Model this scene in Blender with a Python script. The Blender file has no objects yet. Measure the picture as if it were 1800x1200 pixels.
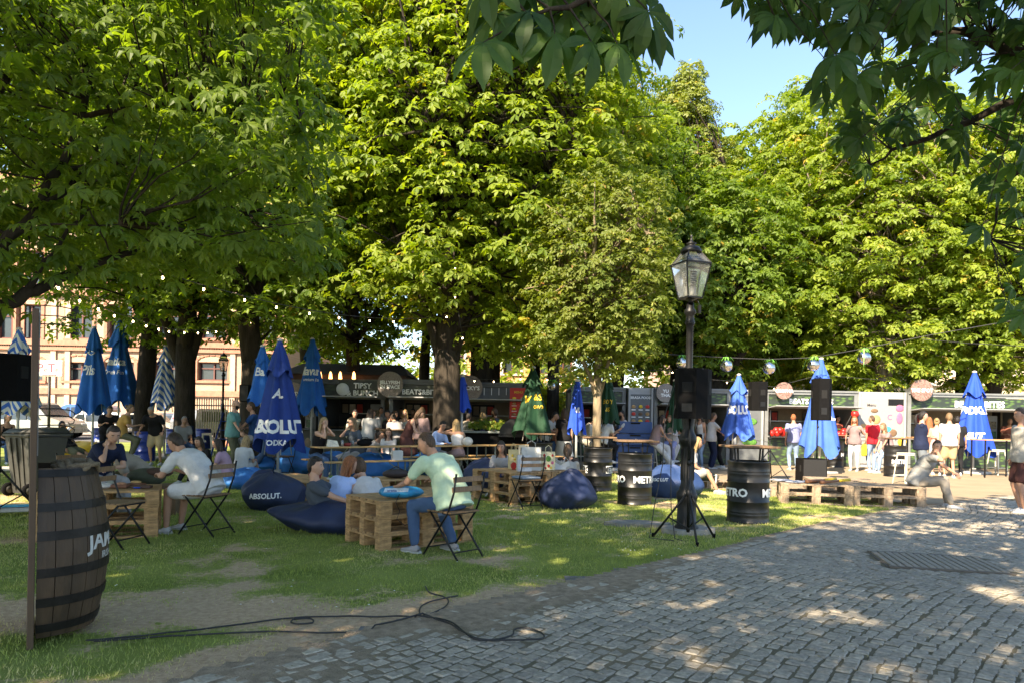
import bpy, bmesh, math, random
from mathutils.bvhtree import BVHTree
import numpy as np
from mathutils import Vector, Matrix, Euler

SC = bpy.context.scene
COL = SC.collection
R = math.radians
RNG = np.random.default_rng(7)
random.seed(7)

# ------------------------------------------------------------------ camera, sky, sun, exposure
CAM_H = 1.40; FPX = 1249.0; ROLL = R(1.0); HX, HY = 900.0, 738.0
cam_d = bpy.data.cameras.new('camera'); cam = bpy.data.objects.new('camera', cam_d); COL.objects.link(cam)
cam.location = (0, 0, CAM_H); cam.rotation_euler = (R(90), -ROLL, 0)
cam_d.sensor_width = 36; cam_d.lens = 36 * FPX / 1800; cam_d.shift_y = (HY - 600) / 1800
cam_d.clip_start = 0.05; cam_d.clip_end = 2000
SC.camera = cam

SUN_EL = 38.0
SUN_DIR = Vector((0.54, 0.84, 0)).normalized()          # the way the light travels over the ground
world = bpy.data.worlds.new('World'); SC.world = world; world.use_nodes = True
wn = world.node_tree.nodes; wl = world.node_tree.links; wn.clear()
sky = wn.new('ShaderNodeTexSky'); sky.sky_type = 'NISHITA'; sky.sun_disc = False
sky.sun_elevation = R(SUN_EL); sky.altitude = 100; sky.air_density = 1.0; sky.dust_density = .5; sky.ozone_density = 4.0
sky.sun_rotation = math.atan2(-SUN_DIR.x, -SUN_DIR.y)
bg = wn.new('ShaderNodeBackground'); bg.inputs['Strength'].default_value = 0.10
wo = wn.new('ShaderNodeOutputWorld'); wl.new(sky.outputs[0], bg.inputs[0]); wl.new(bg.outputs[0], wo.inputs[0])
sun_d = bpy.data.lights.new('sun', 'SUN'); sun_d.energy = 3.9; sun_d.angle = R(0.53); sun_d.color = (1.0, 0.90, 0.74)
sun = bpy.data.objects.new('sun', sun_d); COL.objects.link(sun)
ld = Vector((SUN_DIR.x, SUN_DIR.y, -math.tan(R(SUN_EL)))).normalized()
sun.rotation_euler = ld.to_track_quat('-Z', 'Y').to_euler(); sun.location = (-30, -20, 40)
SC.view_settings.view_transform = 'Standard'; SC.view_settings.look = 'None'
SC.view_settings.exposure = 2.15; SC.view_settings.gamma = 1.0
SC.view_settings.use_curve_mapping = False
SC.view_settings.use_white_balance = True; SC.view_settings.white_balance_temperature = 7300; SC.view_settings.white_balance_tint = 12
SC.render.engine = 'CYCLES'
SC.cycles.max_bounces = 10; SC.cycles.diffuse_bounces = 6; SC.cycles.glossy_bounces = 3
SC.cycles.transmission_bounces = 4; SC.cycles.transparent_max_bounces = 8
SC.cycles.sample_clamp_indirect = 5.0

# ------------------------------------------------------------------ where a point of the survey picture lies in the park
def ray(px, py):
    dx, dy = px - HX, py - HY; c, s = math.cos(ROLL), math.sin(ROLL)
    return (dx * c + dy * s) / FPX, (dy * c - dx * s) / FPX
def G(px, py, z=0.0):
    a, b = ray(px, py); Y = (CAM_H - z) / b
    return Vector((a * Y, Y, z))
def AT(px, py, Y):
    a, b = ray(px, py); return Vector((a * Y, Y, CAM_H - b * Y))
def XA(px, Y, py=780):
    return ray(px, py)[0] * Y

# ------------------------------------------------------------------ materials
MATS = {}
def mat(name, col, rough=0.7, metal=0.0, var=0.25, scale=12.0, bump=0.0, bscale=None, col2=None, spec=0.5,
        stretch=None, transm=0.0, emis=None, estr=0.0, coat=0.0, fine=0.0):
    if name in MATS: return MATS[name]
    m = bpy.data.materials.new(name); m.use_nodes = True; nt = m.node_tree; n = nt.nodes; l = nt.links
    b = n['Principled BSDF']
    tc = n.new('ShaderNodeTexCoord'); mp = n.new('ShaderNodeMapping'); l.new(tc.outputs['Object'], mp.inputs[0])
    if stretch: mp.inputs['Scale'].default_value = stretch
    nz = n.new('ShaderNodeTexNoise'); nz.inputs['Scale'].default_value = scale; nz.inputs['Detail'].default_value = 5
    nz.inputs['Roughness'].default_value = 0.65; l.new(mp.outputs[0], nz.inputs['Vector'])
    rp = n.new('ShaderNodeValToRGB'); l.new(nz.outputs['Fac'], rp.inputs[0])
    c1 = [max(0, c * (1 - var)) for c in col]; c2 = list(col2) if col2 else [min(1, c * (1 + var)) for c in col]
    rp.color_ramp.elements[0].position = 0.32; rp.color_ramp.elements[0].color = (*c1, 1)
    rp.color_ramp.elements[1].position = 0.68; rp.color_ramp.elements[1].color = (*c2, 1)
    l.new(rp.outputs[0], b.inputs['Base Color'])
    rr = n.new('ShaderNodeMapRange'); l.new(nz.outputs['Fac'], rr.inputs[0])
    rr.inputs[3].default_value = max(0.02, rough - 0.1); rr.inputs[4].default_value = min(1, rough + 0.1)
    l.new(rr.outputs[0], b.inputs['Roughness'])
    b.inputs['Metallic'].default_value = metal; b.inputs['Specular IOR Level'].default_value = spec
    if coat: b.inputs['Coat Weight'].default_value = coat
    if transm: b.inputs['Transmission Weight'].default_value = transm
    if emis: b.inputs['Emission Color'].default_value = (*emis, 1); b.inputs['Emission Strength'].default_value = estr
    if bump:
        bn = n.new('ShaderNodeBump'); bn.inputs['Strength'].default_value = min(1, bump); bn.inputs['Distance'].default_value = 0.02
        n2 = n.new('ShaderNodeTexNoise'); n2.inputs['Scale'].default_value = bscale or scale * 3; n2.inputs['Detail'].default_value = 4
        l.new(mp.outputs[0], n2.inputs['Vector']); l.new(n2.outputs['Fac'], bn.inputs['Height']); l.new(bn.outputs[0], b.inputs['Normal'])
    MATS[name] = m; return m

def leaf_mat(name, c_dark, c_light, trans=0.35, c_trans=None, gloss=0.35):
    m = bpy.data.materials.new(name); m.use_nodes = True; nt = m.node_tree; n = nt.nodes; l = nt.links
    b = n['Principled BSDF']; out = n['Material Output']
    at = n.new('ShaderNodeAttribute'); at.attribute_name = 'tone'
    rp = n.new('ShaderNodeValToRGB'); l.new(at.outputs['Fac'], rp.inputs[0])
    rp.color_ramp.elements[0].color = (*c_dark, 1); rp.color_ramp.elements[1].color = (*c_light, 1)
    l.new(rp.outputs[0], b.inputs['Base Color']); b.inputs['Roughness'].default_value = gloss + 0.15
    b.inputs['Specular IOR Level'].default_value = 0.35
    tr = n.new('ShaderNodeBsdfTranslucent')
    mx = n.new('ShaderNodeMix'); mx.data_type = 'RGBA'; mx.blend_type = 'MULTIPLY'; mx.inputs[0].default_value = 1
    l.new(rp.outputs[0], mx.inputs[6]); mx.inputs[7].default_value = (*(c_trans or (1.9, 1.9, 0.5)), 1)
    l.new(mx.outputs[2], tr.inputs[0])
    ms = n.new('ShaderNodeMixShader'); ms.inputs[0].default_value = trans
    l.new(b.outputs[0], ms.inputs[1]); l.new(tr.outputs[0], ms.inputs[2]); l.new(ms.outputs[0], out.inputs[0])
    return m

# ------------------------------------------------------------------ mesh helpers
def rotz(a): return Matrix.Rotation(a, 4, 'Z')
def frame_of(d):
    d = Vector(d).normalized(); up = Vector((0, 0, 1)) if abs(d.z) < 0.95 else Vector((0, 1, 0))
    x = up.cross(d).normalized(); y = d.cross(x); return x, y, d

class MB:
    """collects shapes that become one mesh object"""
    def __init__(s): s.v = []; s.f = []; s.sm = []; s.mi = []
    def add(s, vs, fs, smooth=False, mi=0):
        o = len(s.v); s.v.extend([tuple(v) for v in vs])
        for f in fs: s.f.append(tuple(i + o for i in f)); s.sm.append(smooth); s.mi.append(mi)
        return s
    def box(s, c, d, rz=0, M=None, bev=0.0, mi=0):
        hx, hy, hz = d[0] / 2, d[1] / 2, d[2] / 2
        if bev > 0:
            b = min(bev, hx * .9, hy * .9, hz * .9); P = []
            for z, k in ((-hz, b), (-hz + b, 0), (hz - b, 0), (hz, b)):
                for (ax, ay, ox, oy) in ((-1, -1, 1, 0), (1, -1, -1, 0), (1, -1, 0, 1), (1, 1, 0, -1), (1, 1, -1, 0), (-1, 1, 1, 0), (-1, 1, 0, -1), (-1, -1, 0, 1)):
                    P.append(Vector((ax * (hx - k) + ox * b * (1 if k == 0 else .6), ay * (hy - k) + oy * b * (1 if k == 0 else .6), z)))
            F = [tuple(range(7, -1, -1)), tuple(range(24, 32))]
            for r in range(3):
                for i in range(8): j = (i + 1) % 8; F.append((r * 8 + i, r * 8 + j, r * 8 + 8 + j, r * 8 + 8 + i))
        else:
            P = [Vector((x, y, z)) for z in (-hz, hz) for (x, y) in ((-hx, -hy), (hx, -hy), (hx, hy), (-hx, hy))]
            F = [(3, 2, 1, 0), (4, 5, 6, 7), (0, 1, 5, 4), (1, 2, 6, 5), (2, 3, 7, 6), (3, 0, 4, 7)]
        T = Matrix.Translation(Vector(c)) @ (M if M is not None else rotz(rz))
        return s.add([T @ p for p in P], F, mi=mi)
    def bar(s, p0, p1, w, h=None, mi=0, bev=0):
        h = h or w; p0, p1 = Vector(p0), Vector(p1); x, y, d = frame_of(p1 - p0)
        M = Matrix((x, y, d)).transposed().to_4x4()
        return s.box((p0 + p1) / 2, (w, h, (p1 - p0).length), M=M, mi=mi, bev=bev)
    def tube(s, pts, r, n=8, cap=True, smooth=True, mi=0):
        pts = [Vector(p) for p in pts]; k = len(pts)
        rs = [r] * k if not hasattr(r, '__len__') else list(r)
        V = []; F = []; px = None
        for i, p in enumerate(pts):
            d = (pts[min(i + 1, k - 1)] - pts[max(i - 1, 0)])
            if d.length < 1e-9: d = Vector((0, 0, 1))
            d.normalize()
            if px is None: x, y, _ = frame_of(d)
            else:
                x = (px - d * px.dot(d))
                x = x.normalized() if x.length > 1e-6 else frame_of(d)[0]
                y = d.cross(x)
            px = x
            for j in range(n):
                a = 2 * math.pi * j / n; V.append(p + (x * math.cos(a) + y * math.sin(a)) * rs[i])
        for i in range(k - 1):
            for j in range(n): q = (j + 1) % n; F.append((i * n + j, i * n + q, (i + 1) * n + q, (i + 1) * n + j))
        if cap: F.append(tuple(range(n - 1, -1, -1))); F.append(tuple((k - 1) * n + j for j in range(n)))
        return s.add(V, F, smooth, mi)
    def lathe(s, prof, n=24, c=(0, 0, 0), a0=0, a1=2 * math.pi, smooth=True, mi=0, close=True):
        full = abs(a1 - a0 - 2 * math.pi) < 1e-6; m = n if full else n + 1; V = []; F = []
        for (r, z) in prof:
            for j in range(m):
                a = a0 + (a1 - a0) * j / n; V.append((c[0] + r * math.cos(a), c[1] + r * math.sin(a), c[2] + z))
        for i in range(len(prof) - 1):
            for j in range(n): q = (j + 1) % m; F.append((i * m + j, i * m + q, (i + 1) * m + q, (i + 1) * m + j))
        if close and full:
            if prof[0][0] > 1e-4: F.append(tuple(range(m - 1, -1, -1)))
            if prof[-1][0] > 1e-4: F.append(tuple((len(prof) - 1) * m + j for j in range(m)))
        return s.add(V, F, smooth, mi)
    def ball(s, c, r, nu=12, nv=8, mi=0, M=None):
        rx, ry, rz = (r, r, r) if not hasattr(r, '__len__') else r; V = []; F = []
        for i in range(nv + 1):
            t = math.pi * i / nv
            for j in range(nu):
                a = 2 * math.pi * j / nu
                p = Vector((rx * math.sin(t) * math.cos(a), ry * math.sin(t) * math.sin(a), rz * math.cos(t)))
                V.append((M @ p if M is not None else p) + Vector(c))
        for i in range(nv):
            for j in range(nu): q = (j + 1) % nu; F.append((i * nu + j, (i + 1) * nu + j, (i + 1) * nu + q, i * nu + q))
        return s.add(V, F, True, mi)
    def prism(s, poly, z0, z1, mi=0, M=None):
        n = len(poly); V = [Vector((p[0], p[1], z0)) for p in poly] + [Vector((p[0], p[1], z1)) for p in poly]
        if M is not None: V = [M @ v for v in V]
        F = [tuple(range(n - 1, -1, -1)), tuple(range(n, 2 * n))] + [(i, (i + 1) % n, n + (i + 1) % n, n + i) for i in range(n)]
        return s.add(V, F, mi=mi)
    def mesh(s, name, mats):
        me = bpy.data.meshes.new(name); me.from_pydata([tuple(v) for v in s.v], [], s.f)
        for m in (mats if isinstance(mats, (list, tuple)) else [mats]): me.materials.append(m)
        me.polygons.foreach_set('use_smooth', s.sm); me.polygons.foreach_set('material_index', s.mi); me.update(); return me
    def build(s, name, mats, parent=None, loc=None, rz=None):
        return link(name, s.mesh(name, mats), parent, loc, rz)

def link(name, me, parent=None, loc=None, rz=None):
    o = bpy.data.objects.new(name, me); COL.objects.link(o)
    if parent is not None: o.parent = parent
    if loc is not None: o.location = loc
    if rz is not None: o.rotation_euler = (0, 0, rz)
    return o
def tag(o, label=None, cat=None, group=None, kind=None):
    if label: o['label'] = label
    if cat: o['category'] = cat
    if group: o['group'] = group
    if kind: o['kind'] = kind
    return o
def thing(name, label, cat, loc=(0, 0, 0), rz=0.0, group=None):
    o = bpy.data.objects.new(name, None); COL.objects.link(o); o.empty_display_size = 0.1
    o.location = loc; o.rotation_euler = (0, 0, rz); return tag(o, label, cat, group)
def dup(root, loc=None, rz=None, label=None, scale=None):
    r = root.copy(); COL.objects.link(r)
    if loc is not None: r.location = loc
    if rz is not None: r.rotation_euler = (0, 0, rz)
    if label: r['label'] = label
    if scale: r.scale = scale if hasattr(scale, '__len__') else (scale,) * 3
    for ch in list(root.children):
        c = ch.copy(); COL.objects.link(c); c.parent = r
        for g in list(ch.children): d = g.copy(); COL.objects.link(d); d.parent = c
    return r
def big_mesh(name, V, loops, per, mats, tone=None, smooth=False, mi=None):
    """V (n,3); loops flat vertex indices; per = corners per face (int)"""
    V = np.asarray(V, np.float32); loops = np.asarray(loops, np.int32).ravel(); nf = len(loops) // per
    me = bpy.data.meshes.new(name); me.vertices.add(len(V)); me.vertices.foreach_set('co', V.ravel())
    me.loops.add(len(loops)); me.loops.foreach_set('vertex_index', loops)
    me.polygons.add(nf); me.polygons.foreach_set('loop_start', np.arange(nf, dtype=np.int32) * per)
    if mi is not None: me.polygons.foreach_set('material_index', np.asarray(mi, np.int32))
    for m in (mats if isinstance(mats, (list, tuple)) else [mats]): me.materials.append(m)
    me.update(calc_edges=True)
    me.polygons.foreach_set('use_smooth', np.full(nf, smooth))
    if tone is not None:
        a = me.attributes.new('tone', 'FLOAT', 'FACE' if len(tone) == nf else 'POINT'); a.data.foreach_set('value', np.asarray(tone, np.float32))
    return me

# lettering: a word becomes flat polygons which are then laid onto a surface
_TXT = {}
def text_geo(s, size=1.0, bold=0.0, cut=0.0, italic=0.0):
    key = (s, bold, italic)
    if key not in _TXT:
        cu = bpy.data.curves.new('txt', 'FONT'); cu.body = s; cu.size = 1.0; cu.offset = bold; cu.align_x = 'CENTER'; cu.resolution_u = 2; cu.shear = italic
        o = bpy.data.objects.new('txt', cu); COL.objects.link(o)
        dg = bpy.context.evaluated_depsgraph_get(); me = bpy.data.meshes.new_from_object(o.evaluated_get(dg))
        bm = bmesh.new(); bm.from_mesh(me); us = [v.co.x for v in bm.verts]; u = min(us or [0]) + .13
        while us and u < max(us):
            bmesh.ops.bisect_plane(bm, geom=bm.verts[:] + bm.edges[:] + bm.faces[:], plane_co=(u, 0, 0), plane_no=(1, 0, 0)); u += .13
        for v_ in (.1, .3, .5): bmesh.ops.bisect_plane(bm, geom=bm.verts[:] + bm.edges[:] + bm.faces[:], plane_co=(0, v_, 0), plane_no=(0, 1, 0))
        bm.to_mesh(me); bm.free()
        _TXT[key] = ([tuple(v.co) for v in me.vertices], [tuple(p.vertices) for p in me.polygons])
        bpy.data.objects.remove(o); bpy.data.curves.remove(cu); bpy.data.meshes.remove(me)
    v, f = _TXT[key]; return [(p[0] * size, p[1] * size) for p in v], f
def text_on(s, size, fn, name, m, parent, bold=0.0, italic=0.0):
    """fn maps (u, v) of the flat word to a 3-D point"""
    vs, fs = text_geo(s, size, bold, italic=italic); mb = MB(); mb.add([fn(u, v) for u, v in vs], fs)
    return mb.build(name, m, parent)
def hugger(objs, off=.006, axis_z=None, far=3.0):
    """returns f(angle, z): the point of the surface of objs met on the way in to the axis"""
    T = [BVHTree.FromPolygons([v.co for v in o.data.vertices], [p.vertices for p in o.data.polygons]) for o in objs]
    def f(a, z, zc=None):
        d = Vector((math.cos(a), math.sin(a), 0)); o = d * far + Vector((0, 0, z)); t = ((Vector((0, 0, z if zc is None else zc))) - o).normalized(); best = None
        for b in T:
            h = b.ray_cast(o, t)
            if h[0] is not None and (best is None or (h[0] - o).length < (best - o).length): best = h[0]
        return (best if best is not None else d * .3 + Vector((0, 0, z))) - t * off
    return f
def text_flat(s, size, c, m, parent, name='lettering', bold=0.02, rz=0.0, sx=1.0, italic=0.0):
    """upright word in the local x-z plane facing local -y, centred at c"""
    return text_on(s, size, lambda u, v: (c[0] + u * sx, c[1], c[2] + v), name, m, parent, bold, italic)
# ------------------------------------------------------------------ ground
def noise2(x, y, s, seed=0):
    """cheap smooth value noise"""
    x = np.asarray(x, float) * s + seed * 17.3; y = np.asarray(y, float) * s + seed * 9.1
    xi = np.floor(x).astype(int); yi = np.floor(y).astype(int); fx = x - xi; fy = y - yi
    fx = fx * fx * (3 - 2 * fx); fy = fy * fy * (3 - 2 * fy)
    def h(a, b):
        n = (a * 374761393 + b * 668265263 + seed * 144665) & 0x7fffffff; n = ((n ^ (n >> 13)) * 1274126177) & 0x7fffffff
        return ((n ^ (n >> 16)) & 0xffff) / 65535.0
    return (h(xi, yi) * (1 - fx) + h(xi + 1, yi) * fx) * (1 - fy) + (h(xi, yi + 1) * (1 - fx) + h(xi + 1, yi + 1) * fx) * fy
def fbm(x, y, s, seed=0): return (noise2(x, y, s, seed) * .55 + noise2(x, y, s * 2.1, seed + 1) * .28 + noise2(x, y, s * 4.3, seed + 2) * .17)

EDGE_PX = [(-900, 1560), (-100, 1330), (300, 1204), (500, 1150), (700, 1098), (850, 1060), (1100, 1004), (1240, 972), (1400, 931), (1590, 893), (1800, 868)]
EDGE = [G(*p) for p in EDGE_PX]; EDGE = [Vector((-9, -1.2, 0))] + EDGE + [Vector((26, 22.0, 0))]
EX = np.array([p.x for p in EDGE]); EY = np.array([p.y for p in EDGE])
def edge_y(x): return np.interp(x, EX, EY)
def lawn_back(x): return np.interp(x, [-60, 0.2, 2.0, 4.0, 5.6, 6.6, 9], [80, 26, 21, 16.6, 14.6, 13.9, 9.5])   # plaza begins beyond
def dirt(x, y):
    """1 = bare earth, 0 = thick grass"""
    d = np.asarray(y) - edge_y(x); n = fbm(x, y, 1.1, 3); n2 = fbm(x, y, 4.2, 5)
    near = np.clip(1.25 - d / (0.14 + .62 * np.clip((0.9 - np.asarray(x)) / 1.6, 0, 1)), 0, 1.3)
    band = np.exp(-((np.asarray(y) - (5.0 + .02 * np.asarray(x))) / .42) ** 2) * np.clip((0.2 - np.asarray(x)) / 1.2, 0, 1)
    worn = np.clip(n * 1.9 - .90, 0, 1) * .9
    return np.clip(near * .95 + band * .72 + worn + (n2 - .5) * 1.3, 0, 1)

def grid(x0, x1, y0, y1, st, fn, keep):
    xs = np.arange(x0, x1 + st, st); ys = np.arange(y0, y1 + st, st); X, Y = np.meshgrid(xs, ys); Z = fn(X, Y)
    V = np.stack([X.ravel(), Y.ravel(), Z.ravel()], 1); nx = len(xs); ny = len(ys)
    I, J = np.meshgrid(np.arange(nx - 1), np.arange(ny - 1)); a = (J * nx + I).ravel()
    F = np.stack([a, a + 1, a + nx + 1, a + nx], 1); cx = (X[:-1, :-1] + st / 2).ravel(); cy = (Y[:-1, :-1] + st / 2).ravel()
    F = F[keep(cx, cy)]; used = np.unique(F); mp = -np.ones(len(V), int); mp[used] = np.arange(len(used))
    return V[used], mp[F]

def soil_mat():
    m = bpy.data.materials.new('lawn_soil'); m.use_nodes = True; n = m.node_tree.nodes; l = m.node_tree.links; b = n['Principled BSDF']
    tc = n.new('ShaderNodeTexCoord'); at = n.new('ShaderNodeAttribute'); at.attribute_name = 'tone'
    n1 = n.new('ShaderNodeTexNoise'); n1.inputs['Scale'].default_value = 22; n1.inputs['Detail'].default_value = 8; n1.inputs['Roughness'].default_value = .7; l.new(tc.outputs['Object'], n1.inputs['Vector'])
    n2 = n.new('ShaderNodeTexNoise'); n2.inputs['Scale'].default_value = 1.3; n2.inputs['Detail'].default_value = 5; l.new(tc.outputs['Object'], n2.inputs['Vector'])
    g = n.new('ShaderNodeValToRGB'); l.new(n2.outputs['Fac'], g.inputs[0])
    g.color_ramp.elements[0].position = .3; g.color_ramp.elements[0].color = (.14, .19, .035, 1); g.color_ramp.elements[1].position = .7; g.color_ramp.elements[1].color = (.26, .30, .075, 1)
    d = n.new('ShaderNodeValToRGB'); l.new(n1.outputs['Fac'], d.inputs[0])
    d.color_ramp.elements[0].position = .3; d.color_ramp.elements[0].color = (.36, .245, .145, 1); d.color_ramp.elements[1].position = .72; d.color_ramp.elements[1].color = (.62, .46, .30, 1)
    ad = n.new('ShaderNodeMath'); ad.operation = 'ADD'; l.new(at.outputs['Fac'], ad.inputs[0])
    s1 = n.new('ShaderNodeMath'); s1.operation = 'MULTIPLY_ADD'; s1.inputs[1].default_value = 1.1; s1.inputs[2].default_value = -.55; l.new(n1.outputs['Fac'], s1.inputs[0]); l.new(s1.outputs[0], ad.inputs[1])
    st = n.new('ShaderNodeMapRange'); st.inputs[1].default_value = .2; st.inputs[2].default_value = .55; l.new(ad.outputs[0], st.inputs[0])
    mx = n.new('ShaderNodeMix'); mx.data_type = 'RGBA'; l.new(st.outputs[0], mx.inputs[0]); l.new(g.outputs[0], mx.inputs[6]); l.new(d.outputs[0], mx.inputs[7])
    l.new(mx.outputs[2], b.inputs['Base Color']); b.inputs['Roughness'].default_value = .95; b.inputs['Specular IOR Level'].default_value = .15
    bp = n.new('ShaderNodeBump'); bp.inputs['Strength'].default_value = .9; bp.inputs['Distance'].default_value = .03; l.new(n1.outputs['Fac'], bp.inputs['Height']); l.new(bp.outputs[0], b.inputs['Normal'])
    return m
M_SOIL = soil_mat()
hz = lambda X, Y: (fbm(X, Y, .9, 2) - .5) * .05 + (fbm(X, Y, 4, 6) - .5) * .018
V, F = grid(-14, 9, 1.5, 17, .10, lambda X, Y: hz(X, Y), lambda x, y: (y > edge_y(x) - .06) & (y < lawn_back(x)))
lawn = tag(link('lawn', big_mesh('lawn', V, F, 4, M_SOIL, tone=dirt(V[:, 0], V[:, 1]), smooth=True)), kind='structure')
mb = MB()
V, F = grid(-60, 4, -8, 80, .8, lambda X, Y: X * 0 - .028, lambda x, y: (y < lawn_back(x) + 1.0))
tag(link('grass_ground', big_mesh('grass_ground', V, F, 4, M_SOIL, tone=dirt(V[:, 0], V[:, 1]) * .6)), kind='structure')
M_EARTH = mat('earth', (.16, .14, .08), .95, var=.3, scale=.6, bump=.5, bscale=8)
MB().box((0, 60, -.35), (900, 900, .5)).build('ground', M_EARTH); tag(bpy.data.objects['ground'], kind='structure')
M_PLAZA = mat('plaza_gravel', (.30, .23, .15), .95, var=.14, scale=1.4, bump=.6, bscale=60, spec=.2)
V, F = grid(-3, 42, 9, 60, .5, lambda X, Y: X * 0 + .006, lambda x, y: (y > np.maximum(lawn_back(x), np.interp(x, [0, 6.3, 8, 12, 40], [0, 11.9, 12.9, 14.4, 24]))))
V2 = V.copy(); V2[:, 2] += (fbm(V[:, 0], V[:, 1], .8, 9) - .5) * .008
tag(link('plaza', big_mesh('plaza', V2, F, 4, M_PLAZA, smooth=True)), kind='structure')
tag(MB().box((-24, 41, -.01), (46, 11, .03)).build('street', mat('asphalt', (.10, .095, .09), .9, var=.2, scale=3, bump=.3)), kind='structure')
tag(MB().box((-24, 47.6, .05), (46, 2.2, .14)).build('pavement', mat('pavement', (.30, .27, .24), .9, var=.15, scale=3)), kind='structure')

# ---- the cobbled road: sandy bed that swallows the stones near the lawn, and every stone a block of its own
def dust(x, y):
    d = edge_y(x) - np.asarray(y)
    a = np.clip(1.1 - d / .30, 0, 1) * .6
    c = .80 * np.clip(1.15 - d / (0.40 + .60 * np.clip((2.3 - x) / 2.0, 0, 1)), 0, 1) * np.clip((2.6 - np.asarray(x)) / 1.1, 0, 1)
    return np.clip(np.maximum(a, c) + (fbm(x, y, 1.6, 11) - .5) * .9, 0, 1)
bedz = lambda X, Y: .0092 + .017 * dust(X, Y) + (fbm(X, Y, 7, 12) - .5) * .008
M_BED = mat('sandy_joints', (.30, .235, .165), .97, var=.3, scale=14, bump=.9, bscale=90, spec=.1)
_n = M_BED.node_tree.nodes; _l = M_BED.node_tree.links; _a = _n.new('ShaderNodeAttribute'); _a.attribute_name = 'tone'; _x = _n.new('ShaderNodeMix'); _x.data_type = 'RGBA'; _r = [q for q in _n if q.type == 'VALTORGB'][0]
_l.new(_a.outputs['Fac'], _x.inputs[0]); _x.inputs[6].default_value = (.16, .14, .095, 1); _l.new(_r.outputs[0], _x.inputs[7]); _l.new(_x.outputs[2], _n['Principled BSDF'].inputs['Base Color'])
V, F = grid(-3.2, 19, -1.5, 15, .09, bedz, lambda x, y: (y < edge_y(x) + .05) & (y > -1) & (x < 1.0 * y + 3.4) & (x > -1.1 * y - 1))
road = tag(link('cobbled_road', big_mesh('cobbled_road', V, F, 4, M_BED, smooth=True, tone=np.clip(dust(V[:, 0], V[:, 1]) * 1.5, 0, 1))), kind='structure')
V, F = grid(-9, 60, -12, 24, .5, lambda X, Y: X * 0 - .012, lambda x, y: (y < np.minimum(edge_y(x), np.interp(x, [0, 7, 60], [14, 13.5, 40]))))
M_FAR = mat('worn_paving', (.155, .145, .135), .9, var=.35, scale=9, bump=.8, bscale=26)
tag(link('road_beyond', big_mesh('road_beyond', V, F, 4, M_FAR)), kind='structure')

def cobble_mat():
    m = bpy.data.materials.new('cobble'); m.use_nodes = True; n = m.node_tree.nodes; l = m.node_tree.links; b = n['Principled BSDF']
    at = n.new('ShaderNodeAttribute'); at.attribute_name = 'tone'; oi = n.new('ShaderNodeObjectInfo')
    ad = n.new('ShaderNodeMath'); ad.operation = 'ADD'; l.new(at.outputs['Fac'], ad.inputs[0]); 
    ml = n.new('ShaderNodeMath'); ml.operation = 'MULTIPLY'; ml.inputs[1].default_value = 1.0; l.new(oi.outputs['Color'], ml.inputs[0]); l.new(at.outputs['Fac'], ad.inputs[0]); ad.inputs[1].default_value = 0
    g = n.new('ShaderNodeValToRGB'); l.new(ad.outputs[0], g.inputs[0])
    g.color_ramp.elements[0].color = (.25, .22, .175, 1); g.color_ramp.elements[1].color = (.42, .365, .28, 1)
    tc = n.new('ShaderNodeTexCoord'); n1 = n.new('ShaderNodeTexNoise'); n1.inputs['Scale'].default_value = 38; n1.inputs['Detail'].default_value = 6; l.new(tc.outputs['Object'], n1.inputs['Vector'])
    mr = n.new('ShaderNodeMapRange'); mr.inputs[1].default_value = .25; mr.inputs[2].default_value = .75; mr.inputs[3].default_value = .62; mr.inputs[4].default_value = 1.35; l.new(n1.outputs['Fac'], mr.inputs[0])
    mx = n.new('ShaderNodeMix'); mx.data_type = 'RGBA'; mx.blend_type = 'MULTIPLY'; mx.inputs[0].default_value = 1; l.new(g.outputs[0], mx.inputs[6]); l.new(mr.outputs[0], mx.inputs[7])
    l.new(mx.outputs[2], b.inputs['Base Color']); b.inputs['Roughness'].default_value = .72; b.inputs['Specular IOR Level'].default_value = .35
    bp = n.new('ShaderNodeBump'); bp.inputs['Strength'].default_value = .6; bp.inputs['Distance'].default_value = .012; l.new(n1.outputs['Fac'], bp.inputs['Height']); l.new(bp.outputs[0], b.inputs['Normal'])
    return m
M_COB = cobble_mat()
def stone(cx, cy, w, d, a, r, zt):
    """24-vertex rounded block: outline jittered, top domed"""
    q = []
    for (sx, sy) in ((-1, -1), (0, -1.04), (1, -1), (1.04, 0), (1, 1), (0, 1.04), (-1, 1), (-1.04, 0)):
        q.append((sx * w / 2 * (1 + r.uniform(-.10, .06)), sy * d / 2 * (1 + r.uniform(-.10, .06))))
    c, s = math.cos(a), math.sin(a); P = []
    tx, ty = r.uniform(-.05, .05), r.uniform(-.05, .05)
    for k, z in ((1.0, -.03), (.98, zt - .007), (.80, zt)):
        for (x, y) in q: P.append((cx + (x * c - y * s) * k, cy + (x * s + y * c) * k, z + (tx * x + ty * y if z > 0 else 0)))
    return P
SF = [(16, 17, 18, 23), (18, 19, 22, 23), (19, 20, 21, 22)]
for i in range(8):
    j = (i + 1) % 8; SF.append((i, j, 8 + j, 8 + i)); SF.append((8 + i, 8 + j, 16 + j, 16 + i))
rc = random.Random(5); stones = []; GL = G(1645, 990)
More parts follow.
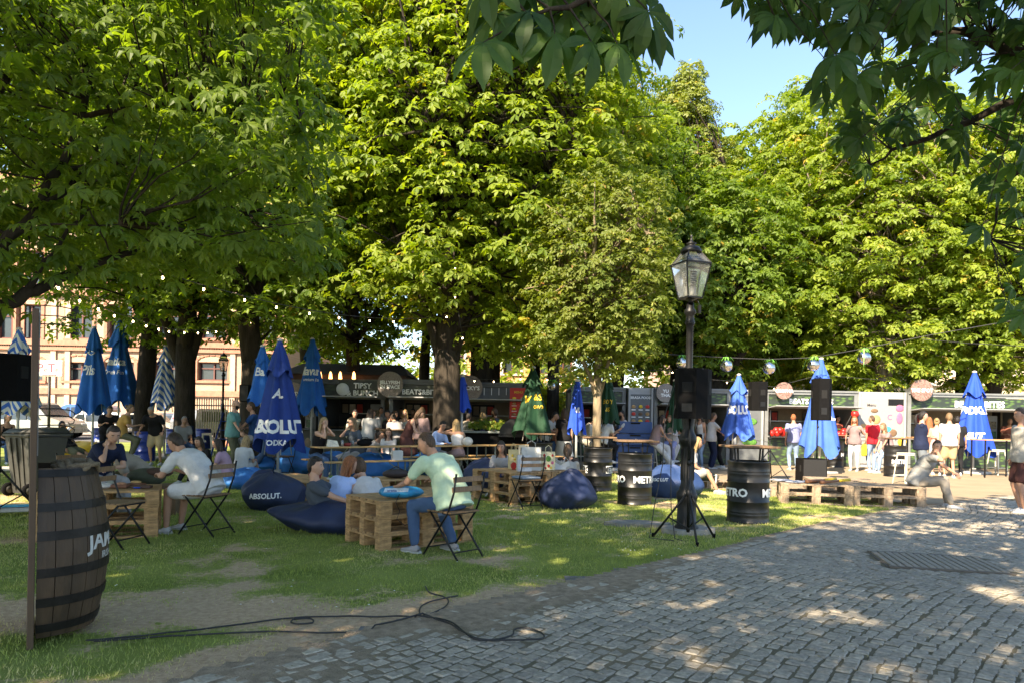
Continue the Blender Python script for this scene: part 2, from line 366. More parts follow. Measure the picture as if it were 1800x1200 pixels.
# courses run across the road in long shallow arcs
CO, SI = math.cos(R(40)), math.sin(R(40))
v = -9.0
while v < 18:
    rowd = rc.uniform(.077, .093); u = -9 + rc.uniform(0, .1); ph = v * .45
    while u < 17:
        w = rc.uniform(.072, .116)
        vv = v + .42 * math.sin(u * .62 + .8 * math.sin(v * .18)) + .05 * math.sin(u * 2.1 + v) + rc.uniform(-.012, .012)
        da = math.atan(.26 * math.cos(u * .62 + .8 * math.sin(v * .18)))
        x = u * CO - vv * SI + 3.5; y = u * SI + vv * CO + 2.5
        u += w + .008
        if y < 1.2 or y > 13.8 or x > .80 * y + .9 or x < -.78 * y - .2 or y > edge_y(x) - .30: continue
        _gu = (x - GL.x) * math.cos(R(-14)) + (y - GL.y) * math.sin(R(-14)); _gv = -(x - GL.x) * math.sin(R(-14)) + (y - GL.y) * math.cos(R(-14))
        if abs(_gu) < .60 and abs(_gv) < .47: continue
        dst = float(dust(x, y)); z = .0165 + rc.uniform(-.003, .003)
        stones.append((x, y, w * .985, rowd * rc.uniform(.94, 1.02), R(40) + da + rc.uniform(-.09, .09), z))
    v += rowd + .005
# two kerb courses along the lawn
t = 0
for off, (w0, w1), dd in ((-.09, (.13, .22), .13), (-.235, (.12, .19), .12)):
    x = -2.6
    while x < 14:
        w = rc.uniform(w0, w1); y = float(edge_y(x)); sl = (float(edge_y(x + .1)) - float(edge_y(x - .1))) / .2; a = math.atan(sl)
        X = x - math.sin(a) * off * -1 * -1; Xc = x + math.sin(a) * (-off); Yc = y + math.cos(a) * off
        if Yc > 1.2 and abs(Xc) < .8 * Yc + .6: stones.append((Xc, Yc, w * .95, dd * .95, a + rc.uniform(-.04, .04), .02 + rc.uniform(-.003, .004)))
        x += (w + .012) * math.cos(a)
def tone_of(x, y): return min(1, max(0, .10 + .5 * rc.random() ** 1.5 + .45 * float(dust(x, y)) + .7 * (float(fbm(x, y, .7, 21)) - .5)))
def near_key(s): return s[1] + (0 if abs(s[0]) < .7 * s[1] + .05 else 50)
stones.sort(key=near_key)
for s in stones[:300]:
    me = bpy.data.meshes.new('cobblestone'); me.from_pydata(stone(0, 0, s[2], s[3], s[4], rc, s[5]), [], SF); me.materials.append(M_COB)
    a = me.attributes.new('tone', 'FLOAT', 'FACE'); a.data.foreach_set('value', [tone_of(s[0], s[1])] * len(SF))
    link('cobblestone', me, road, (s[0], s[1], 0))
PV = []; PT = []
for s in stones[300:]: PV.extend(stone(s[0], s[1], s[2], s[3], s[4], rc, s[5])); PT.extend([tone_of(s[0], s[1])] * len(SF))
n = len(PV) // 24; base = np.repeat(np.arange(n) * 24, len(SF))[:, None]
FF = np.tile(np.array(SF), (n, 1)) + base
tag(link('cobblestones', big_mesh('cobblestones', PV, FF, 4, M_COB, tone=PT), road), kind='stuff')

# drain grate of slotted stone slabs let into the road
gl = G(1645, 990); dg_ = thing('drain_cover', 'worn wooden slatted drain cover let into the cobbled road', 'drain cover', (gl.x, gl.y, .012), R(-14))
M_GR = mat('drain_plank', (.27, .235, .185), .85, var=.3, scale=20, bump=.5, stretch=(1, 6, 1))
gb = MB().box((0, 0, .006), (.058, .80, .022), bev=.005).mesh('slat', M_GR)
for i in range(15): link('slat', gb, dg_, (-.49 + i * .07, 0, (i % 3) * .0015))
M_DI = mat('drain_iron', (.12, .10, .08), .8, .2)
for s_ in (-1, 1): MB().box((0, s_ * .43, .004), (1.10, .05, .022)).build('frame', M_DI, dg_)
MB().box((0, 0, -.001), (1.1, .82, .004)).build('pit', M_DI, dg_)

# ---- grass blades
def blades(n, x0, x1, y0, y1, hgt, wid, dens):
    x = RNG.uniform(x0, x1, n); y = RNG.uniform(y0, y1, n)
    k = (y > edge_y(x) - .12) & (y < lawn_back(x)) & (np.abs(x) < .80 * y + .7) & (RNG.random(n) < dens(x, y)); x = x[k]; y = y[k]; m = len(x)
    h = (1 - .55 * dirt(x, y)) * hgt * (.45 + RNG.random(m) ** 1.3) * (.5 + 1.0 * fbm(x, y, 1.7, 31)); w = wid * (.6 + RNG.random(m) * .8); a = RNG.uniform(0, 2 * np.pi, m)
    l = h * RNG.uniform(.1, .8, m); b = RNG.uniform(0, 2 * np.pi, m); z = hz(x, y) - .004; z[y < 1.5] = 0
    dx, dy = np.cos(a) * w, np.sin(a) * w; V = np.empty((m, 3, 3)); V[:, 0] = np.stack([x - dx, y - dy, z], 1); V[:, 1] = np.stack([x + dx, y + dy, z], 1)
    V[:, 2] = np.stack([x + np.cos(b) * l, y + np.sin(b) * l, z + h], 1)
    tone = np.clip(.46 + .6 * (RNG.random(m) - .5) + 1.2 * (fbm(x, y, .8, 33) - .5) + .5 * dirt(x, y), 0, 1)
    return V.reshape(-1, 3), tone
M_GRASS = leaf_mat('grass_blade', (.17, .205, .05), (.54, .45, .25), trans=.25, gloss=.4)
_m = M_GRASS.node_tree.nodes; _r = [q for q in _m if q.type == 'VALTORGB'][0].color_ramp; _e = _r.elements.new(.55); _e.color = (.29, .35, .085, 1)
dn = lambda x, y: np.clip(1.15 - dirt(x, y) * 1.0, .15, 1)
A, ta = blades(160000, -6.5, 7, 3.6, 8.5, .026, .0033, dn)
B, tb = blades(190000, -11, 8, 8.0, 15.5, .036, .0052, dn)
C, tc_ = blades(60000, -14, 6, 15, 24, .05, .010, lambda x, y: x * 0 + .85)
Vg = np.concatenate([A, B, C]); me = big_mesh('grass', Vg, np.arange(len(Vg)), 3, M_GRASS, tone=np.concatenate([ta, tb, tc_]))
tag(link('grass', me), 'short mown grass growing over the lawn, thin and worn near the road', 'grass', kind='stuff')
# clover, daisies and crumbs of litter
cl = []; tn = []
for i in range(900):
    x = RNG.uniform(-4, 6); y = RNG.uniform(4.3, 11)
    if y < edge_y(x) + .1 or dirt(x, y) > .5 or fbm(x, y, 1.2, 44) < .48: continue
    z = float(hz(x, y)) + .02; r_ = RNG.uniform(.010, .022); 
    for k in range(3):
        a = k * 2.1 + RNG.uniform(0, 6); c = np.array([x + math.cos(a) * r_, y + math.sin(a) * r_, z + RNG.uniform(0, .015)])
        t1 = np.array([math.cos(a), math.sin(a), .2]) * r_; t2 = np.array([-math.sin(a), math.cos(a), 0]) * r_
        cl += [c - t1, c + t2, c + t1, c - t2]; tn.append(RNG.random() * .4)
tag(link('clover', big_mesh('clover', cl, np.arange(len(cl)), 4, M_GRASS, tone=tn)), 'low clover leaves scattered among the grass blades', 'clover', kind='stuff')
dz = []
for i in range(260):
    q = G(random.uniform(1080, 1420), random.uniform(900, 985)) if i < 140 else G(random.uniform(200, 1400), random.uniform(890, 1080))
    if q.y < edge_y(q.x) + .1: continue
    r_ = random.uniform(.006, .011); z = float(hz(q.x, q.y)) + random.uniform(.025, .045)
    dz += [(q.x - r_, q.y, z), (q.x, q.y - r_, z + .004), (q.x + r_, q.y, z), (q.x, q.y + r_, z + .004)]
tag(link('daisies', big_mesh('daisies', dz, np.arange(len(dz)), 4, mat('petal_white', (.75, .75, .68), .8, var=.1))), 'tiny white clover flowers dotted over the lawn by the lamp post', 'flowers', kind='stuff')
lt = []
for i in range(1000):
    q = G(random.uniform(300, 1800), random.uniform(900, 1200))
    if q.y > edge_y(q.x) and random.random() < .25: continue
    a = random.uniform(0, 6.3); r_ = random.uniform(.004, .014); z = (.028 if q.y < edge_y(q.x) else float(hz(q.x, q.y)) + .018); c, s = math.cos(a) * r_, math.sin(a) * r_
    lt += [(q.x - c, q.y - s, z), (q.x + s * .5, q.y - c * .5, z + .002), (q.x + c, q.y + s, z + .003), (q.x - s * .5, q.y + c * .5, z)]
tag(link('fallen_leaves', big_mesh('fallen_leaves', lt, np.arange(len(lt)), 4, mat('dry_leaf', (.22, .17, .08), .9, var=.5, scale=3))), 'dry leaf scraps and crumbs strewn on the cobbles', 'litter', kind='stuff')
# ------------------------------------------------------------------ trees
def leaf_template(nl, detail, droop=.35, wide=.19, seed=0):
    r = random.Random(seed); V = []; F = []
    for k in range(nl):
        a = (k - (nl - 1) / 2) * (2 * math.pi * .80 / nl) + r.uniform(-.08, .08); L = (1.0 - .38 * abs(k - (nl - 1) / 2) / (nl / 2)) * .5 * r.uniform(.92, 1.05)
        dx, dy = math.sin(a), math.cos(a); d = droop * r.uniform(.7, 1.3); tw = r.uniform(-.25, .25)
        if detail == 0: ts = [(0, 0), (.62, wide), (1, 0)]
        elif detail == 1: ts = [(0, 0), (.6, wide), (1, 0)]
        else: ts = [(.02, .012), (.22, .07), (.42, .15), (.60, .205), (.76, .20), (.88, .135), (.96, .05), (1.04, .002)]
        o = len(V)
        if detail == 0:
            V += [(0, 0, 0)]
            t, w = ts[1]; z = -d * t * t * L
            V += [(dx * t * L + dy * w * L, dy * t * L - dx * w * L, z + tw * w * L), (dx * L, dy * L, -d * L), (dx * t * L - dy * w * L, dy * t * L + dx * w * L, z - tw * w * L)]
            F += [(o, o + 1, o + 2, o + 3)]
        elif detail == 1:
            t, w = ts[1]; z = -d * t * t * L; up = .22 * w * L
            V += [(0, 0, 0), (dx * t * L + dy * w * L, dy * t * L - dx * w * L, z + up + tw * w * L), (dx * L, dy * L, -d * L), (dx * t * L - dy * w * L, dy * t * L + dx * w * L, z + up - tw * w * L), (dx * .5 * L, dy * .5 * L, -d * .25 * L)]
            F += [(o, o + 1, o + 2, o + 4), (o, o + 4, o + 2, o + 3)]
        else:
            for t, w in ts:
                z = -d * t * t * L; up = .28 * w * L; sr = .01 * L * (1 if int(t * 50) % 2 else -1)
                V += [(dx * t * L + dy * (w + .01) * L, dy * t * L - dx * (w + .01) * L, z + up + tw * w * L), (dx * t * L, dy * t * L, z), (dx * t * L - dy * w * L, dy * t * L + dx * w * L, z + up - tw * w * L)]
            for i in range(len(ts) - 1):
                b = o + i * 3; F += [(b, b + 3, b + 4, b + 1), (b + 1, b + 4, b + 5, b + 2)]
    return np.array(V, float), np.array(F, int)
TPL = {0: [leaf_template(4, 0, .5, .30, s) for s in range(5)], 1: [leaf_template(6, 1, .5, .21, s) for s in range(5)], 2: [leaf_template(7, 2, .55, .19, s) for s in range(6)]}

def scatter(P, N, S, tone, lod, droop_dir=None):
    """lay compound leaves at P with normals N, sizes S"""
    P = np.asarray(P); N = np.asarray(N, float); N /= np.linalg.norm(N, axis=1, keepdims=True) + 1e-9; m = len(P)
    a = RNG.uniform(0, 2 * np.pi, m); ref = np.stack([np.cos(a), np.sin(a), RNG.uniform(-.3, .3, m)], 1)
    if droop_dir is not None: ref = np.asarray(droop_dir, float) + .5 * ref
    Y = ref - N * (ref * N).sum(1, keepdims=True); Y /= np.linalg.norm(Y, axis=1, keepdims=True) + 1e-9; X = np.cross(Y, N)
    Vs = []; Fs = []; Ts = []; off = 0; tp = TPL[lod]; w = RNG.integers(0, len(tp), m)
    for k, (TV, TF) in enumerate(tp):
        i = np.where(w == k)[0]
        if len(i) == 0: continue
        v = (X[i][:, None] * TV[None, :, 0:1] + Y[i][:, None] * TV[None, :, 1:2] + N[i][:, None] * TV[None, :, 2:3]) * np.asarray(S)[i][:, None, None] + P[i][:, None]
        f = TF[None] + (np.arange(len(i)) * len(TV))[:, None, None] + off
        Vs.append(v.reshape(-1, 3)); Fs.append(f.reshape(-1, 4)); Ts.append(np.repeat(np.asarray(tone)[i], len(TF))); off += len(i) * len(TV)
    T = np.concatenate(Ts); T = np.clip(T + RNG.normal(0, .07, len(T)), 0, 1)
    return np.concatenate(Vs), np.concatenate(Fs), T

M_BARK = mat('bark', (.036, .029, .022), .92, var=.45, scale=9, bump=1.0, bscale=24, stretch=(1, 1, .22), spec=.15)
M_BARK_PALE = mat('bark_pale', (.20, .155, .10), .9, var=.35, scale=12, bump=.8, bscale=30, stretch=(1, 1, .3), spec=.15)
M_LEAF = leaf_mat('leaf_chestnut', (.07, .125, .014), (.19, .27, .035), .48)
M_LEAF_SUN = leaf_mat('leaf_chestnut_sunlit', (.11, .175, .016), (.28, .34, .045), .50)  # brighter copy of the chestnut leaf, sunlight put into its colour
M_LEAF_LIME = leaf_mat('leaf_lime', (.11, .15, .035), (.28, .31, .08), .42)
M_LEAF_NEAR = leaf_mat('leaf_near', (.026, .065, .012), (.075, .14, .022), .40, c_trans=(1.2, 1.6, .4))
M_LEAF_RUST = leaf_mat('leaf_young', (.12, .17, .03), (.33, .36, .09), .48)
_q = [q for q in M_LEAF_RUST.node_tree.nodes if q.type == 'VALTORGB'][0].color_ramp; _e = _q.elements.new(.93); _e.color = (.19, .21, .045, 1); _e = _q.elements.new(.97); _e.color = (.32, .13, .04, 1)

for m_ in (M_LEAF, M_LEAF_SUN, M_LEAF_LIME):
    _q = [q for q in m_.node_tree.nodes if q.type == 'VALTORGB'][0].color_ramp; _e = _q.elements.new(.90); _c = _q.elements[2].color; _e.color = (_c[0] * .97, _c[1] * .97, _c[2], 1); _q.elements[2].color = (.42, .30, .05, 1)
def wander(p0, p1, k, amp, r=random, sag=0.0):
    p0, p1 = Vector(p0), Vector(p1); L = (p1 - p0).length; out = []
    for i in range(k + 1):
        t = i / k; w = math.sin(t * math.pi) ; j = Vector((r.uniform(-1, 1), r.uniform(-1, 1), r.uniform(-1, 1))) * amp * L * w
        out.append(p0.lerp(p1, t) + j + Vector((0, 0, sag * L * w)))
    return out

def tree(px, Y, tr, cz, rx, ry, rz, label, seed, sprays=700, per=13, lsize=.46, leaf=None, bark=None, cx=0.0, cy=0.0, fork=None, base=None, spread=.62,
         lod=0, cone=0.0, pxy=None, group='chestnut trees of the park', lean=0.0, cut_low=None, h0=None):
    r = random.Random(seed); g = np.random.default_rng(seed); X = XA(px, Y, 700) if pxy is None else pxy
    t = thing('park_tree', label, 'tree', (X, Y, 0), 0, group); C = np.array([cx, cy, cz]); mb = MB(); bk = bark or M_BARK
    hb = h0 or max(1.8, (cz - rz) * .95 + .3); fk = Vector((lean * hb, 0, hb))
    pts = [Vector((0, 0, -.1)), Vector((0, 0, .25)), Vector((lean * .3 * hb, 0, hb * .4)), fk]
    mb.tube(pts, [tr * 1.45, tr * 1.1, tr * .95, tr * .9], 12)
    top = Vector((cx * .8, cy * .8, cz + rz * .55)); mb.tube(wander(fk - Vector((0, 0, .1)), top, 7, .05, r), [tr * .9, tr * .75, tr * .62, tr * .5, tr * .4, tr * .28, tr * .15, tr * .06], 9)
    mains = []
    for i in range(7 if tr > .15 else 4):
        a = i * 2.4 + r.uniform(-.4, .4); q = Vector((cx + rx * .62 * math.cos(a), cy + ry * .62 * math.sin(a), cz + rz * r.uniform(-.35, .5)))
        s0 = fk.lerp(top, r.uniform(0, .35)); w = wander(s0, q, 5, .06, r, .08); mb.tube(w, [tr * .5, tr * .4, tr * .3, tr * .22, tr * .14, tr * .06], 7); mains.append(w)
    if fork:
        for (dx, dz, k) in fork: mb.tube(wander(Vector((0, 0, hb * .72)), Vector((dx, 0, dz)), 4, .03, r, .06), [tr * k, tr * k * .9, tr * k * .8, tr * k * .6, tr * k * .35], 9)
    # sprays of foliage over an uneven crown
    n = sprays; i = np.arange(n) + .5; ph = np.arccos(1 - 2 * i / n); th = np.pi * (1 + 5 ** .5) * i + g.uniform(-.25, .25, n); D = np.stack([np.cos(th) * np.sin(ph), np.sin(th) * np.sin(ph), np.cos(ph)], 1)
    lob = fbm(D[:, 0] * 2 + seed, D[:, 1] * 2 + D[:, 2] * 2.2, 1.3, seed) ; rad = (.62 + .62 * lob) * (1 - .55 * g.random(n) ** 2.2)
    S = D * rad[:, None] * np.array([rx, ry, rz]) + g.normal(0, .18, (n, 3))
    if cone: k = np.clip(1 - cone * (S[:, 2] / rz * .5 + .5), .15, 1.2); S[:, 0] *= k; S[:, 1] *= k
    S += C
    if cut_low is not None: S = S[S[:, 2] > cut_low + .5 * (g.random(len(S)) - .5)]
    n = len(S)
    out = (S - C) / np.array([rx, ry, rz]); P = np.repeat(S, per, 0); m = len(P); O = np.repeat(out, per, 0)
    a = g.uniform(0, 2 * np.pi, m); q = np.sqrt(g.random(m)) * spread * np.repeat(g.uniform(.6, 1.25, n), per)
    dx, dy = np.cos(a) * q, np.sin(a) * q
    P = P + np.stack([dx, dy, -.55 * q * q / spread + g.normal(0, .07, m) + .25 * (O[:, 0] * 0)], 1); P[:, 2] -= .22 * (dx * O[:, 0] + dy * O[:, 1])
    N = np.stack([dx * .9 / spread + O[:, 0] * .45 + g.normal(0, .25, m), dy * .9 / spread + O[:, 1] * .45 + g.normal(0, .25, m), np.full(m, 1.0)], 1)
    tone = np.clip(.42 + np.repeat(g.normal(0, .17, n), per) + g.normal(0, .17, m), 0, 1)
    V, F, T = scatter(P, N, g.uniform(.72, 1.2, m) * lsize, tone, lod)
    link('crown', big_mesh('crown', V, F, 4, leaf or M_LEAF, tone=T), t)
    for k in range(0, n, 4):                      # twigs to every fourth spray
        s = Vector(S[k]); w = mains[r.randrange(len(mains))]; b = min(w, key=lambda p: (p - s).length)
        if (b - s).length < max(rx, rz) * 1.1: mb.tube(wander(b, s, 3, .07, r, .05), [.045, .035, .022, .01], 4, cap=False)
    mb.build('trunk', bk, t); return t

MIDR = dict(sprays=900, per=14)
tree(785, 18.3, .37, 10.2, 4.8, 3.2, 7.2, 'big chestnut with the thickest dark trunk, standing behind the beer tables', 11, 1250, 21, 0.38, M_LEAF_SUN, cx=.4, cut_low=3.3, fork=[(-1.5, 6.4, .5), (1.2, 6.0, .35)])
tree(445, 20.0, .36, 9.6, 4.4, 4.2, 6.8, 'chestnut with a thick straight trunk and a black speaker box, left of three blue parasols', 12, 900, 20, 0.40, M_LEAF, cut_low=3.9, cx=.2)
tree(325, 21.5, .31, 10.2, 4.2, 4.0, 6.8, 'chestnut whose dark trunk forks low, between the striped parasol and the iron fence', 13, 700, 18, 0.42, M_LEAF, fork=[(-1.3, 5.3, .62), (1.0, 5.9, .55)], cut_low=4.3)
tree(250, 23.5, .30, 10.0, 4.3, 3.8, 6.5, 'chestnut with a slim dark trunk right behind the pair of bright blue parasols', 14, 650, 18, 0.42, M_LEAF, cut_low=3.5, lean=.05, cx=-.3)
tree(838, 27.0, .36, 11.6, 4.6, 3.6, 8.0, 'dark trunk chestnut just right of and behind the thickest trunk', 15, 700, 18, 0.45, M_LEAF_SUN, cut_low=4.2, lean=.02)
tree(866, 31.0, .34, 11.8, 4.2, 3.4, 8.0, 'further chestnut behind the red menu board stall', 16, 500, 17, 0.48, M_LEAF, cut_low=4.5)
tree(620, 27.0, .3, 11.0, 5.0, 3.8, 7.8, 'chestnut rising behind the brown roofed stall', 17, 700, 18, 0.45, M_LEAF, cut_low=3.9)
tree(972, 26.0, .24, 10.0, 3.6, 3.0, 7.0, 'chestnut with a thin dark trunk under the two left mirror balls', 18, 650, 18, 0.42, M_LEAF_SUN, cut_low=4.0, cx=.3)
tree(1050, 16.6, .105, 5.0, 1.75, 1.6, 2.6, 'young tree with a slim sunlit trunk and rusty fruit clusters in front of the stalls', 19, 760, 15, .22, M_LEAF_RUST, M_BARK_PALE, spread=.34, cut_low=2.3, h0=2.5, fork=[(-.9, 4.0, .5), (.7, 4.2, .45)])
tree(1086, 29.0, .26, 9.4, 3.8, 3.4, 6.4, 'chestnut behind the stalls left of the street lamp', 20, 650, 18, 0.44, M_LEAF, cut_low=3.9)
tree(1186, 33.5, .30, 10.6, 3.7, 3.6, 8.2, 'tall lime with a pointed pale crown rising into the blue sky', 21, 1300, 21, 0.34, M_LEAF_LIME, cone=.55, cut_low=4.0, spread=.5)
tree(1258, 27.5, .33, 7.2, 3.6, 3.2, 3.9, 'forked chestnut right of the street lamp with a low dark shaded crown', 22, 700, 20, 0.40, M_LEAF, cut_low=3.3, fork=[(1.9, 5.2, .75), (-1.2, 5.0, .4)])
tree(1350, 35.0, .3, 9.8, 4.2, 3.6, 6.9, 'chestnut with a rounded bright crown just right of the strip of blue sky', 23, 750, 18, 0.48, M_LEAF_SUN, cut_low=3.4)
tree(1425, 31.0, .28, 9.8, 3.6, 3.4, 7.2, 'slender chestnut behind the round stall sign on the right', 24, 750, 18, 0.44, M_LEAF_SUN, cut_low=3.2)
tree(1556, 27.5, .34, 9.0, 4.6, 3.9, 6.6, 'broad sunlit chestnut with a pale lit trunk behind the white menu wall', 25, 1150, 20, 0.40, M_LEAF_SUN, mat('bark_lit', (.17, .135, .10), .9, var=.4, scale=10, bump=.9, bscale=26, stretch=(1, 1, .3)), cut_low=3.0)  # paler bark copy: the sunlight on this trunk is put into its colour
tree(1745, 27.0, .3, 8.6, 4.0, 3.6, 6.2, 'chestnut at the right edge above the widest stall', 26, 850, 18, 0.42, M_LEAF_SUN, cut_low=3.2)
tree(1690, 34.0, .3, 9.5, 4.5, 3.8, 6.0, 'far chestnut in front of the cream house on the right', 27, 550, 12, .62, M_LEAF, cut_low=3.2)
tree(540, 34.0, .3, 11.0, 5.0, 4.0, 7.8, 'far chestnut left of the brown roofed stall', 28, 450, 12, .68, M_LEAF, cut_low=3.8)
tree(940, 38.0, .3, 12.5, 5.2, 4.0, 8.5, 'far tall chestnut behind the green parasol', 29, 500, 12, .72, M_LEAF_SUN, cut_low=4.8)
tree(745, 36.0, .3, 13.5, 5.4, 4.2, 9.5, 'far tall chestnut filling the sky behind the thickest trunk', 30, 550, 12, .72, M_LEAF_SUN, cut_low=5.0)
tree(1870, 30.0, .3, 8.6, 4.2, 4.0, 6.2, 'chestnut partly cut by the right edge of the view', 31, 450, 17, 0.48, M_LEAF, cut_low=3.8)
tree(1500, 41.0, .3, 9.0, 5.4, 3.8, 6.0, 'far dark chestnut between the houses and the sunlit broad chestnut', 32, 550, 12, .72, M_LEAF, cut_low=2.6)
tree(1268, 43.0, .3, 11.2, 5.0, 3.8, 8.3, 'far chestnut low on the skyline under the strip of blue sky', 33, 450, 12, .72, M_LEAF, cut_low=3.6)
# unseen trees added outside the view so their crowns shade the lawn and road
tree(0, 9.5, .4, 8.0, 4.6, 4.4, 4.6, 'tall chestnut off to the left that shades the seating lawn', 41, 330, 11, .75, M_LEAF, pxy=-13.2, cut_low=3.8)
tree(0, 15.5, .4, 8.2, 4.4, 4.2, 4.6, 'chestnut further back on the left that shades the parasols', 42, 300, 11, .75, M_LEAF, pxy=-16.5, cut_low=4.2)
tree(0, -2.2, .4, 7.6, 4.2, 4.0, 3.4, 'chestnut behind the viewpoint that shades the road', 43, 360, 11, .62, M_LEAF, pxy=-4.6, cut_low=4.4)

tree(0, 1.2, .4, 6.7, 4.2, 3.6, 3.0, 'chestnut off to the left near the viewpoint, shading the worn grass', 44, 420, 11, .62, M_LEAF, pxy=-8.9, cut_low=4.2)

# low sunlit shrubs beyond the stalls
for i, (px, Y, w) in enumerate(((770, 40, 2.4), (905, 37, 3.0), (960, 40, 2.2), (1150, 36, 2.4), (1330, 37, 2.6), (655, 39, 2.3), (1070, 38, 2.6), (700, 44, 4), (810, 46, 4), (590, 44, 4), (1110, 46, 4), (1460, 44, 3.5))):
    g = np.random.default_rng(300 + i); n = 900; P = g.normal(0, 1, (n, 3)); P /= np.linalg.norm(P, axis=1, keepdims=True); P *= (.6 + .4 * g.random(n))[:, None] * np.array([w, 1.2, 1.9]); P[:, 2] = np.abs(P[:, 2] + 1.5)
    V, F, T = scatter(P, P * .5 + [0, 0, .8] + g.normal(0, .3, (n, 3)), g.uniform(.5, .9, n), g.random(n) * .6 + .4, 0)
    t = thing('shrub', ['sunlit yellow green shrub left of centre behind the thick trunk', 'bright shrub glowing behind the red menu board', 'bright shrub behind the thin dark trunk', 'sunlit shrub behind the street lamp speaker', 'sunlit shrub behind the forked chestnut', 'shrub beside the brown stall roof', 'bright shrub behind the young sunlit tree', 'far hedge bush behind the jellyfish sign', 'far hedge bush between the trunks right of the thickest one', 'far hedge bush left of the brown roof', 'far hedge bush behind the food picture menu', 'far hedge bush behind the strawberry stall'][i], 'shrub', (XA(px, Y, 700), Y, 0), 0, 'sunlit shrubs behind the stalls')
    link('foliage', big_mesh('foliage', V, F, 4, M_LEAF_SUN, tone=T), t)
    MB().tube([(0, 0, 0), (.1, 0, 1.4)], [.06, .03], 6).tube([(0, 0, 0), (-.4, 0, 1.2)], [.05, .02], 6).build('stem', M_BARK, t)

g = np.random.default_rng(500); n = 5200; P = np.stack([g.uniform(-22, 34, n), g.uniform(52, 56, n), np.abs(g.normal(0, 1, n)) ** .8 * 3.6 + .3], 1)
V, F, T = scatter(P, np.stack([g.normal(0, .5, n), -.4 + g.normal(0, .4, n), np.ones(n)], 1), g.uniform(.9, 1.5, n), g.random(n), 0)
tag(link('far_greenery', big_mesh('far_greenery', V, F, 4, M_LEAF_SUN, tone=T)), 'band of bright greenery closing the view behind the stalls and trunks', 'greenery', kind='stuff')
# the big chestnut on the left whose branches reach over the lawn
T1 = thing('park_tree', 'nearest chestnut at the left, its long branches hanging over the lawn', 'tree', (-7.6, 6.6, 0), 0, 'chestnut trees of the park')
O1 = Vector((-7.6, 6.6, 0)); mb = MB(); W = lambda px, py, Y: AT(px, py, Y) - O1
mb.tube([(0, 0, -.1), (.02, 0, .6), (.1, .05, 2.2), (.25, .1, 3.4)], [.42, .33, .29, .27], 14)
fkp = Vector((.25, .1, 3.3)); br = []
def limb(pts, r0, r1, n=8):
    k = len(pts); q = []
    for i in range(k - 1):
        for s in range(3): q.append(pts[i].lerp(pts[i + 1], s / 3) + Vector((random.uniform(-1, 1), random.uniform(-1, 1), random.uniform(-1, 1))) * .018)
    q.append(pts[-1]); m = len(q); mb.tube(q, [r0 + (r1 - r0) * (i / (m - 1)) ** .8 for i in range(m)], n); br.append(q)
limb([Vector((.1, .05, 1.9)), W(-70, 640, 6.7), W(0, 548, 6.8), W(45, 515, 6.9), W(100, 495, 7.1), W(170, 462, 7.6), W(275, 432, 8.2), W(385, 402, 8.8)], .10, .02)
limb([Vector((.15, .05, 2.6)), W(-60, 520, 6.6), W(0, 440, 6.8), W(60, 372, 7.0), W(105, 295, 7.2), W(145, 205, 7.5), W(160, 120, 7.8), W(230, 40, 8.2), W(300, -60, 8.6)], .075, .02)
limb([W(145, 205, 7.5), W(220, 190, 7.5), W(300, 188, 7.6), W(420, 200, 7.8), W(525, 206, 8.1)], .032, .010)
limb([W(100, 302, 7.2), W(180, 284, 7.4), W(260, 305, 7.7), W(340, 330, 8.1), W(430, 375, 8.4)], .03, .008)
limb([W(60, 372, 7.0), W(110, 340, 7.2), W(160, 290, 7.6), W(190, 210, 8.0), W(235, 105, 8.3)], .035, .012)
limb([W(45, 515, 6.9), W(80, 462, 6.9), W(125, 400, 7.0), W(165, 362, 7.3)], .035, .01)
limb([fkp, W(-100, 300, 8), W(20, 120, 8.4), W(120, -40, 8.8)], .16, .04)
limb([fkp, W(-150, 200, 9.5), W(60, 60, 10.2), W(250, -120, 10.8)], .14, .04)
limb([fkp, W(-60, 430, 9.5), W(150, 330, 10.2), W(330, 270, 10.6), W(470, 180, 10.8)], .11, .015)
limb([W(230, 150, 8.2), W(330, 130, 8.3), W(430, 75, 8.5), W(520, 25, 8.8)], .025, .008)
limb([W(30, 400, 6.6), W(100, 398, 6.5), W(210, 395, 6.6)], .018, .006)
g = np.random.default_rng(77); S = []
EDGE1 = [(-60, 585), (0, 590), (100, 600), (200, 622), (320, 610), (420, 600), (480, 590), (540, 560)]
while len(S) < 1500:
    py = g.uniform(-260, 520); px = g.uniform(-420, 640); Y = g.uniform(6.2, 11.5)
    lim = np.interp(py, [-260, -50, 20, 100, 200, 330, 400, 470, 520], [520, 590, 600, 585, 612, 590, 600, 610, 500]) + g.normal(0, 12)
    low = np.interp(px, [-420, 0, 60, 130, 240, 350, 430, 520, 600], [560, 540, 505, 480, 505, 500, 470, 480, 470])
    if px > lim - 40 or py > low - 38: continue
    if px > 420 and Y > 9.6: continue
    S.append(AT(px, py, Y) - O1)
for i in range(90):                     # the top of the crown above the view, which shades the tables
    S.append(Vector((g.uniform(-3.5, 5.2), g.uniform(-3, 6), g.uniform(6.2, 8.6))))
S = np.array([tuple(s) for s in S]); per = 8; P = np.repeat(S, per, 0); m = len(P); a = g.uniform(0, 2 * np.pi, m); q = np.sqrt(g.random(m)) * .42
dx, dy = np.cos(a) * q, np.sin(a) * q; P = P + np.stack([dx, dy, -.5 * q + g.normal(0, .06, m)], 1)
dd = np.stack([dx + .35, dy * .8, -np.full(m, .22)], 1)
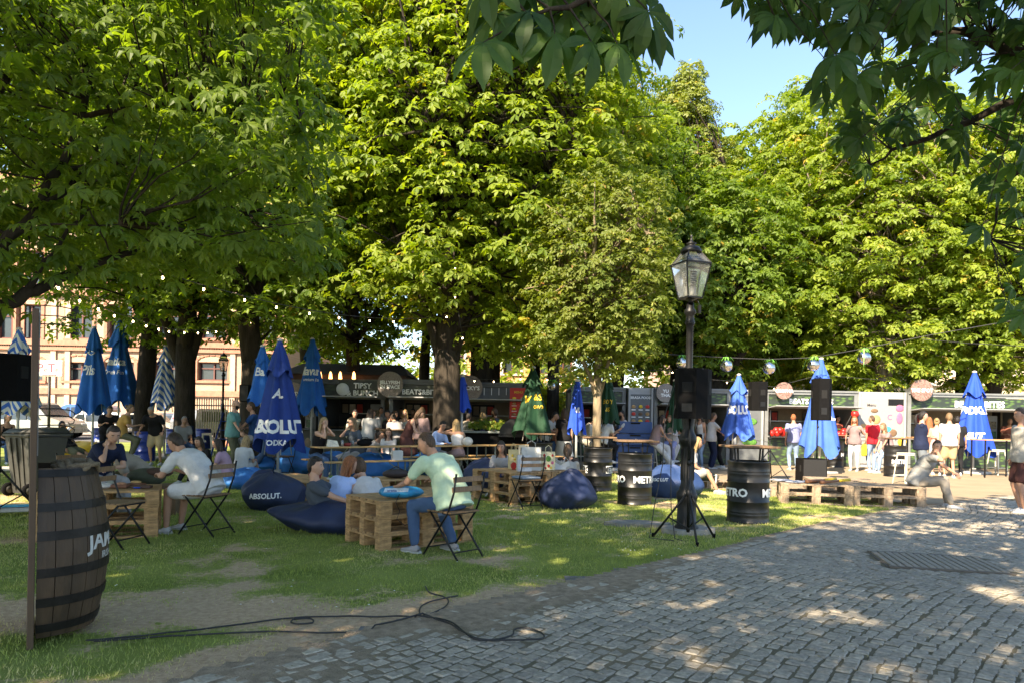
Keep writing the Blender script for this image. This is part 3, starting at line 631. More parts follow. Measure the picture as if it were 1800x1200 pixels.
V, F, T = scatter(P, np.stack([dx * 1.4 + g.normal(0, .35, m), dy * 1.4 - .25 + g.normal(0, .35, m), np.full(m, .8)], 1), g.uniform(.20, .36, m), np.clip(.4 + np.repeat(g.normal(0, .15, len(S)), per) + g.normal(0, .15, m), 0, 1), 1, dd)
M_LEAF_FORE = leaf_mat('leaf_fore', (.065, .12, .018), (.18, .25, .038), .55)
link('crown', big_mesh('crown', V, F, 4, M_LEAF_FORE, tone=T), T1)
allb = [p for b in br for p in b]
for k in range(0, len(S), 2):
    s = Vector(S[k]); b = min(allb, key=lambda p: (p - s).length)
    if (b - s).length < 2.6: mb.tube(wander(b, s, 4, .06, random, -.03), [.014, .011, .009, .006, .004], 4, cap=False)
mb.build('trunk', M_BARK, T1)

# the tree whose branches hang into the top right of the view, trunk just outside it
T2 = thing('park_tree', 'nearest chestnut at the right, big dark leaves hanging into the top of the view', 'tree', (5.2, 1.6, 0), 0, 'chestnut trees of the park')
O2 = Vector((5.2, 1.6, 0)); mb = MB(); W = lambda px, py, Y: AT(px, py, Y) - O2; br = []
mb.tube([(0, 0, -.1), (0, 0, .5), (-.05, 0, 2.2), (-.1, 0, 4.0)], [.4, .31, .27, .24], 14)
fkp = Vector((-.1, 0, 3.8))
limb([fkp, W(2200, 60, 3.6), W(1830, 100, 3.9), W(1700, 60, 4.2), W(1560, 45, 4.5), W(1500, 25, 4.8)], .07, .008)
limb([fkp, W(2300, 260, 4.2), W(1900, 130, 4.8), W(1700, 215, 5.0), W(1590, 255, 5.1), W(1530, 290, 5.2)], .06, .006)
limb([fkp, W(2200, 200, 4.8), W(1850, 240, 5.2), W(1760, 330, 5.4), W(1740, 420, 5.4)], .04, .006)
limb([Vector((-.1, 0, 3.6)), Vector((-2.0, .6, 4.2)), W(1300, -120, 2.8), W(1120, -50, 2.6), W(1040, 5, 2.55), W(930, 30, 2.5)], .05, .005)
limb([fkp, Vector((-2.0, .2, 5.4)), Vector((-4.6, 1.5, 6.5))], .15, .04)
limb([fkp, Vector((-1.2, 2.4, 5.6)), Vector((-3.0, 4.6, 6.6))], .14, .04)
limb([fkp, Vector((1.2, 1.4, 6.0)), Vector((2.0, 3.6, 7.2))], .14, .04)
g = np.random.default_rng(78); P = []; Sz = []; N = []; DD = []
def hang(px, py, Y, s, lean=(0, 0)):
    p = AT(px, py, Y) - O2; P.append(tuple(p)); Sz.append(s)
    N.append((g.normal(lean[0], .35), -.75 + g.normal(0, .3), .55 + g.normal(0, .2))); DD.append((g.normal(0, .6) + lean[0], .1, -1.0))
for (px, py, Y) in ((872, 25, 2.5), (905, 55, 2.6), (850, 75, 2.45), (880, 80, 2.7), (930, 20, 2.5), (960, 35, 2.65), (975, 60, 2.5), (1000, 20, 2.6), (1040, 75, 2.45), (1065, 35, 2.6), (1085, 78, 2.5), (1045, 60, 2.7),
                    (1115, 30, 2.6), (1140, 20, 2.5), (1100, 5, 2.6), (1135, 55, 2.7), (1020, -20, 2.6), (900, -25, 2.6), (1090, -30, 2.5), (955, -40, 2.6), (860, -30, 2.5)):
    hang(px, py, Y, g.uniform(.29, .35), ((px - 1000) / 300, 0))
POLY = [(1262, -30), (1290, 20), (1350, 60), (1400, 80), (1425, 150), (1445, 230), (1440, 280), (1490, 310), (1530, 335), (1570, 280), (1650, 290), (1720, 300), (1715, 380), (1735, 500), (1770, 560), (1830, 600), (2100, 560), (2100, -200), (1262, -200)]
def inside(x, y, poly):
    c = False; j = len(poly) - 1
    for i in range(len(poly)):
        if (poly[i][1] > y) != (poly[j][1] > y) and x < (poly[j][0] - poly[i][0]) * (y - poly[i][1]) / (poly[j][1] - poly[i][1]) + poly[i][0]: c = not c
        j = i
    return c
k = 0
while k < 480:
    px, py = g.uniform(1250, 2080), g.uniform(-190, 600)
    if not inside(px, py + 25, POLY): continue
    if py > 290 and g.random() < (.62 if px > 1690 else .2): continue
    hang(px, py, g.uniform(3.2, 4.6) if py < 150 else g.uniform(4.0, 6.2), g.uniform(.23, .31), (0, 0)); k += 1
NF = len(P)
for i in range(300):  # unseen leaves above the view, added to shade the right of the road
    P.append((g.uniform(-4.2, .8), g.uniform(1.6, 5.6), g.uniform(4.7, 7.2) + 0)); P[-1] = (P[-1][0], P[-1][1], max(P[-1][2], 6.3)); Sz.append(g.uniform(.45, .7)); N.append((g.normal(0, .4), g.normal(0, .4), 1)); DD.append((g.normal(0, 1), g.normal(0, 1), -.1))
for i in range(820):  # unseen crown overhead, filled out to shade the near road
    P.append((g.uniform(-8.2, 3), g.uniform(-4.5, 4.6), g.uniform(4.9, 8.2))); Sz.append(g.uniform(.42, .66)); N.append((g.normal(0, .4), g.normal(0, .4), 1)); DD.append((g.normal(0, 1), g.normal(0, 1), -.1))
P = np.array(P); Pw = P + np.array(O2)
ok = ~((Pw[:, 2] > 4.8) & (Pw[:, 2] - 1.4 < .64 * Pw[:, 1]) & (np.abs(Pw[:, 0]) < .9 * Pw[:, 1])); sel = np.where(ok)[0]
Vc = []; Fc = []; Tc = []; ofs = 0
for lo_, se in ((2, sel[sel < NF]), (1, sel[sel >= NF])):
    V, F, T = scatter(P[se], np.array(N)[se], np.array(Sz)[se], np.clip(g.normal(.4, .2, len(se)), 0, 1), lo_, np.array(DD)[se]); Vc.append(V); Fc.append(F + ofs); Tc.append(T); ofs += len(V)
link('crown', big_mesh('crown', np.concatenate(Vc), np.concatenate(Fc), 4, M_LEAF_NEAR, tone=np.concatenate(Tc)), T2)
allb = [p for b in br for p in b]
for i in sel:
    s = Vector(P[i]); b = min(allb, key=lambda p: (p - s).length)
    if (b - s).length < 1.5: mb.tube(wander(b, s, 3, .05, random, .04), [.005, .004, .003, .002], 4, cap=False)
mb.build('trunk', M_BARK, T2)
# ------------------------------------------------------------------ common materials
M_BLK = mat('black_paint', (.007, .007, .0075), .45, var=.3, scale=6, bump=.08, bscale=60, spec=.35)
M_BLKM = mat('black_matte', (.005, .005, .0055), .85, var=.3, scale=20, bump=.1, bscale=120, spec=.12)
M_STEEL = mat('steel', (.35, .35, .34), .4, .8, var=.15, scale=10)
M_WHITE = mat('white_paint', (.50, .49, .46), .5, var=.08, scale=5)
M_LETTER = mat('white_lettering', (.80, .80, .78), .6, var=.04)
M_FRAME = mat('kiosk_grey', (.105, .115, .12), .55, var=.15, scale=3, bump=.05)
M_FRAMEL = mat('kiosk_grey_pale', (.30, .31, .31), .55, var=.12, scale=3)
M_FRAMEM = mat('kiosk_grey_sunlit', (.17, .18, .18), .55, var=.12, scale=3)  # lighter kiosk grey for the sunlit row, sunlight put into the colour
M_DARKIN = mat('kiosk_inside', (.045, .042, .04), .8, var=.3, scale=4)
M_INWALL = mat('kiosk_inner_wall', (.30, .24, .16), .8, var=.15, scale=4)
M_GLASS = mat('dark_glass', (.03, .04, .045), .12, var=.2, scale=2)
M_WOODT = mat('table_wood', (.42, .255, .105), .6, var=.3, scale=7, stretch=(1, 9, 1), bump=.12)
M_WOODB = mat('board_wood', (.16, .095, .05), .7, var=.35, scale=8, stretch=(9, 1, 1), bump=.15)
M_PALLET = mat('pallet_wood', (.40, .235, .105), .85, var=.42, scale=9, stretch=(1, 1, 4), bump=.4, bscale=40)
M_PALLET2 = mat('pallet_wood_grey', (.27, .20, .135), .88, var=.42, scale=9, stretch=(4, 1, 1), bump=.4, bscale=40)
M_RED = mat('red', (.50, .03, .02), .6, var=.2)
M_PINK = mat('pink', (.55, .12, .22), .6, var=.1)
M_YEL = mat('yellow', (.72, .48, .03), .6, var=.15)
M_GRN = mat('plant_green', (.07, .20, .03), .6, var=.5, scale=20)
M_TEAL = mat('teal', (.03, .40, .50), .6, var=.15)

# ------------------------------------------------------------------ houses
def brick_mat(name, c1, c2, cm, sc=1.0):
    m = bpy.data.materials.new(name); m.use_nodes = True; n = m.node_tree.nodes; l = m.node_tree.links; b = n['Principled BSDF']
    tc = n.new('ShaderNodeTexCoord'); sx = n.new('ShaderNodeSeparateXYZ'); cb = n.new('ShaderNodeCombineXYZ'); l.new(tc.outputs['Object'], sx.inputs[0])
    l.new(sx.outputs[0], cb.inputs[0]); l.new(sx.outputs[2], cb.inputs[1])
    br = n.new('ShaderNodeTexBrick'); l.new(cb.outputs[0], br.inputs['Vector']); br.inputs['Scale'].default_value = sc; br.inputs['Brick Width'].default_value = .27; br.inputs['Row Height'].default_value = .085; br.inputs['Mortar Size'].default_value = .010
    br.inputs['Color1'].default_value = (*c1, 1); br.inputs['Color2'].default_value = (*c2, 1); br.inputs['Mortar'].default_value = (*cm, 1)
    nz = n.new('ShaderNodeTexNoise'); nz.inputs['Scale'].default_value = .7; nz.inputs['Detail'].default_value = 6; l.new(tc.outputs['Object'], nz.inputs['Vector'])
    mr = n.new('ShaderNodeMapRange'); mr.inputs[3].default_value = .72; mr.inputs[4].default_value = 1.25; l.new(nz.outputs['Fac'], mr.inputs[0])
    mx = n.new('ShaderNodeMix'); mx.data_type = 'RGBA'; mx.blend_type = 'MULTIPLY'; mx.inputs[0].default_value = 1; l.new(br.outputs[0], mx.inputs[6]); l.new(mr.outputs[0], mx.inputs[7])
    l.new(mx.outputs[2], b.inputs['Base Color']); b.inputs['Roughness'].default_value = .9; return m
M_BRICK = brick_mat('brick_ochre', (.44, .29, .19), (.38, .23, .15), (.42, .34, .26))
M_TERRA = mat('terracotta', (.36, .17, .11), .85, var=.2, scale=4)
M_REDWOOD = mat('window_brown', (.11, .035, .025), .6, var=.2)
def house(name, label, x0, x1, Y, top, wins, wallm, sill, trim, framem, bands=(), rz=0.0, panes=(2, 2)):
    """front wall pierced by real openings; wins = (cx, w, z0, z1, arch)"""
    t = thing(name, label, 'building', ((x0 + x1) / 2, Y, 0), rz); X0, X1 = -(x1 - x0) / 2, (x1 - x0) / 2
    cxm = (x0 + x1) / 2; mb = MB(); ws = sorted([(w[0] - cxm, *w[1:]) for w in wins]); cols = {}
    for w in ws: cols.setdefault(round(w[0], 2), []).append(w)
    x = X0
    for cx, lst in sorted(cols.items()):
        wd = max(w[1] for w in lst); a, b = cx - wd / 2, cx + wd / 2
        if a > x: mb.box(((x + a) / 2, .25, top / 2), (a - x, .5, top))
        z = 0
        for w in sorted(lst, key=lambda q: q[2]):
            if w[2] > z: mb.box((cx, .25, (z + w[2]) / 2), (wd, .5, w[2] - z))
            if wd - w[1] > .02:
                for s in (-1, 1): mb.box((cx + s * (w[1] + wd) / 4, .25, (w[2] + w[3]) / 2), ((wd - w[1]) / 2, .5, w[3] - w[2]))
            z = w[3]
        if z < top: mb.box((cx, .25, (z + top) / 2), (wd, .5, top - z))
        x = b
    if x < X1: mb.box(((x + X1) / 2, .25, top / 2), (X1 - x, .5, top))
    mb.box((0, 6.25, top / 2), (X1 - X0, 11.4, top - .1)); mb.build('wall', wallm, t)
    for (cx, w, z0, z1, arch) in ws:
        f = MB()
        for s in (-1, 1): f.box((cx + s * (w / 2 - .05), .30, (z0 + z1) / 2), (.10, .10, z1 - z0))
        f.box((cx, .30, z0 + .05), (w - .2, .10, .1)).box((cx, .30, z1 - .05), (w - .2, .10, .1)).box((cx, .295, (z0 + z1) / 2), (.09, .09, z1 - z0 - .2))
        f.box((cx, .29, z0 + (z1 - z0) * .66), (w - .2, .07, .08)); fo = f.build('window', framem, t)
        MB().box((cx, .38, (z0 + z1) / 2), (w, .03, z1 - z0)).build('pane', M_GLASS, fo)
        tr = MB().box((cx, -.05, z0 - .1), (w + .5, .22, .16))
        for s in (-1, 1): tr.box((cx + s * (w / 2 + .12), -.03, (z0 + z1) / 2), (.22, .1, z1 - z0))
        if arch:
            k = 9
            for i in range(k):
                a0 = math.pi * (i + .06) / k; a1 = math.pi * (i + .94) / k; r0, r1 = w / 2 + .02, w / 2 + .30
                tr.prism([(cx + math.cos(a) * r, math.sin(a) * r * .42) for a, r in ((a0, r0), (a0, r1), (a1, r1), (a1, r0))], -.10, -.02, M=Matrix.Translation((0, -.09, z1)) @ Matrix.Rotation(R(90), 4, 'X'))
        else: tr.box((cx, -.04, z1 + .14), (w + .5, .16, .24))
        tr.build('window_trim', trim, fo)
    for (z, h, d) in bands: MB().box((0, -.05 - d / 2, z), (X1 - X0 + .1, d + .1, h)).build('cornice', trim, t)
    return t, X0, X1
Yb = 49.0; wz = lambda py, px=300: AT(px, py, Yb).z; wx = lambda px: XA(px, Yb, 640)
wins = []
for px in (50, 140, 210, 298, 374, 460): wins.append((wx(px), 2.05, wz(668, px), wz(636, px), True))
for px in (15, 50, 140, 210, 298, 374, 460): wins.append((wx(px), 1.7, wz(595, px), wz(535, px), True))
for px in (-40, 15, 50, 140, 210, 298, 374, 460): wins.append((wx(px), 1.7, wz(500, px), wz(440, px), True))
hs, X0, X1 = house('brick_building', 'long ochre brick building with terracotta trims and arched brown windows behind the left trees', wx(-120), wx(505), Yb, 17.0, wins, M_BRICK, None, M_TERRA, M_REDWOOD, bands=[(wz(606), .35, .22), (wz(616), .22, .12), (wz(520), .3, .2), (wz(690), .4, .1)])
dent = MB()
for i in range(150): dent.box((X0 + .2 + i * (X1 - X0 - .4) / 149, -.1, wz(611)), (.09, .14, .15))
tag(dent.build('dentil', M_BRICK, hs), kind='stuff')
for px in (95, 120, 250, 335, 410): MB().box((wx(px) - (wx(-120) + wx(505)) / 2, -.07, 8.5), (.35, .12, 16.9)).build('pilaster', mat('brick_pale', (.46, .34, .25), .9, var=.15, scale=5), hs)
MB().box((0, 5.5, 17.3), (X1 - X0 + 1, 13, .6)).box((0, 6, 18), (X1 - X0, 9, 1)).build('roof', M_TERRA, hs)
Yo = 62.0
house('orange_building', 'orange plastered building glimpsed between the dark trunks behind the thick tree', XA(775, Yo, 640), XA(1010, Yo, 640), Yo, 14, [(XA(px, Yo, 640), 1.5, z, z + 2.2, False) for px in (800, 850, 900, 950, 990) for z in (1.5, 5.5, 9.5)], mat('plaster_orange', (.52, .27, .12), .9, var=.12, scale=1), None, M_WHITE, M_REDWOOD, bands=[(4.6, .3, .15)])
Yr = 50.0
house('cream_building', 'cream plastered town house with pale window frames behind the stalls on the right', XA(1360, Yr, 640), XA(1960, Yr, 640), Yr, 15, [(XA(px, Yr, 640), 1.7, z, z + 2.3, False) for px in range(1390, 1960, 62) for z in (1.2, 5.2, 9.2)], mat('plaster_cream', (.62, .50, .33), .9, var=.1, scale=1), None, mat('stone_pale', (.62, .56, .48), .85, var=.1), M_REDWOOD, bands=[(4.5, .3, .2), (8.5, .25, .15), (14.6, .5, .4)])
house('pink_building', 'pale pink house seen through gaps in the crowns above the stalls', XA(1180, 56, 640), XA(1350, 56, 640), 56, 16, [(XA(px, 56, 640), 1.5, z, z + 2.2, False) for px in (1200, 1240, 1280, 1320) for z in (1.5, 5.5, 9.5)], mat('plaster_pink', (.60, .42, .36), .9, var=.1, scale=1), None, M_WHITE, M_REDWOOD, bands=[(4.6, .3, .15), (8.6, .3, .15)])

# ------------------------------------------------------------------ cars on the street
def car(kind, loc, rz, paint, label):
    t = thing('parked_car', label, 'car' if kind != 'van' else 'van', loc, rz, 'cars parked on the street')
    prof = {'van': [(-2.15, .35), (-2.2, .9), (-2.1, 1.72), (-1.95, 1.86), (.35, 1.88), (.55, 1.80), (1.20, 1.16), (1.95, .98), (2.15, .80), (2.2, .35)],
            'hatch': [(-1.95, .35), (-2.0, .85), (-1.75, 1.32), (-1.45, 1.45), (.3, 1.46), (.95, 1.02), (1.8, .86), (1.98, .6), (2.0, .35)],
            'suv': [(-2.2, .4), (-2.25, 1.0), (-2.0, 1.62), (-1.8, 1.72), (.3, 1.74), (1.0, 1.15), (1.9, 1.02), (2.15, .8), (2.2, .4)]}[kind]
    w = .86; n = len(prof); b = MB(); V = []
    for s, k in ((-1, 0), (-1, 1), (1, 1), (1, 0)):
        for (x, z) in prof: tap = 1 - .16 * max(0, (z - .95)) ; V.append((x * (1 if k == 0 else .985), s * (w * tap - (0 if k == 0 else 0)) * (1 if k == 0 else 1), z))
    V = [(x, s * (w * (1 - .17 * max(0, z - .95))), z) for s in (-1, 1) for (x, z) in prof]
    F = [tuple(range(n)), tuple(range(2 * n - 1, n - 1, -1))] + [(i, n + i, n + (i + 1) % n, (i + 1) % n) for i in range(n)]
    b.add(V, F)
    for sx in (-1, 1): b.box((sx * 2.08, 0, .5), (.24, 1.66, .28), bev=.08)
    pm = mat('car_' + paint[0], paint[1], .28, .3, var=.05, scale=2, coat=.6); b.build('body', pm, t)
    zt = prof[4][1]; zs = 1.0 if kind != 'hatch' else .93
    for s in (-1, 1):
        yy = lambda z: s * (w * (1 - .17 * max(0, z - .95)) + .006)
        g0 = MB(); z1 = zt - .16
        spans = [(-1.75, -.85), (-.78, .1), (.17, .92)] if kind != 'hatch' else [(-1.5, -.8), (-.73, .05), (.12, .78)]
        for i, (a, c) in enumerate(spans):
            tx = c if i < 2 else c - (z1 - zs) * .85
            q = MB().add([(a, yy(zs), zs), (c, yy(zs), zs), (tx, yy(z1), z1), (a + (.1 if i == 0 else 0), yy(z1), z1)], [(0, 1, 2, 3) if s < 0 else (3, 2, 1, 0)]); q.build('window', M_GLASS, t)
    ws = prof[5]; we = prof[6]; MB().add([(ws[0] + .03, -.68, ws[1] - .03), (ws[0] + .03, .68, ws[1] - .03), (we[0] + .01, .76, we[1] + .03), (we[0] + .01, -.76, we[1] + .03)], [(0, 1, 2, 3)]).add([(ws[0] + .055, -.68, ws[1] - .015), (ws[0] + .055, .68, ws[1] - .015), (we[0] + .035, .76, we[1] + .045), (we[0] + .035, -.76, we[1] + .045)], [(0, 3, 2, 1)]).build('windscreen', M_GLASS, t)
    rb = prof[2]; MB().box((-2.12 if kind != 'hatch' else -1.86, 0, (zs + zt) / 2 - .06), (.05, 1.25, .42)).build('rear_window', M_GLASS, t)
    for x in (-1.35, 1.35):
        for s in (-1, 1):
            wh = MB().lathe([(.18, -.1), (.31, -.1), (.33, -.06), (.33, .06), (.31, .1), (.18, .1)], 18).mesh('wheel', M_BLKM); o = link('wheel', wh, t, (x, s * .78, .33)); o.rotation_euler = (R(90), 0, 0)
            rm = MB().lathe([(.0, -.03), (.19, -.06), (.19, .06), (.0, .05)], 10, smooth=False).mesh('rim', M_STEEL); o2 = link('rim', rm, o, (0, 0, 0))
    for s in (-1, 1):
        MB().box((prof[-2][0] - .04, s * .62, .76), (.14, .36, .16), bev=.04).build('headlight', M_WHITE, t)
        MB().box((-2.13 if kind != 'hatch' else -1.93, s * .72, 1.02 if kind != 'hatch' else .9), (.12, .14, .38), bev=.03).build('taillight', M_RED, t)
    return t
def px3(px, Y): return (XA(px, Y, 745), Y, .02)
car('van', px3(66, 37), R(-8), ('silver', (.30, .30, .27)), 'silver grey van behind the striped parasol and the wheelie bin')
car('van', px3(138, 43.5), R(188), ('blue', (.04, .12, .36)), 'blue panel van behind the sign on a pole')
car('hatch', px3(166, 39.5), R(184), ('white', (.62, .62, .60)), 'white small car behind the blue van')
car('suv', px3(372, 41), R(72), ('grey', (.22, .23, .24)), 'grey estate car seen from behind through the iron fence')
car('hatch', px3(262, 41), R(2), ('beige', (.34, .31, .25)), 'beige car parked between the two dark trunks')
car('hatch', px3(318, 44), R(0), ('dark', (.06, .07, .09)), 'dark car parked beside the fence behind the forked trunk')

# iron fence
fx0, fx1, Yf = XA(330, 33, 710), XA(430, 33, 710), 33.0
fe = thing('iron_fence', 'black iron railing with pointed bars in front of the brick building', 'fence', ((fx0 + fx1) / 2, Yf, 0)); n = 25; L = fx1 - fx0
bar = MB().box((0, 0, 1.05), (.035, .035, 2.1)).lathe([(.035, 2.1), (0, 2.22)], 4, smooth=False).mesh('bar', M_BLK)
for i in range(n): link('bar', bar, fe, (-L / 2 + i * L / (n - 1), 0, 0))
for z in (.3, 1.85): MB().box((0, .03, z), (L, .03, .06)).build('rail', M_BLK, fe)
MB().box((0, .05, .11), (L, .3, .2)).build('kerb', M_TERRA, fe)

# ------------------------------------------------------------------ stalls
def banner_mat(name, base, leafc, sc=5.0):
    m = bpy.data.materials.new(name); m.use_nodes = True; n = m.node_tree.nodes; l = m.node_tree.links; b = n['Principled BSDF']
    tc = n.new('ShaderNodeTexCoord'); w = n.new('ShaderNodeTexVoronoi'); w.inputs['Scale'].default_value = sc; mp = n.new('ShaderNodeMapping'); mp.inputs['Rotation'].default_value = (0, .6, 0); mp.inputs['Scale'].default_value = (1, 1, 2.6)
    l.new(tc.outputs['Object'], mp.inputs[0]); l.new(mp.outputs[0], w.inputs['Vector'])
    rp = n.new('ShaderNodeValToRGB'); l.new(w.outputs['Distance'], rp.inputs[0]); rp.color_ramp.elements[0].position = .15; rp.color_ramp.elements[0].color = (*leafc, 1)
    rp.color_ramp.elements[1].position = .55; rp.color_ramp.elements[1].color = (*base, 1); l.new(rp.outputs[0], b.inputs['Base Color']); b.inputs['Roughness'].default_value = .5; return m
M_BAN = banner_mat('jungle_banner', (.022, .032, .024), (.08, .15, .035)); M_BAND = banner_mat('dark_banner', (.045, .05, .045), (.07, .09, .06), 3)
def seq_mat():
    m = bpy.data.materials.new('sequin_disc'); m.use_nodes = True; n = m.node_tree.nodes; l = m.node_tree.links; b = n['Principled BSDF']
    tc = n.new('ShaderNodeTexCoord'); w = n.new('ShaderNodeTexVoronoi'); w.inputs['Scale'].default_value = 22; l.new(tc.outputs['Object'], w.inputs['Vector'])
    rp = n.new('ShaderNodeValToRGB'); l.new(w.outputs['Color'], rp.inputs[0]); rp.color_ramp.elements[0].color = (.15, .075, .055, 1); rp.color_ramp.elements[1].color = (.42, .27, .22, 1); l.new(rp.outputs[0], b.inputs['Base Color']); b.inputs['Roughness'].default_value = .35; b.inputs['Metallic'].default_value = .3; return m
M_SEQ = seq_mat()
def stall(px0, px1, Y, label, title, top_py=None, fr=None, banner=None, awn=True, cut=True, H=2.6, sun=False, inner=None, size=.26, front=None):
    x0, x1 = XA(px0, Y, 700), XA(px1, Y, 700); w = x1 - x0; fr = fr or M_FRAME; banner = banner or M_BAN
    t = thing('food_stall', label, 'stall', ((x0 + x1) / 2, Y, 0), 0, 'container food stalls round the square'); D = 2.4
    for s in (-1, 1):
        for y in (0.06, D): MB().box((s * (w / 2 - .06), y, H / 2), (.12, .12, H)).build('post', fr, t)
    for y in (.06, D): MB().box((0, y, H - .07), (w - .24, .12, .14)).build('roof_beam', fr, t)
    MB().box((0, D / 2, H - .02), (w - .02, D + .08, .06)).build('roof', fr, t)
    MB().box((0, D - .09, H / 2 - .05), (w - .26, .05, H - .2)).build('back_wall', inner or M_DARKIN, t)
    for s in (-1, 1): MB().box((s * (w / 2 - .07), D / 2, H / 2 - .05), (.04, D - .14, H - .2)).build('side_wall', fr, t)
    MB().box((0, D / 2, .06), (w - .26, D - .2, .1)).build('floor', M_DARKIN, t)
    fz = H - .37; MB().box((0, .055, fz), (w - .26, .05, .42)).build('fascia', banner, t)
    if title: text_flat(title, size, (0, .022, fz - size * .34), M_LETTER, t, bold=.03)
    if awn:
        MB().add([(-w / 2 + .1, 0, 1.98), (w / 2 - .1, 0, 1.98), (w / 2 - .1, -.75, 2.03), (-w / 2 + .1, -.75, 2.03), (-w / 2 + .1, 0, 2.01), (w / 2 - .1, 0, 2.01), (w / 2 - .1, -.75, 2.06), (-w / 2 + .1, -.75, 2.06)], [(3, 2, 1, 0), (4, 5, 6, 7), (0, 1, 5, 4), (1, 2, 6, 5), (2, 3, 7, 6), (3, 0, 4, 7)]).build('awning_flap', M_FRAMEL, t)
    MB().box((0, .07, .5), (w - .26, .06, .94)).build('front_panel', front or banner, t)
    MB().box((0, -.05, 1.0), (w - .2, .42, .05), bev=.01).build('counter', M_FRAMEL if sun else M_FRAME, t)  # stalls standing in sun get a paler counter, light put into the colour
    # things a stall keeps inside: back shelf, fridge, menu screen, hanging lamps
    MB().box((0, D - .45, .95), (w - .5, .5, .04)).box((0, D - .3, 1.55), (w * .5, .25, .03)).build('shelf', M_STEEL, t)
    fg = MB().box((w * .28, D - .5, 1.0), (.62, .6, 1.75), bev=.02).build('fridge', M_FRAMEL, t)
    for i in range(4): MB().box((w * .28, D - .82, .45 + i * .36), (.5, .02, .27)).build('shelf', mat('fridge_bottles%d' % (i % 2), ((.05, .16, .07), (.20, .16, .10))[i % 2], .4, var=.8, scale=24), fg)
    MB().box((-w * .22, D - .16, 1.72), (.8, .04, .42), bev=.01).build('menu_screen', M_BLK, t)
    for i in range(3):
        MB().box((-w * .22 - .25 + i * .25, D - .19, 1.72), (.2, .012, .3)).build('menu_panel', (M_INWALL, mat('menu_cream', (.5, .45, .35), .7), M_RED)[i], t)
    for i in range(5):
        x = -w / 2 + .4 + i * (w - .8) / 4; h = .10 + .1 * ((i * 7) % 3); MB().lathe([(.05, 0), (.05, h), (.025, h + .04), (.022, h + .09)], 8, c=(x, D - .5, .97)).build('bottle', (M_GRN, M_WHITE, M_WOODT, M_RED)[i % 4], t)
    return t
def disc_sign(px, py, Y, r, lines, label, size, m=None):
    p = AT(px, py, Y); t = thing('round_sign', label, 'sign', (p.x, p.y, p.z), 0, 'round sequin stall signs')
    mb = MB(); mb.prism([(math.cos(a * math.pi / 18) * r, math.sin(a * math.pi / 18) * r) for a in range(36)], -.03, .03, M=Matrix.Rotation(R(90), 4, 'X')); mb.build('disc', m or M_SEQ, t)
    for i, s in enumerate(lines): text_flat(s, size, (0, -.036, (len(lines) / 2 - i) * size * .95 - size * .85), M_LETTER, t, bold=.035)
    MB().box((0, .06, -.1), (.06, .06, r * 1.6)).build('bracket', M_FRAME, t); return t
M_SEQD = mat('sequin_dark', (.17, .145, .13), .4, .3, var=.5, scale=45)
# the left row in the shade
stall(560, 676, 22.5, 'dark stall with large pale front lettering and round emblem, in the left row', None, banner=M_BAND)
stall(430, 556, 23.2, 'dark stall half hidden by the blue parasols', None, banner=M_BAND)
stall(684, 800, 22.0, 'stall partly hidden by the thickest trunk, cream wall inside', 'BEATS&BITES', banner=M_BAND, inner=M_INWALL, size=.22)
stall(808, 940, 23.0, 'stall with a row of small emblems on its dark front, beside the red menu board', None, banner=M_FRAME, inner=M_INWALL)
def sign_text(px, py, Y, s, size, label=None, m=None, bold=.02, plate=None, cat='sign', name='stall_sign'):
    p = AT(px, py, Y); t = thing(name, label, cat, tuple(p), 0)
    MB().box((0, .02, 0), (plate[0], .02, plate[1])).build('plate', plate[2], t)
    for i, q in enumerate(s.split('\n')): text_flat(q, size, (0, .0, (len(s.split('\n')) / 2 - i) * size - size * .8), m or M_LETTER, t, bold=bold)
    return t
p_ = sign_text(637, 684, 22.44, 'TIPSY\n& BUNCH', .23, 'dark stall front board with two lines of letters and a round pale emblem', plate=(1.5, .62, M_BAND), bold=.03)
MB().lathe([(.0, 0), (.2, 0), (.2, .02), (0, .02)], 20).build('emblem', M_LETTER, p_); bpy.data.objects[-1] if False else None
_e = [o for o in p_.children if o.name.startswith('emblem')][0]; _e.location = (-.62, .0, .0); _e.rotation_euler = (R(90), 0, 0)
text_flat("C'S", .2, (-1.05, .02, 2.17), M_LETTER, [o for o in bpy.data.objects if o.name == 'food_stall'][0])
disc_sign(686, 675, 21.9, .40, ['JELLYFISH', 'IN SPACE'], 'round dark sequin sign with two lines, left of the thickest trunk', .145, M_SEQD)
disc_sign(826, 681, 22.6, .40, ["MICKY'S"], 'round dark sign behind the small blue parasol right of the thickest trunk', .17, M_SEQD)
disc_sign(516, 691, 22.9, .36, ['GIPSY'], 'round dark sign between the royal blue and the bright blue parasol', .17, M_SEQD)
for i in range(5):
    p = AT(838 + i * 13, 687, 22.98); MB().box((0, 0, 0), (.02, .02, .24)).build('emblem_bar', M_LETTER, [o for o in bpy.data.objects if o.name == 'food_stall.003'][0], (p.x - XA(874, 23, 700), 0.02, p.z))
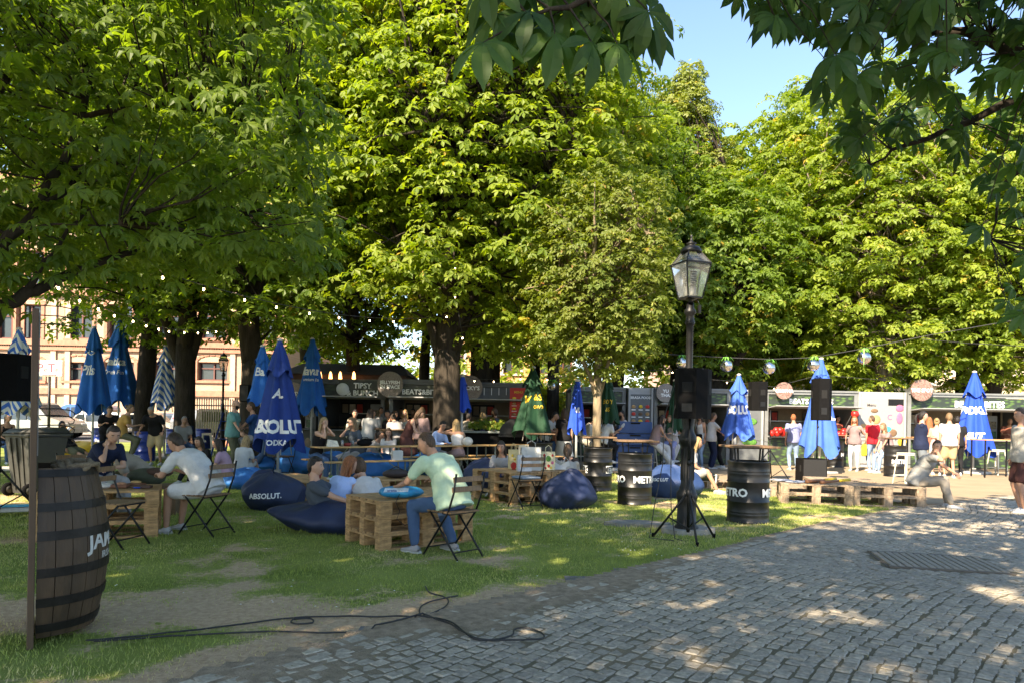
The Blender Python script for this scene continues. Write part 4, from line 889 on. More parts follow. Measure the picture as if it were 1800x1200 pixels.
# brown tented roof of a stall further back
t = thing('tented_stall', 'brown roofed stall standing behind the left row of stalls', 'stall', (XA(620, 28, 660), 28, 0)); wv = XA(722, 28, 660) - XA(505, 28, 660)
MB().box((0, 0, 1.5), (wv - .3, 2.6, 3.0)).build('body', mat('brown_tarpaulin', (.085, .05, .035), .8, var=.25, scale=2, bump=.2), t)
MB().add([(-wv / 2, -1.6, 3.0), (wv / 2, -1.6, 3.0), (wv / 2, 1.6, 3.0), (-wv / 2, 1.6, 3.0), (-wv / 2 + .5, 0, 3.5), (wv / 2 - .5, 0, 3.5)], [(0, 1, 5, 4), (1, 2, 5), (2, 3, 4, 5), (3, 0, 4), (3, 2, 1, 0)]).build('roof', mat('roof_felt', (.07, .055, .05), .8, var=.2), t)
for i, px in enumerate((563, 581, 598, 622)):
    p = AT(px, 660, 26.2); o = thing('patio_lamp', 'small glowing lamp hanging before the brown roofed stall, number %s from the left' % ('one', 'two', 'three', 'four')[i], 'lamp', tuple(p), 0, 'small lamps before the brown stall')
    MB().lathe([(0, -.16), (.07, -.1), (.05, .08), (.02, .16)], 8).build('shade', mat('lamp_amber', (.8, .4, .15), .5, emis=(1, .45, .15), estr=1.6), o); MB().tube([(0, 0, .16), (0, 0, .5)], .006, 4).build('cord', M_BLK, o)
# tall red menu board
t = sign_text(911, 708, 22.7, ' ', .1, 'tall red menu board with yellow burger drawings left of the green parasol', plate=(.52 * 1.05, .98, M_RED))
text_flat('MENU', .10, (0, 0, .32), M_YEL, t)
for i in range(4):
    for j in range(2): MB().ball((-.13 + j * .26, 0, .16 - i * .17), (.065, .008, .04), 8, 5).build('food_picture', (M_YEL, M_WOODT)[(i + j) % 2], t)
    for j in range(2): MB().box((-.13 + j * .26, .004, .09 - i * .17), (.16, .006, .018)).build('print_line', M_LETTER, t)

# the right row in the sun
Yk = 24.5
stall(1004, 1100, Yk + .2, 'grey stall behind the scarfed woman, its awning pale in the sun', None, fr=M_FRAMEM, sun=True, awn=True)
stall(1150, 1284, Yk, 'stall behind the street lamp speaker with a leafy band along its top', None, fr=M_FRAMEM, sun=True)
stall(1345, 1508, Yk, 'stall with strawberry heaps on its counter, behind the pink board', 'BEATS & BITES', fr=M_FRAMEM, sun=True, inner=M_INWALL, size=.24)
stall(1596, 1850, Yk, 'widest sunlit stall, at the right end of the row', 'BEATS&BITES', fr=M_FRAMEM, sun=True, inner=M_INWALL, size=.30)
disc_sign(1378, 686, Yk - .2, .29, ['CROFNA'], 'smaller round pink sequin sign, left of the biggest pale blue parasol', .15)
disc_sign(1620, 685, Yk - .2, .37, ['THE SPOT'], 'bigger round pink sequin sign, at the corner of the widest stall', .165)
disc_sign(1170, 690, Yk - .2, .32, ['YU', 'THAI'], 'round sequin sign half hidden behind the lamp speaker', .15, M_SEQD)
def cabinet(px0, px1, Y, label, m, H=2.6):
    x0, x1 = XA(px0, Y, 720), XA(px1, Y, 720); t = thing('stall_end_wall', label, 'stall', ((x0 + x1) / 2, Y, 0), 0, 'container food stalls round the square'); w = x1 - x0
    MB().box((0, 1.2, H / 2), (w - .01, 2.3, H)).build('body', M_FRAMEL if H else M_FRAME, t); MB().box((0, .03, H / 2 - .05), (w - .12, .04, H - .35)).build('board', m, t)
    for s in (-1, 1): MB().box((s * (w / 2 - .04), -.0, H / 2), (.07, .09, H)).build('frame', M_FRAMEL, t)
    return t, w
t, w = cabinet(1104, 1148, Yk, 'dark end wall hung with a food menu of small pictures', M_FRAME)
text_flat('BRASA FOOD', .12, (0, -.0, 2.22), M_LETTER, t)
for i in range(5):
    for j in range(3):
        MB().ball((-.24 + j * .24, -.0, 1.95 - i * .25), (.075, .012, .06), 8, 5).build('food_picture', (M_WOODT, M_YEL, M_RED, M_WOODB)[(i * 2 + j) % 4], t)
        MB().box((-.24 + j * .24, 0, 1.84 - i * .25), (.14, .01, .03)).build('print_line', M_LETTER, t)
text_flat('WELCOME', .12, (0, 0, .75), M_LETTER, t)
t, w = cabinet(1290, 1342, Yk, 'dark end wall with green food pictures beside the pale blue parasol', M_FRAME)
text_flat('ADRIATIC', .15, (0, 0, 2.1), M_LETTER, t); text_flat('gourmet', .09, (0, 0, 1.95), M_LETTER, t)
for i, (z, m_) in enumerate(((1.5, M_GRN), (1.15, M_RED), (.8, M_GRN))): MB().ball((.05 * (-1) ** i, 0, z), (.26, .012, .13), 12, 6).build('food_picture', m_, t)
t, w = cabinet(1508, 1592, Yk, 'big white menu wall with pictures of dishes and a pink splash', mat('menu_white', (.27, .27, .26), .6, var=.05))
text_flat('Menu', .14, (-.35, 0, 2.1), mat('ink', (.06, .05, .05), .7), t); text_flat('C', .26, (.28, 0, 1.65), M_PINK, t)
for (x, z, rx, rz_, m_) in ((-.25, 1.95, .16, .07, M_WOODB), (-.18, 1.65, .18, .16, M_WOODT), (-.62, 1.4, .18, .10, M_WOODT), (.62, 2.05, .18, .12, M_PINK), (.62, 1.7, .14, .2, M_PINK), (.2, 1.3, .2, .12, M_TEAL), (.38, 1.2, .2, .13, M_WOODB), (.72, .9, .2, .16, M_YEL), (.75, .6, .2, .12, M_PINK)):
    MB().ball((x, 0, z), (rx * .8, .012, rz_), 12, 6).build('food_picture', m_, t)
for i in range(5): MB().box((-.45, .005, 1.15 - i * .12), (.5, .006, .02)).build('print_line', mat('ink'  , (.06, .05, .05)), t)
MB().box((.5, .003, 2.25), (.55, .01, .22)).build('chalk_board', M_BLK, t)

# pink A-board
p = G(1361, 802); t = thing('pavement_sign', 'pink scalloped menu board on the square reading red words', 'sign', (p.x, p.y, 0), R(4))
for s, nm in ((-1, 'board'), (1, 'board')):
    o = MB().box((0, 0, .52), (.86, .03, 1.04), bev=.012).build(nm, M_PINK, t, (0, s * .14, 0)); o.rotation_euler = (R(-7 * s), 0, 0)
    if s < 0:
        k = 40; MB().prism([(math.cos(a * 2 * math.pi / k) * (.34 + .025 * math.sin(a * 2 * math.pi / k * 9)), math.sin(a * 2 * math.pi / k) * (.42 + .03 * math.sin(a * 2 * math.pi / k * 9))) for a in range(k)], 0, .012, M=Matrix.Translation((0, -.02, .53)) @ Matrix.Rotation(R(90), 4, 'X')).build('chalk_panel', mat('chalk_green', (.05, .07, .045), .8, var=.3), o)
        for i, (q, z) in enumerate((('SLATKE', .55), ('CHOCOLATE', .38), ('CREPES', .26))): text_flat(q, .12, (0, -.036, z), M_RED, o, bold=.03)
        MB().ball((0, -.034, .78), (.14, .01, .10), 10, 6).build('plant_picture', M_GRN, o)
# strawberries heaps on the counter
for px, py, w in ((1376, 743, .38), (1470, 757, .30)):
    p = AT(px, py, 24.2); t = thing('strawberry_heap', 'heap of bright red strawberries on the stall counter ' + ('above the pink board' if px < 1400 else 'right of the pale blue parasol'), 'fruit', (p.x, p.y - .05, 1.02))
    for i in range(9):
        MB().ball((random.uniform(-w, w), random.uniform(-.08, .08), .10 + (.1 if i % 3 == 0 else 0)), (.10, .09, .11), 8, 6).build('berry', mat('strawberry', (.62, .02, .015), .4, var=.2), t)
    for i in range(3): MB().box((random.uniform(-w, w) * .6, 0, .28), (.14, .12, .02), rz=i).build('leaf', M_GRN, t)
# ------------------------------------------------------------------ parasols
def cloth_mat(name, col, rough=.75, var=.12, sheen=True): return mat(name, col, rough, var=var, scale=3, bump=.25, bscale=9, spec=.3)
def stripe_mat(name, a, b_):
    m = bpy.data.materials.new(name); m.use_nodes = True; n = m.node_tree.nodes; l = m.node_tree.links; b = n['Principled BSDF']
    tc = n.new('ShaderNodeTexCoord'); sp = n.new('ShaderNodeSeparateXYZ'); l.new(tc.outputs['Object'], sp.inputs[0])
    ab = n.new('ShaderNodeMath'); ab.operation = 'ABSOLUTE'; l.new(sp.outputs[0], ab.inputs[0])
    ma = n.new('ShaderNodeMath'); ma.operation = 'MULTIPLY_ADD'; ma.inputs[1].default_value = 1.6; l.new(ab.outputs[0], ma.inputs[0]); l.new(sp.outputs[2], ma.inputs[2])
    ml = n.new('ShaderNodeMath'); ml.operation = 'MULTIPLY'; ml.inputs[1].default_value = 4.6; l.new(ma.outputs[0], ml.inputs[0])
    fr = n.new('ShaderNodeMath'); fr.operation = 'FRACT'; l.new(ml.outputs[0], fr.inputs[0]); gt = n.new('ShaderNodeMath'); gt.operation = 'GREATER_THAN'; gt.inputs[1].default_value = .5; l.new(fr.outputs[0], gt.inputs[0])
    mx = n.new('ShaderNodeMix'); mx.data_type = 'RGBA'; l.new(gt.outputs[0], mx.inputs[0]); mx.inputs[6].default_value = (*a, 1); mx.inputs[7].default_value = (*b_, 1); l.new(mx.outputs[2], b.inputs['Base Color']); b.inputs['Roughness'].default_value = .75; return m
M_UB = cloth_mat('parasol_blue', (.010, .115, .42)); M_UN = cloth_mat('parasol_royal', (.012, .042, .22)); M_UG = cloth_mat('parasol_green', (.007, .040, .018)); M_UP = cloth_mat('parasol_pale_blue', (.045, .125, .48)); M_UD = cloth_mat('parasol_mid_blue', (.012, .06, .42))
M_US = stripe_mat('parasol_striped', (.03, .12, .42), (.62, .62, .56))
def canopy_r(s, rb): return .06 + (rb - .06) * (s ** .75)
def parasol(px, base_py, top_py, hem_py, rb, m, label, texts=(), seed=0, lm=None, base='plate', Y=None, poles=True, vent=.24):
    g = G(px, base_py) if Y is None else Vector((XA(px, Y, 780), Y, 0)); Y = g.y; T = AT(px, top_py, Y).z; Hm = AT(px, hem_py, Y).z
    t = thing('closed_parasol', label, 'parasol', (g.x, g.y, 0), 0, 'closed parasols'); r = random.Random(seed); ph = [r.uniform(-.5, .5) for _ in range(6)]
    n, k = 48, 16; nf = 7; L = T - Hm
    def shell(z0, z1, r0, r1, hem, amp):
        V = []; F = []
        for i in range(k + 1):
            s = i / k
            for j in range(n):
                a = 2 * math.pi * j / n; z = z0 + (z1 - z0) * s - hem * s * s * (.5 + .5 * math.cos(4 * a + ph[0] * 3)) * L
                rr = (r0 + (r1 - r0) * s ** 1.1) * (1 + amp * min(1, s * 2.2) * (.65 * math.cos(nf * a + ph[1] * 4 + .5 * math.sin(3 * s + ph[2])) + .35 * math.cos(11 * a + ph[3] * 5 + s)))
                rr += .02 * math.sin(2 * a + 4 * s + ph[4] * 6) * s; V.append((rr * math.cos(a), rr * math.sin(a), z))
        for i in range(k):
            for j in range(n): q = (j + 1) % n; F.append((i * n + j, i * n + q, (i + 1) * n + q, (i + 1) * n + j))
        mb = MB(); mb.add(V, F, True); return mb
    shell(T - .06, Hm + .12 * L, .07, rb * .95, .14, .27).build('canopy', m, t)
    sv = shell(T - .02, T - vent * L, .05, rb * .52, .07, .17); sv.build('vent', m, t)
    MB().ball((0, 0, T), (.07, .07, .04), 12, 6).build('finial', M_WHITE, t)
    MB().tube([(0, 0, .04), (0, 0, T - .05)], .032, 10).build('pole', M_WHITE, t)
    if poles:
        for i in range(4):
            a = i * math.pi / 2 + .5; MB().tube([(.05 * math.cos(a), .05 * math.sin(a), T - .5), (rb * .55 * math.cos(a), rb * .55 * math.sin(a), Hm - .03 * L)], .013, 5).build('rib', M_WHITE, t)
    if base == 'plate': MB().box((0, 0, .04), (.75, .75, .08), rz=.6, bev=.02).box((0, 0, .12), (.12, .12, .12)).build('base', mat('concrete', (.42, .40, .36), .9, var=.15, scale=8), t)
    hg = hugger([o for o in t.children if o.name.startswith(('canopy', 'vent'))], .012)
    for (s, size, zf, ang, bold, it) in texts:
        z0 = T - zf * L; rz_ = 0.06 + (rb - .06) * max(.05, (zf - .02)) ** .8; rr = rz_ * 1.16 + .012
        def fn(u, v, z0=z0, rr=rr, ang=ang):
            return hg(-math.pi / 2 + ang + u / rr, z0 + v)
        text_on(s, size, fn, 'lettering', lm or M_LETTER, t, bold, it)
    return t
parasol(162, 806, 575, 727, .46, M_UB, 'left one of the pair of bright blue parasols before the brick building', [('Pils', .42, .55, -.15, .02, .2), ('<>', .3, .34, .1, .0, 0)], 1)
parasol(207, 800, 562, 722, .60, M_UB, 'taller right one of the pair of bright blue parasols with white lettering', [('Baltica', .34, .50, 0, .03, .2), ('Fresh Fun', .20, .60, .1, .01, .2)], 2)
parasol(30, 826, 578, 728, .44, M_US, 'blue and white striped parasol at the left edge behind the black speaker', [], 3)
parasol(288, 806, 608, 720, .40, M_US, 'blue and white striped parasol standing between two dark trunks', [], 4)
parasol(458, 826, 608, 712, .34, M_UB, 'slim bright blue parasol behind the big royal blue one', [('Ba', .3, .5, .0, .03, 0)], 5)
parasol(546, 812, 595, 728, .42, M_UB, 'bright blue parasol with ornate white letters right of the royal blue one', [('Bavar', .36, .48, 0, .03, .1), ('premium pils', .14, .56, .0, .01, .1)], 6)
parasol(488, 838, 598, 792, .55, M_UN, 'big royal blue parasol with large white letters, in the left half of the lawn', [('ABSOLUT.', .40, .83, .2, .05, 0), ('VODKA', .17, .94, .2, .03, 0), ('A.', .30, .52, .25, .04, .3)], 7, vent=.27)
parasol(810, 830, 660, 724, .22, M_UD, 'small blue parasol just right of the thickest trunk', [], 8)
parasol(934, 832, 645, 770, .52, M_UG, 'tallest dark green parasol with golden emblems beside the red menu board', [('W', .26, .50, -.6, .02, .2), ('&S', .24, .46, .45, .02, .2), ('OWN', .13, .58, .45, .01, .2)], 9, lm=M_YEL)
parasol(1012, 832, 668, 762, .24, M_UD, 'narrow blue parasol under the second mirror ball', [('VI', .2, .6, 0, .02, 0)], 10)
parasol(1064, 826, 657, 744, .36, M_UG, 'dark green parasol right of the young sunlit tree', [('BOY', .18, .60, 0, .01, .2), ('&S', .16, .75, 0, .01, .2)], 11, lm=M_YEL)
parasol(1184, 826, 668, 760, .24, M_UG, 'dark green parasol hidden behind the lamp speaker', [], 12)
parasol(1296, 826, 658, 772, .43, M_UP, 'smaller pale blue parasol, left of the two far black speakers', [('SOLUT.', .34, .60, 0, .05, 0)], 13)
parasol(1440, 832, 630, 802, .48, M_UP, 'largest pale blue parasol behind the black speaker and subwoofer', [('ABSOL', .34, .62, .1, .05, 0)], 14)
parasol(1710, 832, 653, 800, .56, M_UD, 'vivid blue parasol at the right in front of the widest stall', [('VODKA SOL', .30, .50, 0, .05, 0), ('SUT', .28, .80, -.5, .05, .2)], 15)

# ------------------------------------------------------------------ oil drums used as tables
def drum(px, base_py, m, label, text=None, angs=(), h=.88, top=True, lm=None, plate=False, group='oil drum tables', topm=None, size=.155):
    g = G(px, base_py); g.y += .29; g.x = ray(px, base_py)[0] * g.y; t = thing('oil_drum', label, 'barrel', (g.x, g.y, 0), 0, group); r = .292
    pr = [(r - .012, 0), (r + .004, .006), (r + .004, .022), (r - .004, .03)]; z = .03
    for (zc, am) in [(.12, .0012), (.16, .0012), (.305, .008), (.585, .008), (.70, .0012), (.74, .0012)]:
        zc *= h / .88; pr += [(r - .002, zc - .016), (r + am, zc - .004), (r + am, zc + .004), (r - .002, zc + .016)]
    pr += [(r - .004, h - .03), (r + .006, h - .022), (r + .006, h - .004), (r - .012, h), (r - .02, h - .02), (0, h - .02)]
    MB().lathe(pr, 36).build('shell', m, t)
    if top:
        tw = topm or M_WOODB
        for i in range(4):
            a = i * math.pi / 2 + .35; MB().bar((.23 * math.cos(a), .23 * math.sin(a), h - .02), (.25 * math.cos(a), .25 * math.sin(a), h + .19), .022).build('leg', M_BLK, t)
        for i in range(4): MB().box((0, -.255 + i * .17, h + .205), (.68, .162, .028), bev=.004).build('plank', tw, t)
        MB().box((0, 0, h + .18), (.60, .04, .02)).build('crossbar', M_BLK, t)
    for a0 in angs:
        if plate:
            V = []; 
            for z in (.365, .515):
                for i in range(9): a = -math.pi / 2 + a0 + (i - 4) * .16; V.append(((r + .010) * math.cos(a), (r + .010) * math.sin(a), z))
            MB().add(V, [(i, i + 1, 10 + i, 9 + i) for i in range(8)]).build('label_plate', M_LETTER, t)
        text_on(text, size, lambda u, v: ((r + .013) * math.cos(-math.pi / 2 + a0 + u / r), (r + .013) * math.sin(-math.pi / 2 + a0 + u / r), .385 + v), 'lettering', (mat('ink_black', (.02, .02, .02)) if plate else (lm or M_LETTER)), t, .04)
    return t
M_DR = mat('drum_black', (.009, .009, .0095), .42, var=.35, scale=5, bump=.12, bscale=14); M_DRB = mat('drum_blue', (.012, .035, .22), .35, var=.25, scale=4, bump=.12, bscale=12)
drum(1314, 921, M_DR, 'nearest black oil drum table, right of the lamp post', 'METRO', (-1.22, 1.22))
drum(1115, 888, M_DR, 'black oil drum table in front of the stacked blue boxes', 'METRO', (.62, -1.6))
drum(1050, 863, M_DR, 'black oil drum with white label plates, next to the navy beanbag', 'METRO', (-1.5, 1.1), plate=True)
drum(949, 842, M_DR, 'black oil drum with white lettering behind the paper shopping bags', 'METRO', (.05,))
drum(1265, 806, M_DR, 'far black oil drum beside the woman in navy trousers', 'METRO', (-1.3,))
drum(1314, 814, M_DR, 'far black oil drum with lettering seen past the nearest drum', 'METRO', (.1,))
drum(1402, 815, M_DR, 'black oil drum with white lettering just left of the pale blue parasol', 'METRO', (.2,))
drum(1466, 821, M_DR, 'black oil drum behind the pole of the biggest pale blue parasol', 'METRO', (1.2,), top=True)
drum(1573, 838, M_DR, 'black oil drum beside the cream stool, right of the red shirt man', 'METRO', (.1,))
drum(1796, 832, M_DR, 'black oil drum at the right edge behind the high table', 'METRO', (-1.2,))
for (px, py, lab, ang, tp) in ((177, 795, 'blue oil drum under the pair of bright blue parasols', .6, False), (254, 811, 'blue oil drum in front of the grey bearded man', -1.1, False), (307, 797, 'blue oil drum behind the seated man in white', 1.0, False), (357, 794, 'blue oil drum left of the cream stool', 0, False),
                          (426, 803, 'blue oil drum with yellow sticker between the two standing men', 1.0, False), (894, 812, 'blue oil drum with white lettering beside the cream stool and shopping bags', 0, False), (530, 803, 'blue oil drum behind the royal blue parasol', -.9, False), (662, 810, 'blue oil drum below the girl in white on the stool', 1.2, False)):
    drum(px, py, M_DRB, lab, 'Bavaria', (ang,), top=tp, size=.15)

# ------------------------------------------------------------------ pallets
def _pb():
    r = random.Random(3)
    db = MB().box((0, 0, 0), (1.2, .128, .022), bev=.002).mesh('deck_board', M_PALLET); wb = MB().box((0, 0, 0), (.145, .8, .022), bev=.002).mesh('stringer_board', M_PALLET)
    bk = MB().box((0, 0, 0), (.145, .10, .10), bev=.004).mesh('block', M_PALLET); bb = MB().box((0, 0, 0), (1.2, .10, .022), bev=.002).mesh('bottom_board', M_PALLET)
    return db, wb, bk, bb
PB = _pb(); PBG = []
for q in PB:
    c = q.copy(); c.materials.clear(); c.materials.append(M_PALLET2); PBG.append(c)
def pallet(x, y, z, rz, label, group, grey=False, seed=0):
    S = PBG if grey else PB; r = random.Random(seed); t = thing('pallet', label, 'pallet', (x, y, z), rz, group); k = 1.06
    for yy in (-.35, 0, .35): link('bottom_board', S[3], t, (0, yy, .011))
    for xx in (-.5275, 0, .5275):
        for yy in (-.35, 0, .35): link('block', S[2], t, (xx, yy, .0725))
        link('stringer_board', S[1], t, (xx, 0, .134))
    for i in range(5):
        o = link('deck_board', S[0], t, (r.uniform(-.004, .004), -.336 + i * .168, .1568)); o.rotation_euler = (0, 0, r.uniform(-.004, .004))
    t.scale = (1, 1, k); return t
def stack(corner, ang, n, name, group, long_left=False, grey=False, seed=0):
    """corner = nearest corner; the 1.2 m side runs along ang, the 0.8 m side a quarter turn left of it"""
    c, s = math.cos(ang), math.sin(ang); cx = corner.x + c * .6 - s * .4; cy = corner.y + s * .6 + c * .4
    if long_left: cx = corner.x + c * .4 - s * .6; cy = corner.y + s * .4 + c * .6
    w = {3: ('bottom', 'middle', 'top'), 2: ('lower', 'upper'), 1: ('single',)}[n]
    for i in range(n): pallet(cx + random.uniform(-.006, .006), cy, i * .178, ang + (math.pi / 2 if long_left else 0) + random.uniform(-.008, .008), '%s pallet %s' % (w[i], name), group, grey, seed + i)
    return Vector((cx, cy, n * .178)), ang
def G2(px, py): return G(px, py)
gp = 'pallets stacked as low tables'
TA, aA = stack(G2(58, 953), R(24), 3, 'of the table between the man in white and the woman in navy', gp, seed=1)
TB, aB = stack(G2(667, 970), R(39), 3, 'of the nearest table, beside the man in mint', gp, seed=5)
gC = Vector((-2.8, 10.9, 0)); TC, aC = stack(gC, R(46), 2, 'of the table behind the reclining man', gp, True, seed=9)
stack(gC + Vector((-math.sin(R(46)) * 1.22, math.cos(R(46)) * 1.22, 0)), R(46), 2, 'of the far half of the table behind the reclining man', gp, True, seed=13)
stack(Vector((-2.15, 11.9, 0)), R(40), 2, 'half hidden behind the redhead and the man in striped white', gp, seed=15)
gD = G2(903, 888); TD, aD = stack(gD, R(38), 3, 'of the table loaded with shopping bags', gp, True, seed=17)
TD2, _ = stack(gD + Vector((math.cos(R(38)) * .82, math.sin(R(38)) * .82, 0)), R(38), 3, 'of the right half of the shopping bag table', gp, True, seed=21)
gp2 = 'weathered pallets along the edge of the road'
E1 = G2(1628, 893); TE1, _ = stack(E1, R(168), 2, 'of the stack the grey dressed man sits on', gp2, grey=True, seed=25)
def stack2(px, py, ang, n, name, seed): c = G2(px, py); return stack(Vector((c.x, c.y, 0)), ang, n, name, gp2, grey=True, seed=seed)[0]
# stack() puts the body to the left of its long side: run these from their right hand near corners
for o in [o for o in COL.objects if o.name.startswith('pallet') and o.parent is None and 'grey dressed' in o.get('label', '')]:
    a = R(-12); p = G2(1628, 893); o.rotation_euler = (0, 0, a); o.location = (p.x - math.cos(a) * .6 - math.sin(a) * .4, p.y - math.sin(a) * .6 + math.cos(a) * .4, o.location.z)
TE1 = Vector((p.x - math.cos(a) * .6 - math.sin(a) * .4, p.y - math.sin(a) * .6 + math.cos(a) * .4, .356))
def rstack(px, py, deg, n, name, seed):
    a = R(deg); p = G2(px, py); w = {2: ('lower', 'upper'), 1: ('single',)}[n]; c = Vector((p.x - math.cos(a) * .6 - math.sin(a) * .4, p.y - math.sin(a) * .6 + math.cos(a) * .4, 0))
    for i in range(n): pallet(c.x, c.y, i * .178, a + random.uniform(-.01, .01), '%s pallet %s' % (w[i], name), gp2, True, seed + i)
    return Vector((c.x, c.y, n * .178)), a
TE2, aE2 = rstack(1500, 889, -16, 2, 'under the two yellow handled bats', 31)
TE3, aE3 = rstack(1416, 874, -14, 1, 'lying lowest at the left end of the roadside pallets', 35)
rstack(1540, 878, -14, 2, 'between the bats and the seated man in grey', 37)
pallet(XA(1245, 15.2, 850), 15.6, 0, R(6), 'small pallet seat in the shade behind the nearest drum', gp2, True, 39)

def on(T, ang, u, v, dz=0.0):
    c, s = math.cos(ang), math.sin(ang); return (T.x + u * c - v * s, T.y + u * s + v * c, T.z + .012 + dz)

# ------------------------------------------------------------------ folding bistro chairs
def bistro(x, y, rz, label, cushion=None, first=[None]):
    """seat faces local +y"""
    if first[0] is None:
        t = thing('folding_chair', label, 'chair', (x, y, 0), rz, 'folding bistro chairs'); r_ = .011
        for s in (-1, 1):
            X = s * .20; MB().tube([(X, .24, 0), (X, -.12, .46), (X, -.20, .66), (X, -.235, .86)], r_, 6).build('back_leg', M_BLK, t)
            MB().tube([(X * .9, -.25, 0), (X * .9, .16, .45)], r_, 6).build('front_leg', M_BLK, t)
        MB().bar((-.2, .17, .09), (.2, .17, .09), .012).build('rung', M_BLK, t); MB().bar((-.18, -.19, .07), (.18, -.19, .07), .012).build('rung', M_BLK, t)
        MB().bar((-.19, .18, .445), (.19, .18, .445), .014).bar((-.19, -.12, .445), (.19, -.12, .445), .014).build('seat_frame', M_BLK, t)
        sl = MB().box((0, 0, 0), (.41, .048, .018), bev=.004).mesh('slat', mat('slat_wood', (.20, .115, .055), .6, var=.35, scale=7, stretch=(6, 1, 1)))
        for i in range(6): link('slat', sl, t, (0, -.14 + i * .062, .463))
        for z, yy in ((.70, -.196), (.80, -.212)):
            o = link('back_slat', MB().box((0, 0, 0), (.43, .018, .055), bev=.004).mesh('back_slat', MATS['slat_wood']), t, (0, yy, z)); o.rotation_euler = (R(-9), 0, 0)
        first[0] = t
    else: t = dup(first[0], (x, y, 0), rz, label)
    if cushion: MB().box((0, .01, .495), (.36, .36, .04), bev=.018).build('cushion', cushion, t)
    return t
CH_B = (-.58, 7.32); bistro(CH_B[0], CH_B[1], R(48), 'folding bistro chair under the man in mint')
P = G(364, 937); CH_A = (P.x, P.y); bistro(CH_A[0], CH_A[1], R(72), 'folding bistro chair under the man in white')
P = G(205, 958); bistro(P.x, P.y, R(-100), 'empty folding chair between the whisky barrel and the pallet table')
bistro(XA(146, 9.6), 9.6, R(-110), 'folding chair under the woman in navy')
P = G(920, 892); bistro(P.x + .04, P.y - .05, R(28), 'empty folding chair with a round grey cushion by the shopping bag table', mat('cushion_grey', (.16, .20, .25), .9, var=.1))
P = G(496, 836); bistro(P.x, P.y + .1, R(175), 'empty folding chair with pale slats in front of the royal blue parasol')

# ------------------------------------------------------------------ beer tables and benches
def beer(kind, x, y, rz, label, grp):
    t = thing('beer_table' if kind else 'beer_bench', label, 'table' if kind else 'bench', (x, y, 0), rz, grp); z, w = (.76, .5) if kind else (.47, .25)
    MB().box((0, 0, z), (2.2, w, .032), bev=.008).build('top' if kind else 'seat', M_WOODT, t)
    for s in (-1, 1):
        lg = MB(); X = s * .82
        for q in (-1, 1): lg.bar((X, q * w * .38, 0), (X, q * w * .38, z - .02), .026)
        lg.bar((X, -w * .38, .08), (X, w * .38, .08), .02).build('leg_frame', mat('leg_green', (.16, .19, .17), .5, .4), t)
        MB().bar((X, 0, .12 if kind else .1), (s * .35, 0, z - .03), .018).build('brace', MATS['leg_green'], t)
    return t
d0 = Vector((math.cos(R(40)), math.sin(R(40)), 0)); nrm = Vector((-d0.y, d0.x, 0)); p0 = Vector((-4.15, 15.0, 0)); names = ['with the folded cream handbag', 'in the middle of the row', 'at the far right end of the row']
BT = []
for i in range(3):
    c = p0 + d0 * (1.1 + i * 2.22); BT.append(c)
    beer(1, c.x, c.y, R(40), 'beer table ' + names[i], 'beer tables'); 
    c2 = c - nrm * .58; beer(0, c2.x, c2.y, R(40), 'near side beer bench of the table ' + names[i], 'beer benches')
    c2 = c + nrm * .58; beer(0, c2.x, c2.y, R(40), 'far side beer bench of the table ' + names[i], 'beer benches')

# ------------------------------------------------------------------ stools, high tables
def stool(px, py, label, first=[None], h=.76, rz=.3):
    g = G(px, py)
    if first[0] is None:
        t = thing('metal_stool', label, 'stool', (g.x, g.y, 0), rz, 'cream metal stools'); m = mat('stool_cream', (.62, .58, .47), .45, .2, var=.1, scale=6)
        MB().box((0, 0, h), (.31, .31, .03), bev=.012).box((0, 0, h - .03), (.29, .29, .04)).build('seat', m, t)
        for sx in (-1, 1):
            for sy in (-1, 1): MB().add([(sx * (.145 + a) , sy * (.145 + b), z) for (a, b, z) in ((0, 0, h - .03), (-.045, 0, h - .03), (0, -.045, h - .03), (.065, .065, 0), (.035, .065, 0), (.065, .035, 0))], [(0, 3, 4, 1), (0, 2, 5, 3), (1, 4, 5, 2), (3, 5, 4), (0, 1, 2)]).build('leg', m, t)
        for i in range(4):
            a, b = [((-.19, -.19), (.19, -.19)), ((.19, -.19), (.19, .19)), ((.19, .19), (-.19, .19)), ((-.19, .19), (-.19, -.19))][i]; MB().bar((*a, .22), (*b, .22), .012, .02).build('rung', m, t)
        first[0] = t; return t
    return dup(first[0], (g.x, g.y, 0), rz, label)
for (px, py, lab) in ((363, 800, 'cream stool between the blue drums on the left'), (447, 806, 'cream stool right of the drum with the yellow sticker'), (592, 789, 'cream stool behind the blonde woman in black'), (918, 834, 'cream stool between a blue drum and a black drum'),
                      (1016, 812, 'cream stool behind the woman in the white skirt'), (1140, 824, 'cream stool right of the blue boxes'), (1592, 850, 'cream stool in the sun beside the black drum'), (1752, 834, 'cream stool under the right high table'), (678, 800, 'cream stool next to the dark high table'), (645, 800, 'cream stool under the girl with very long dark hair'), (1090, 822, 'cream stool left of the blue boxes')):
    stool(px, py, lab)
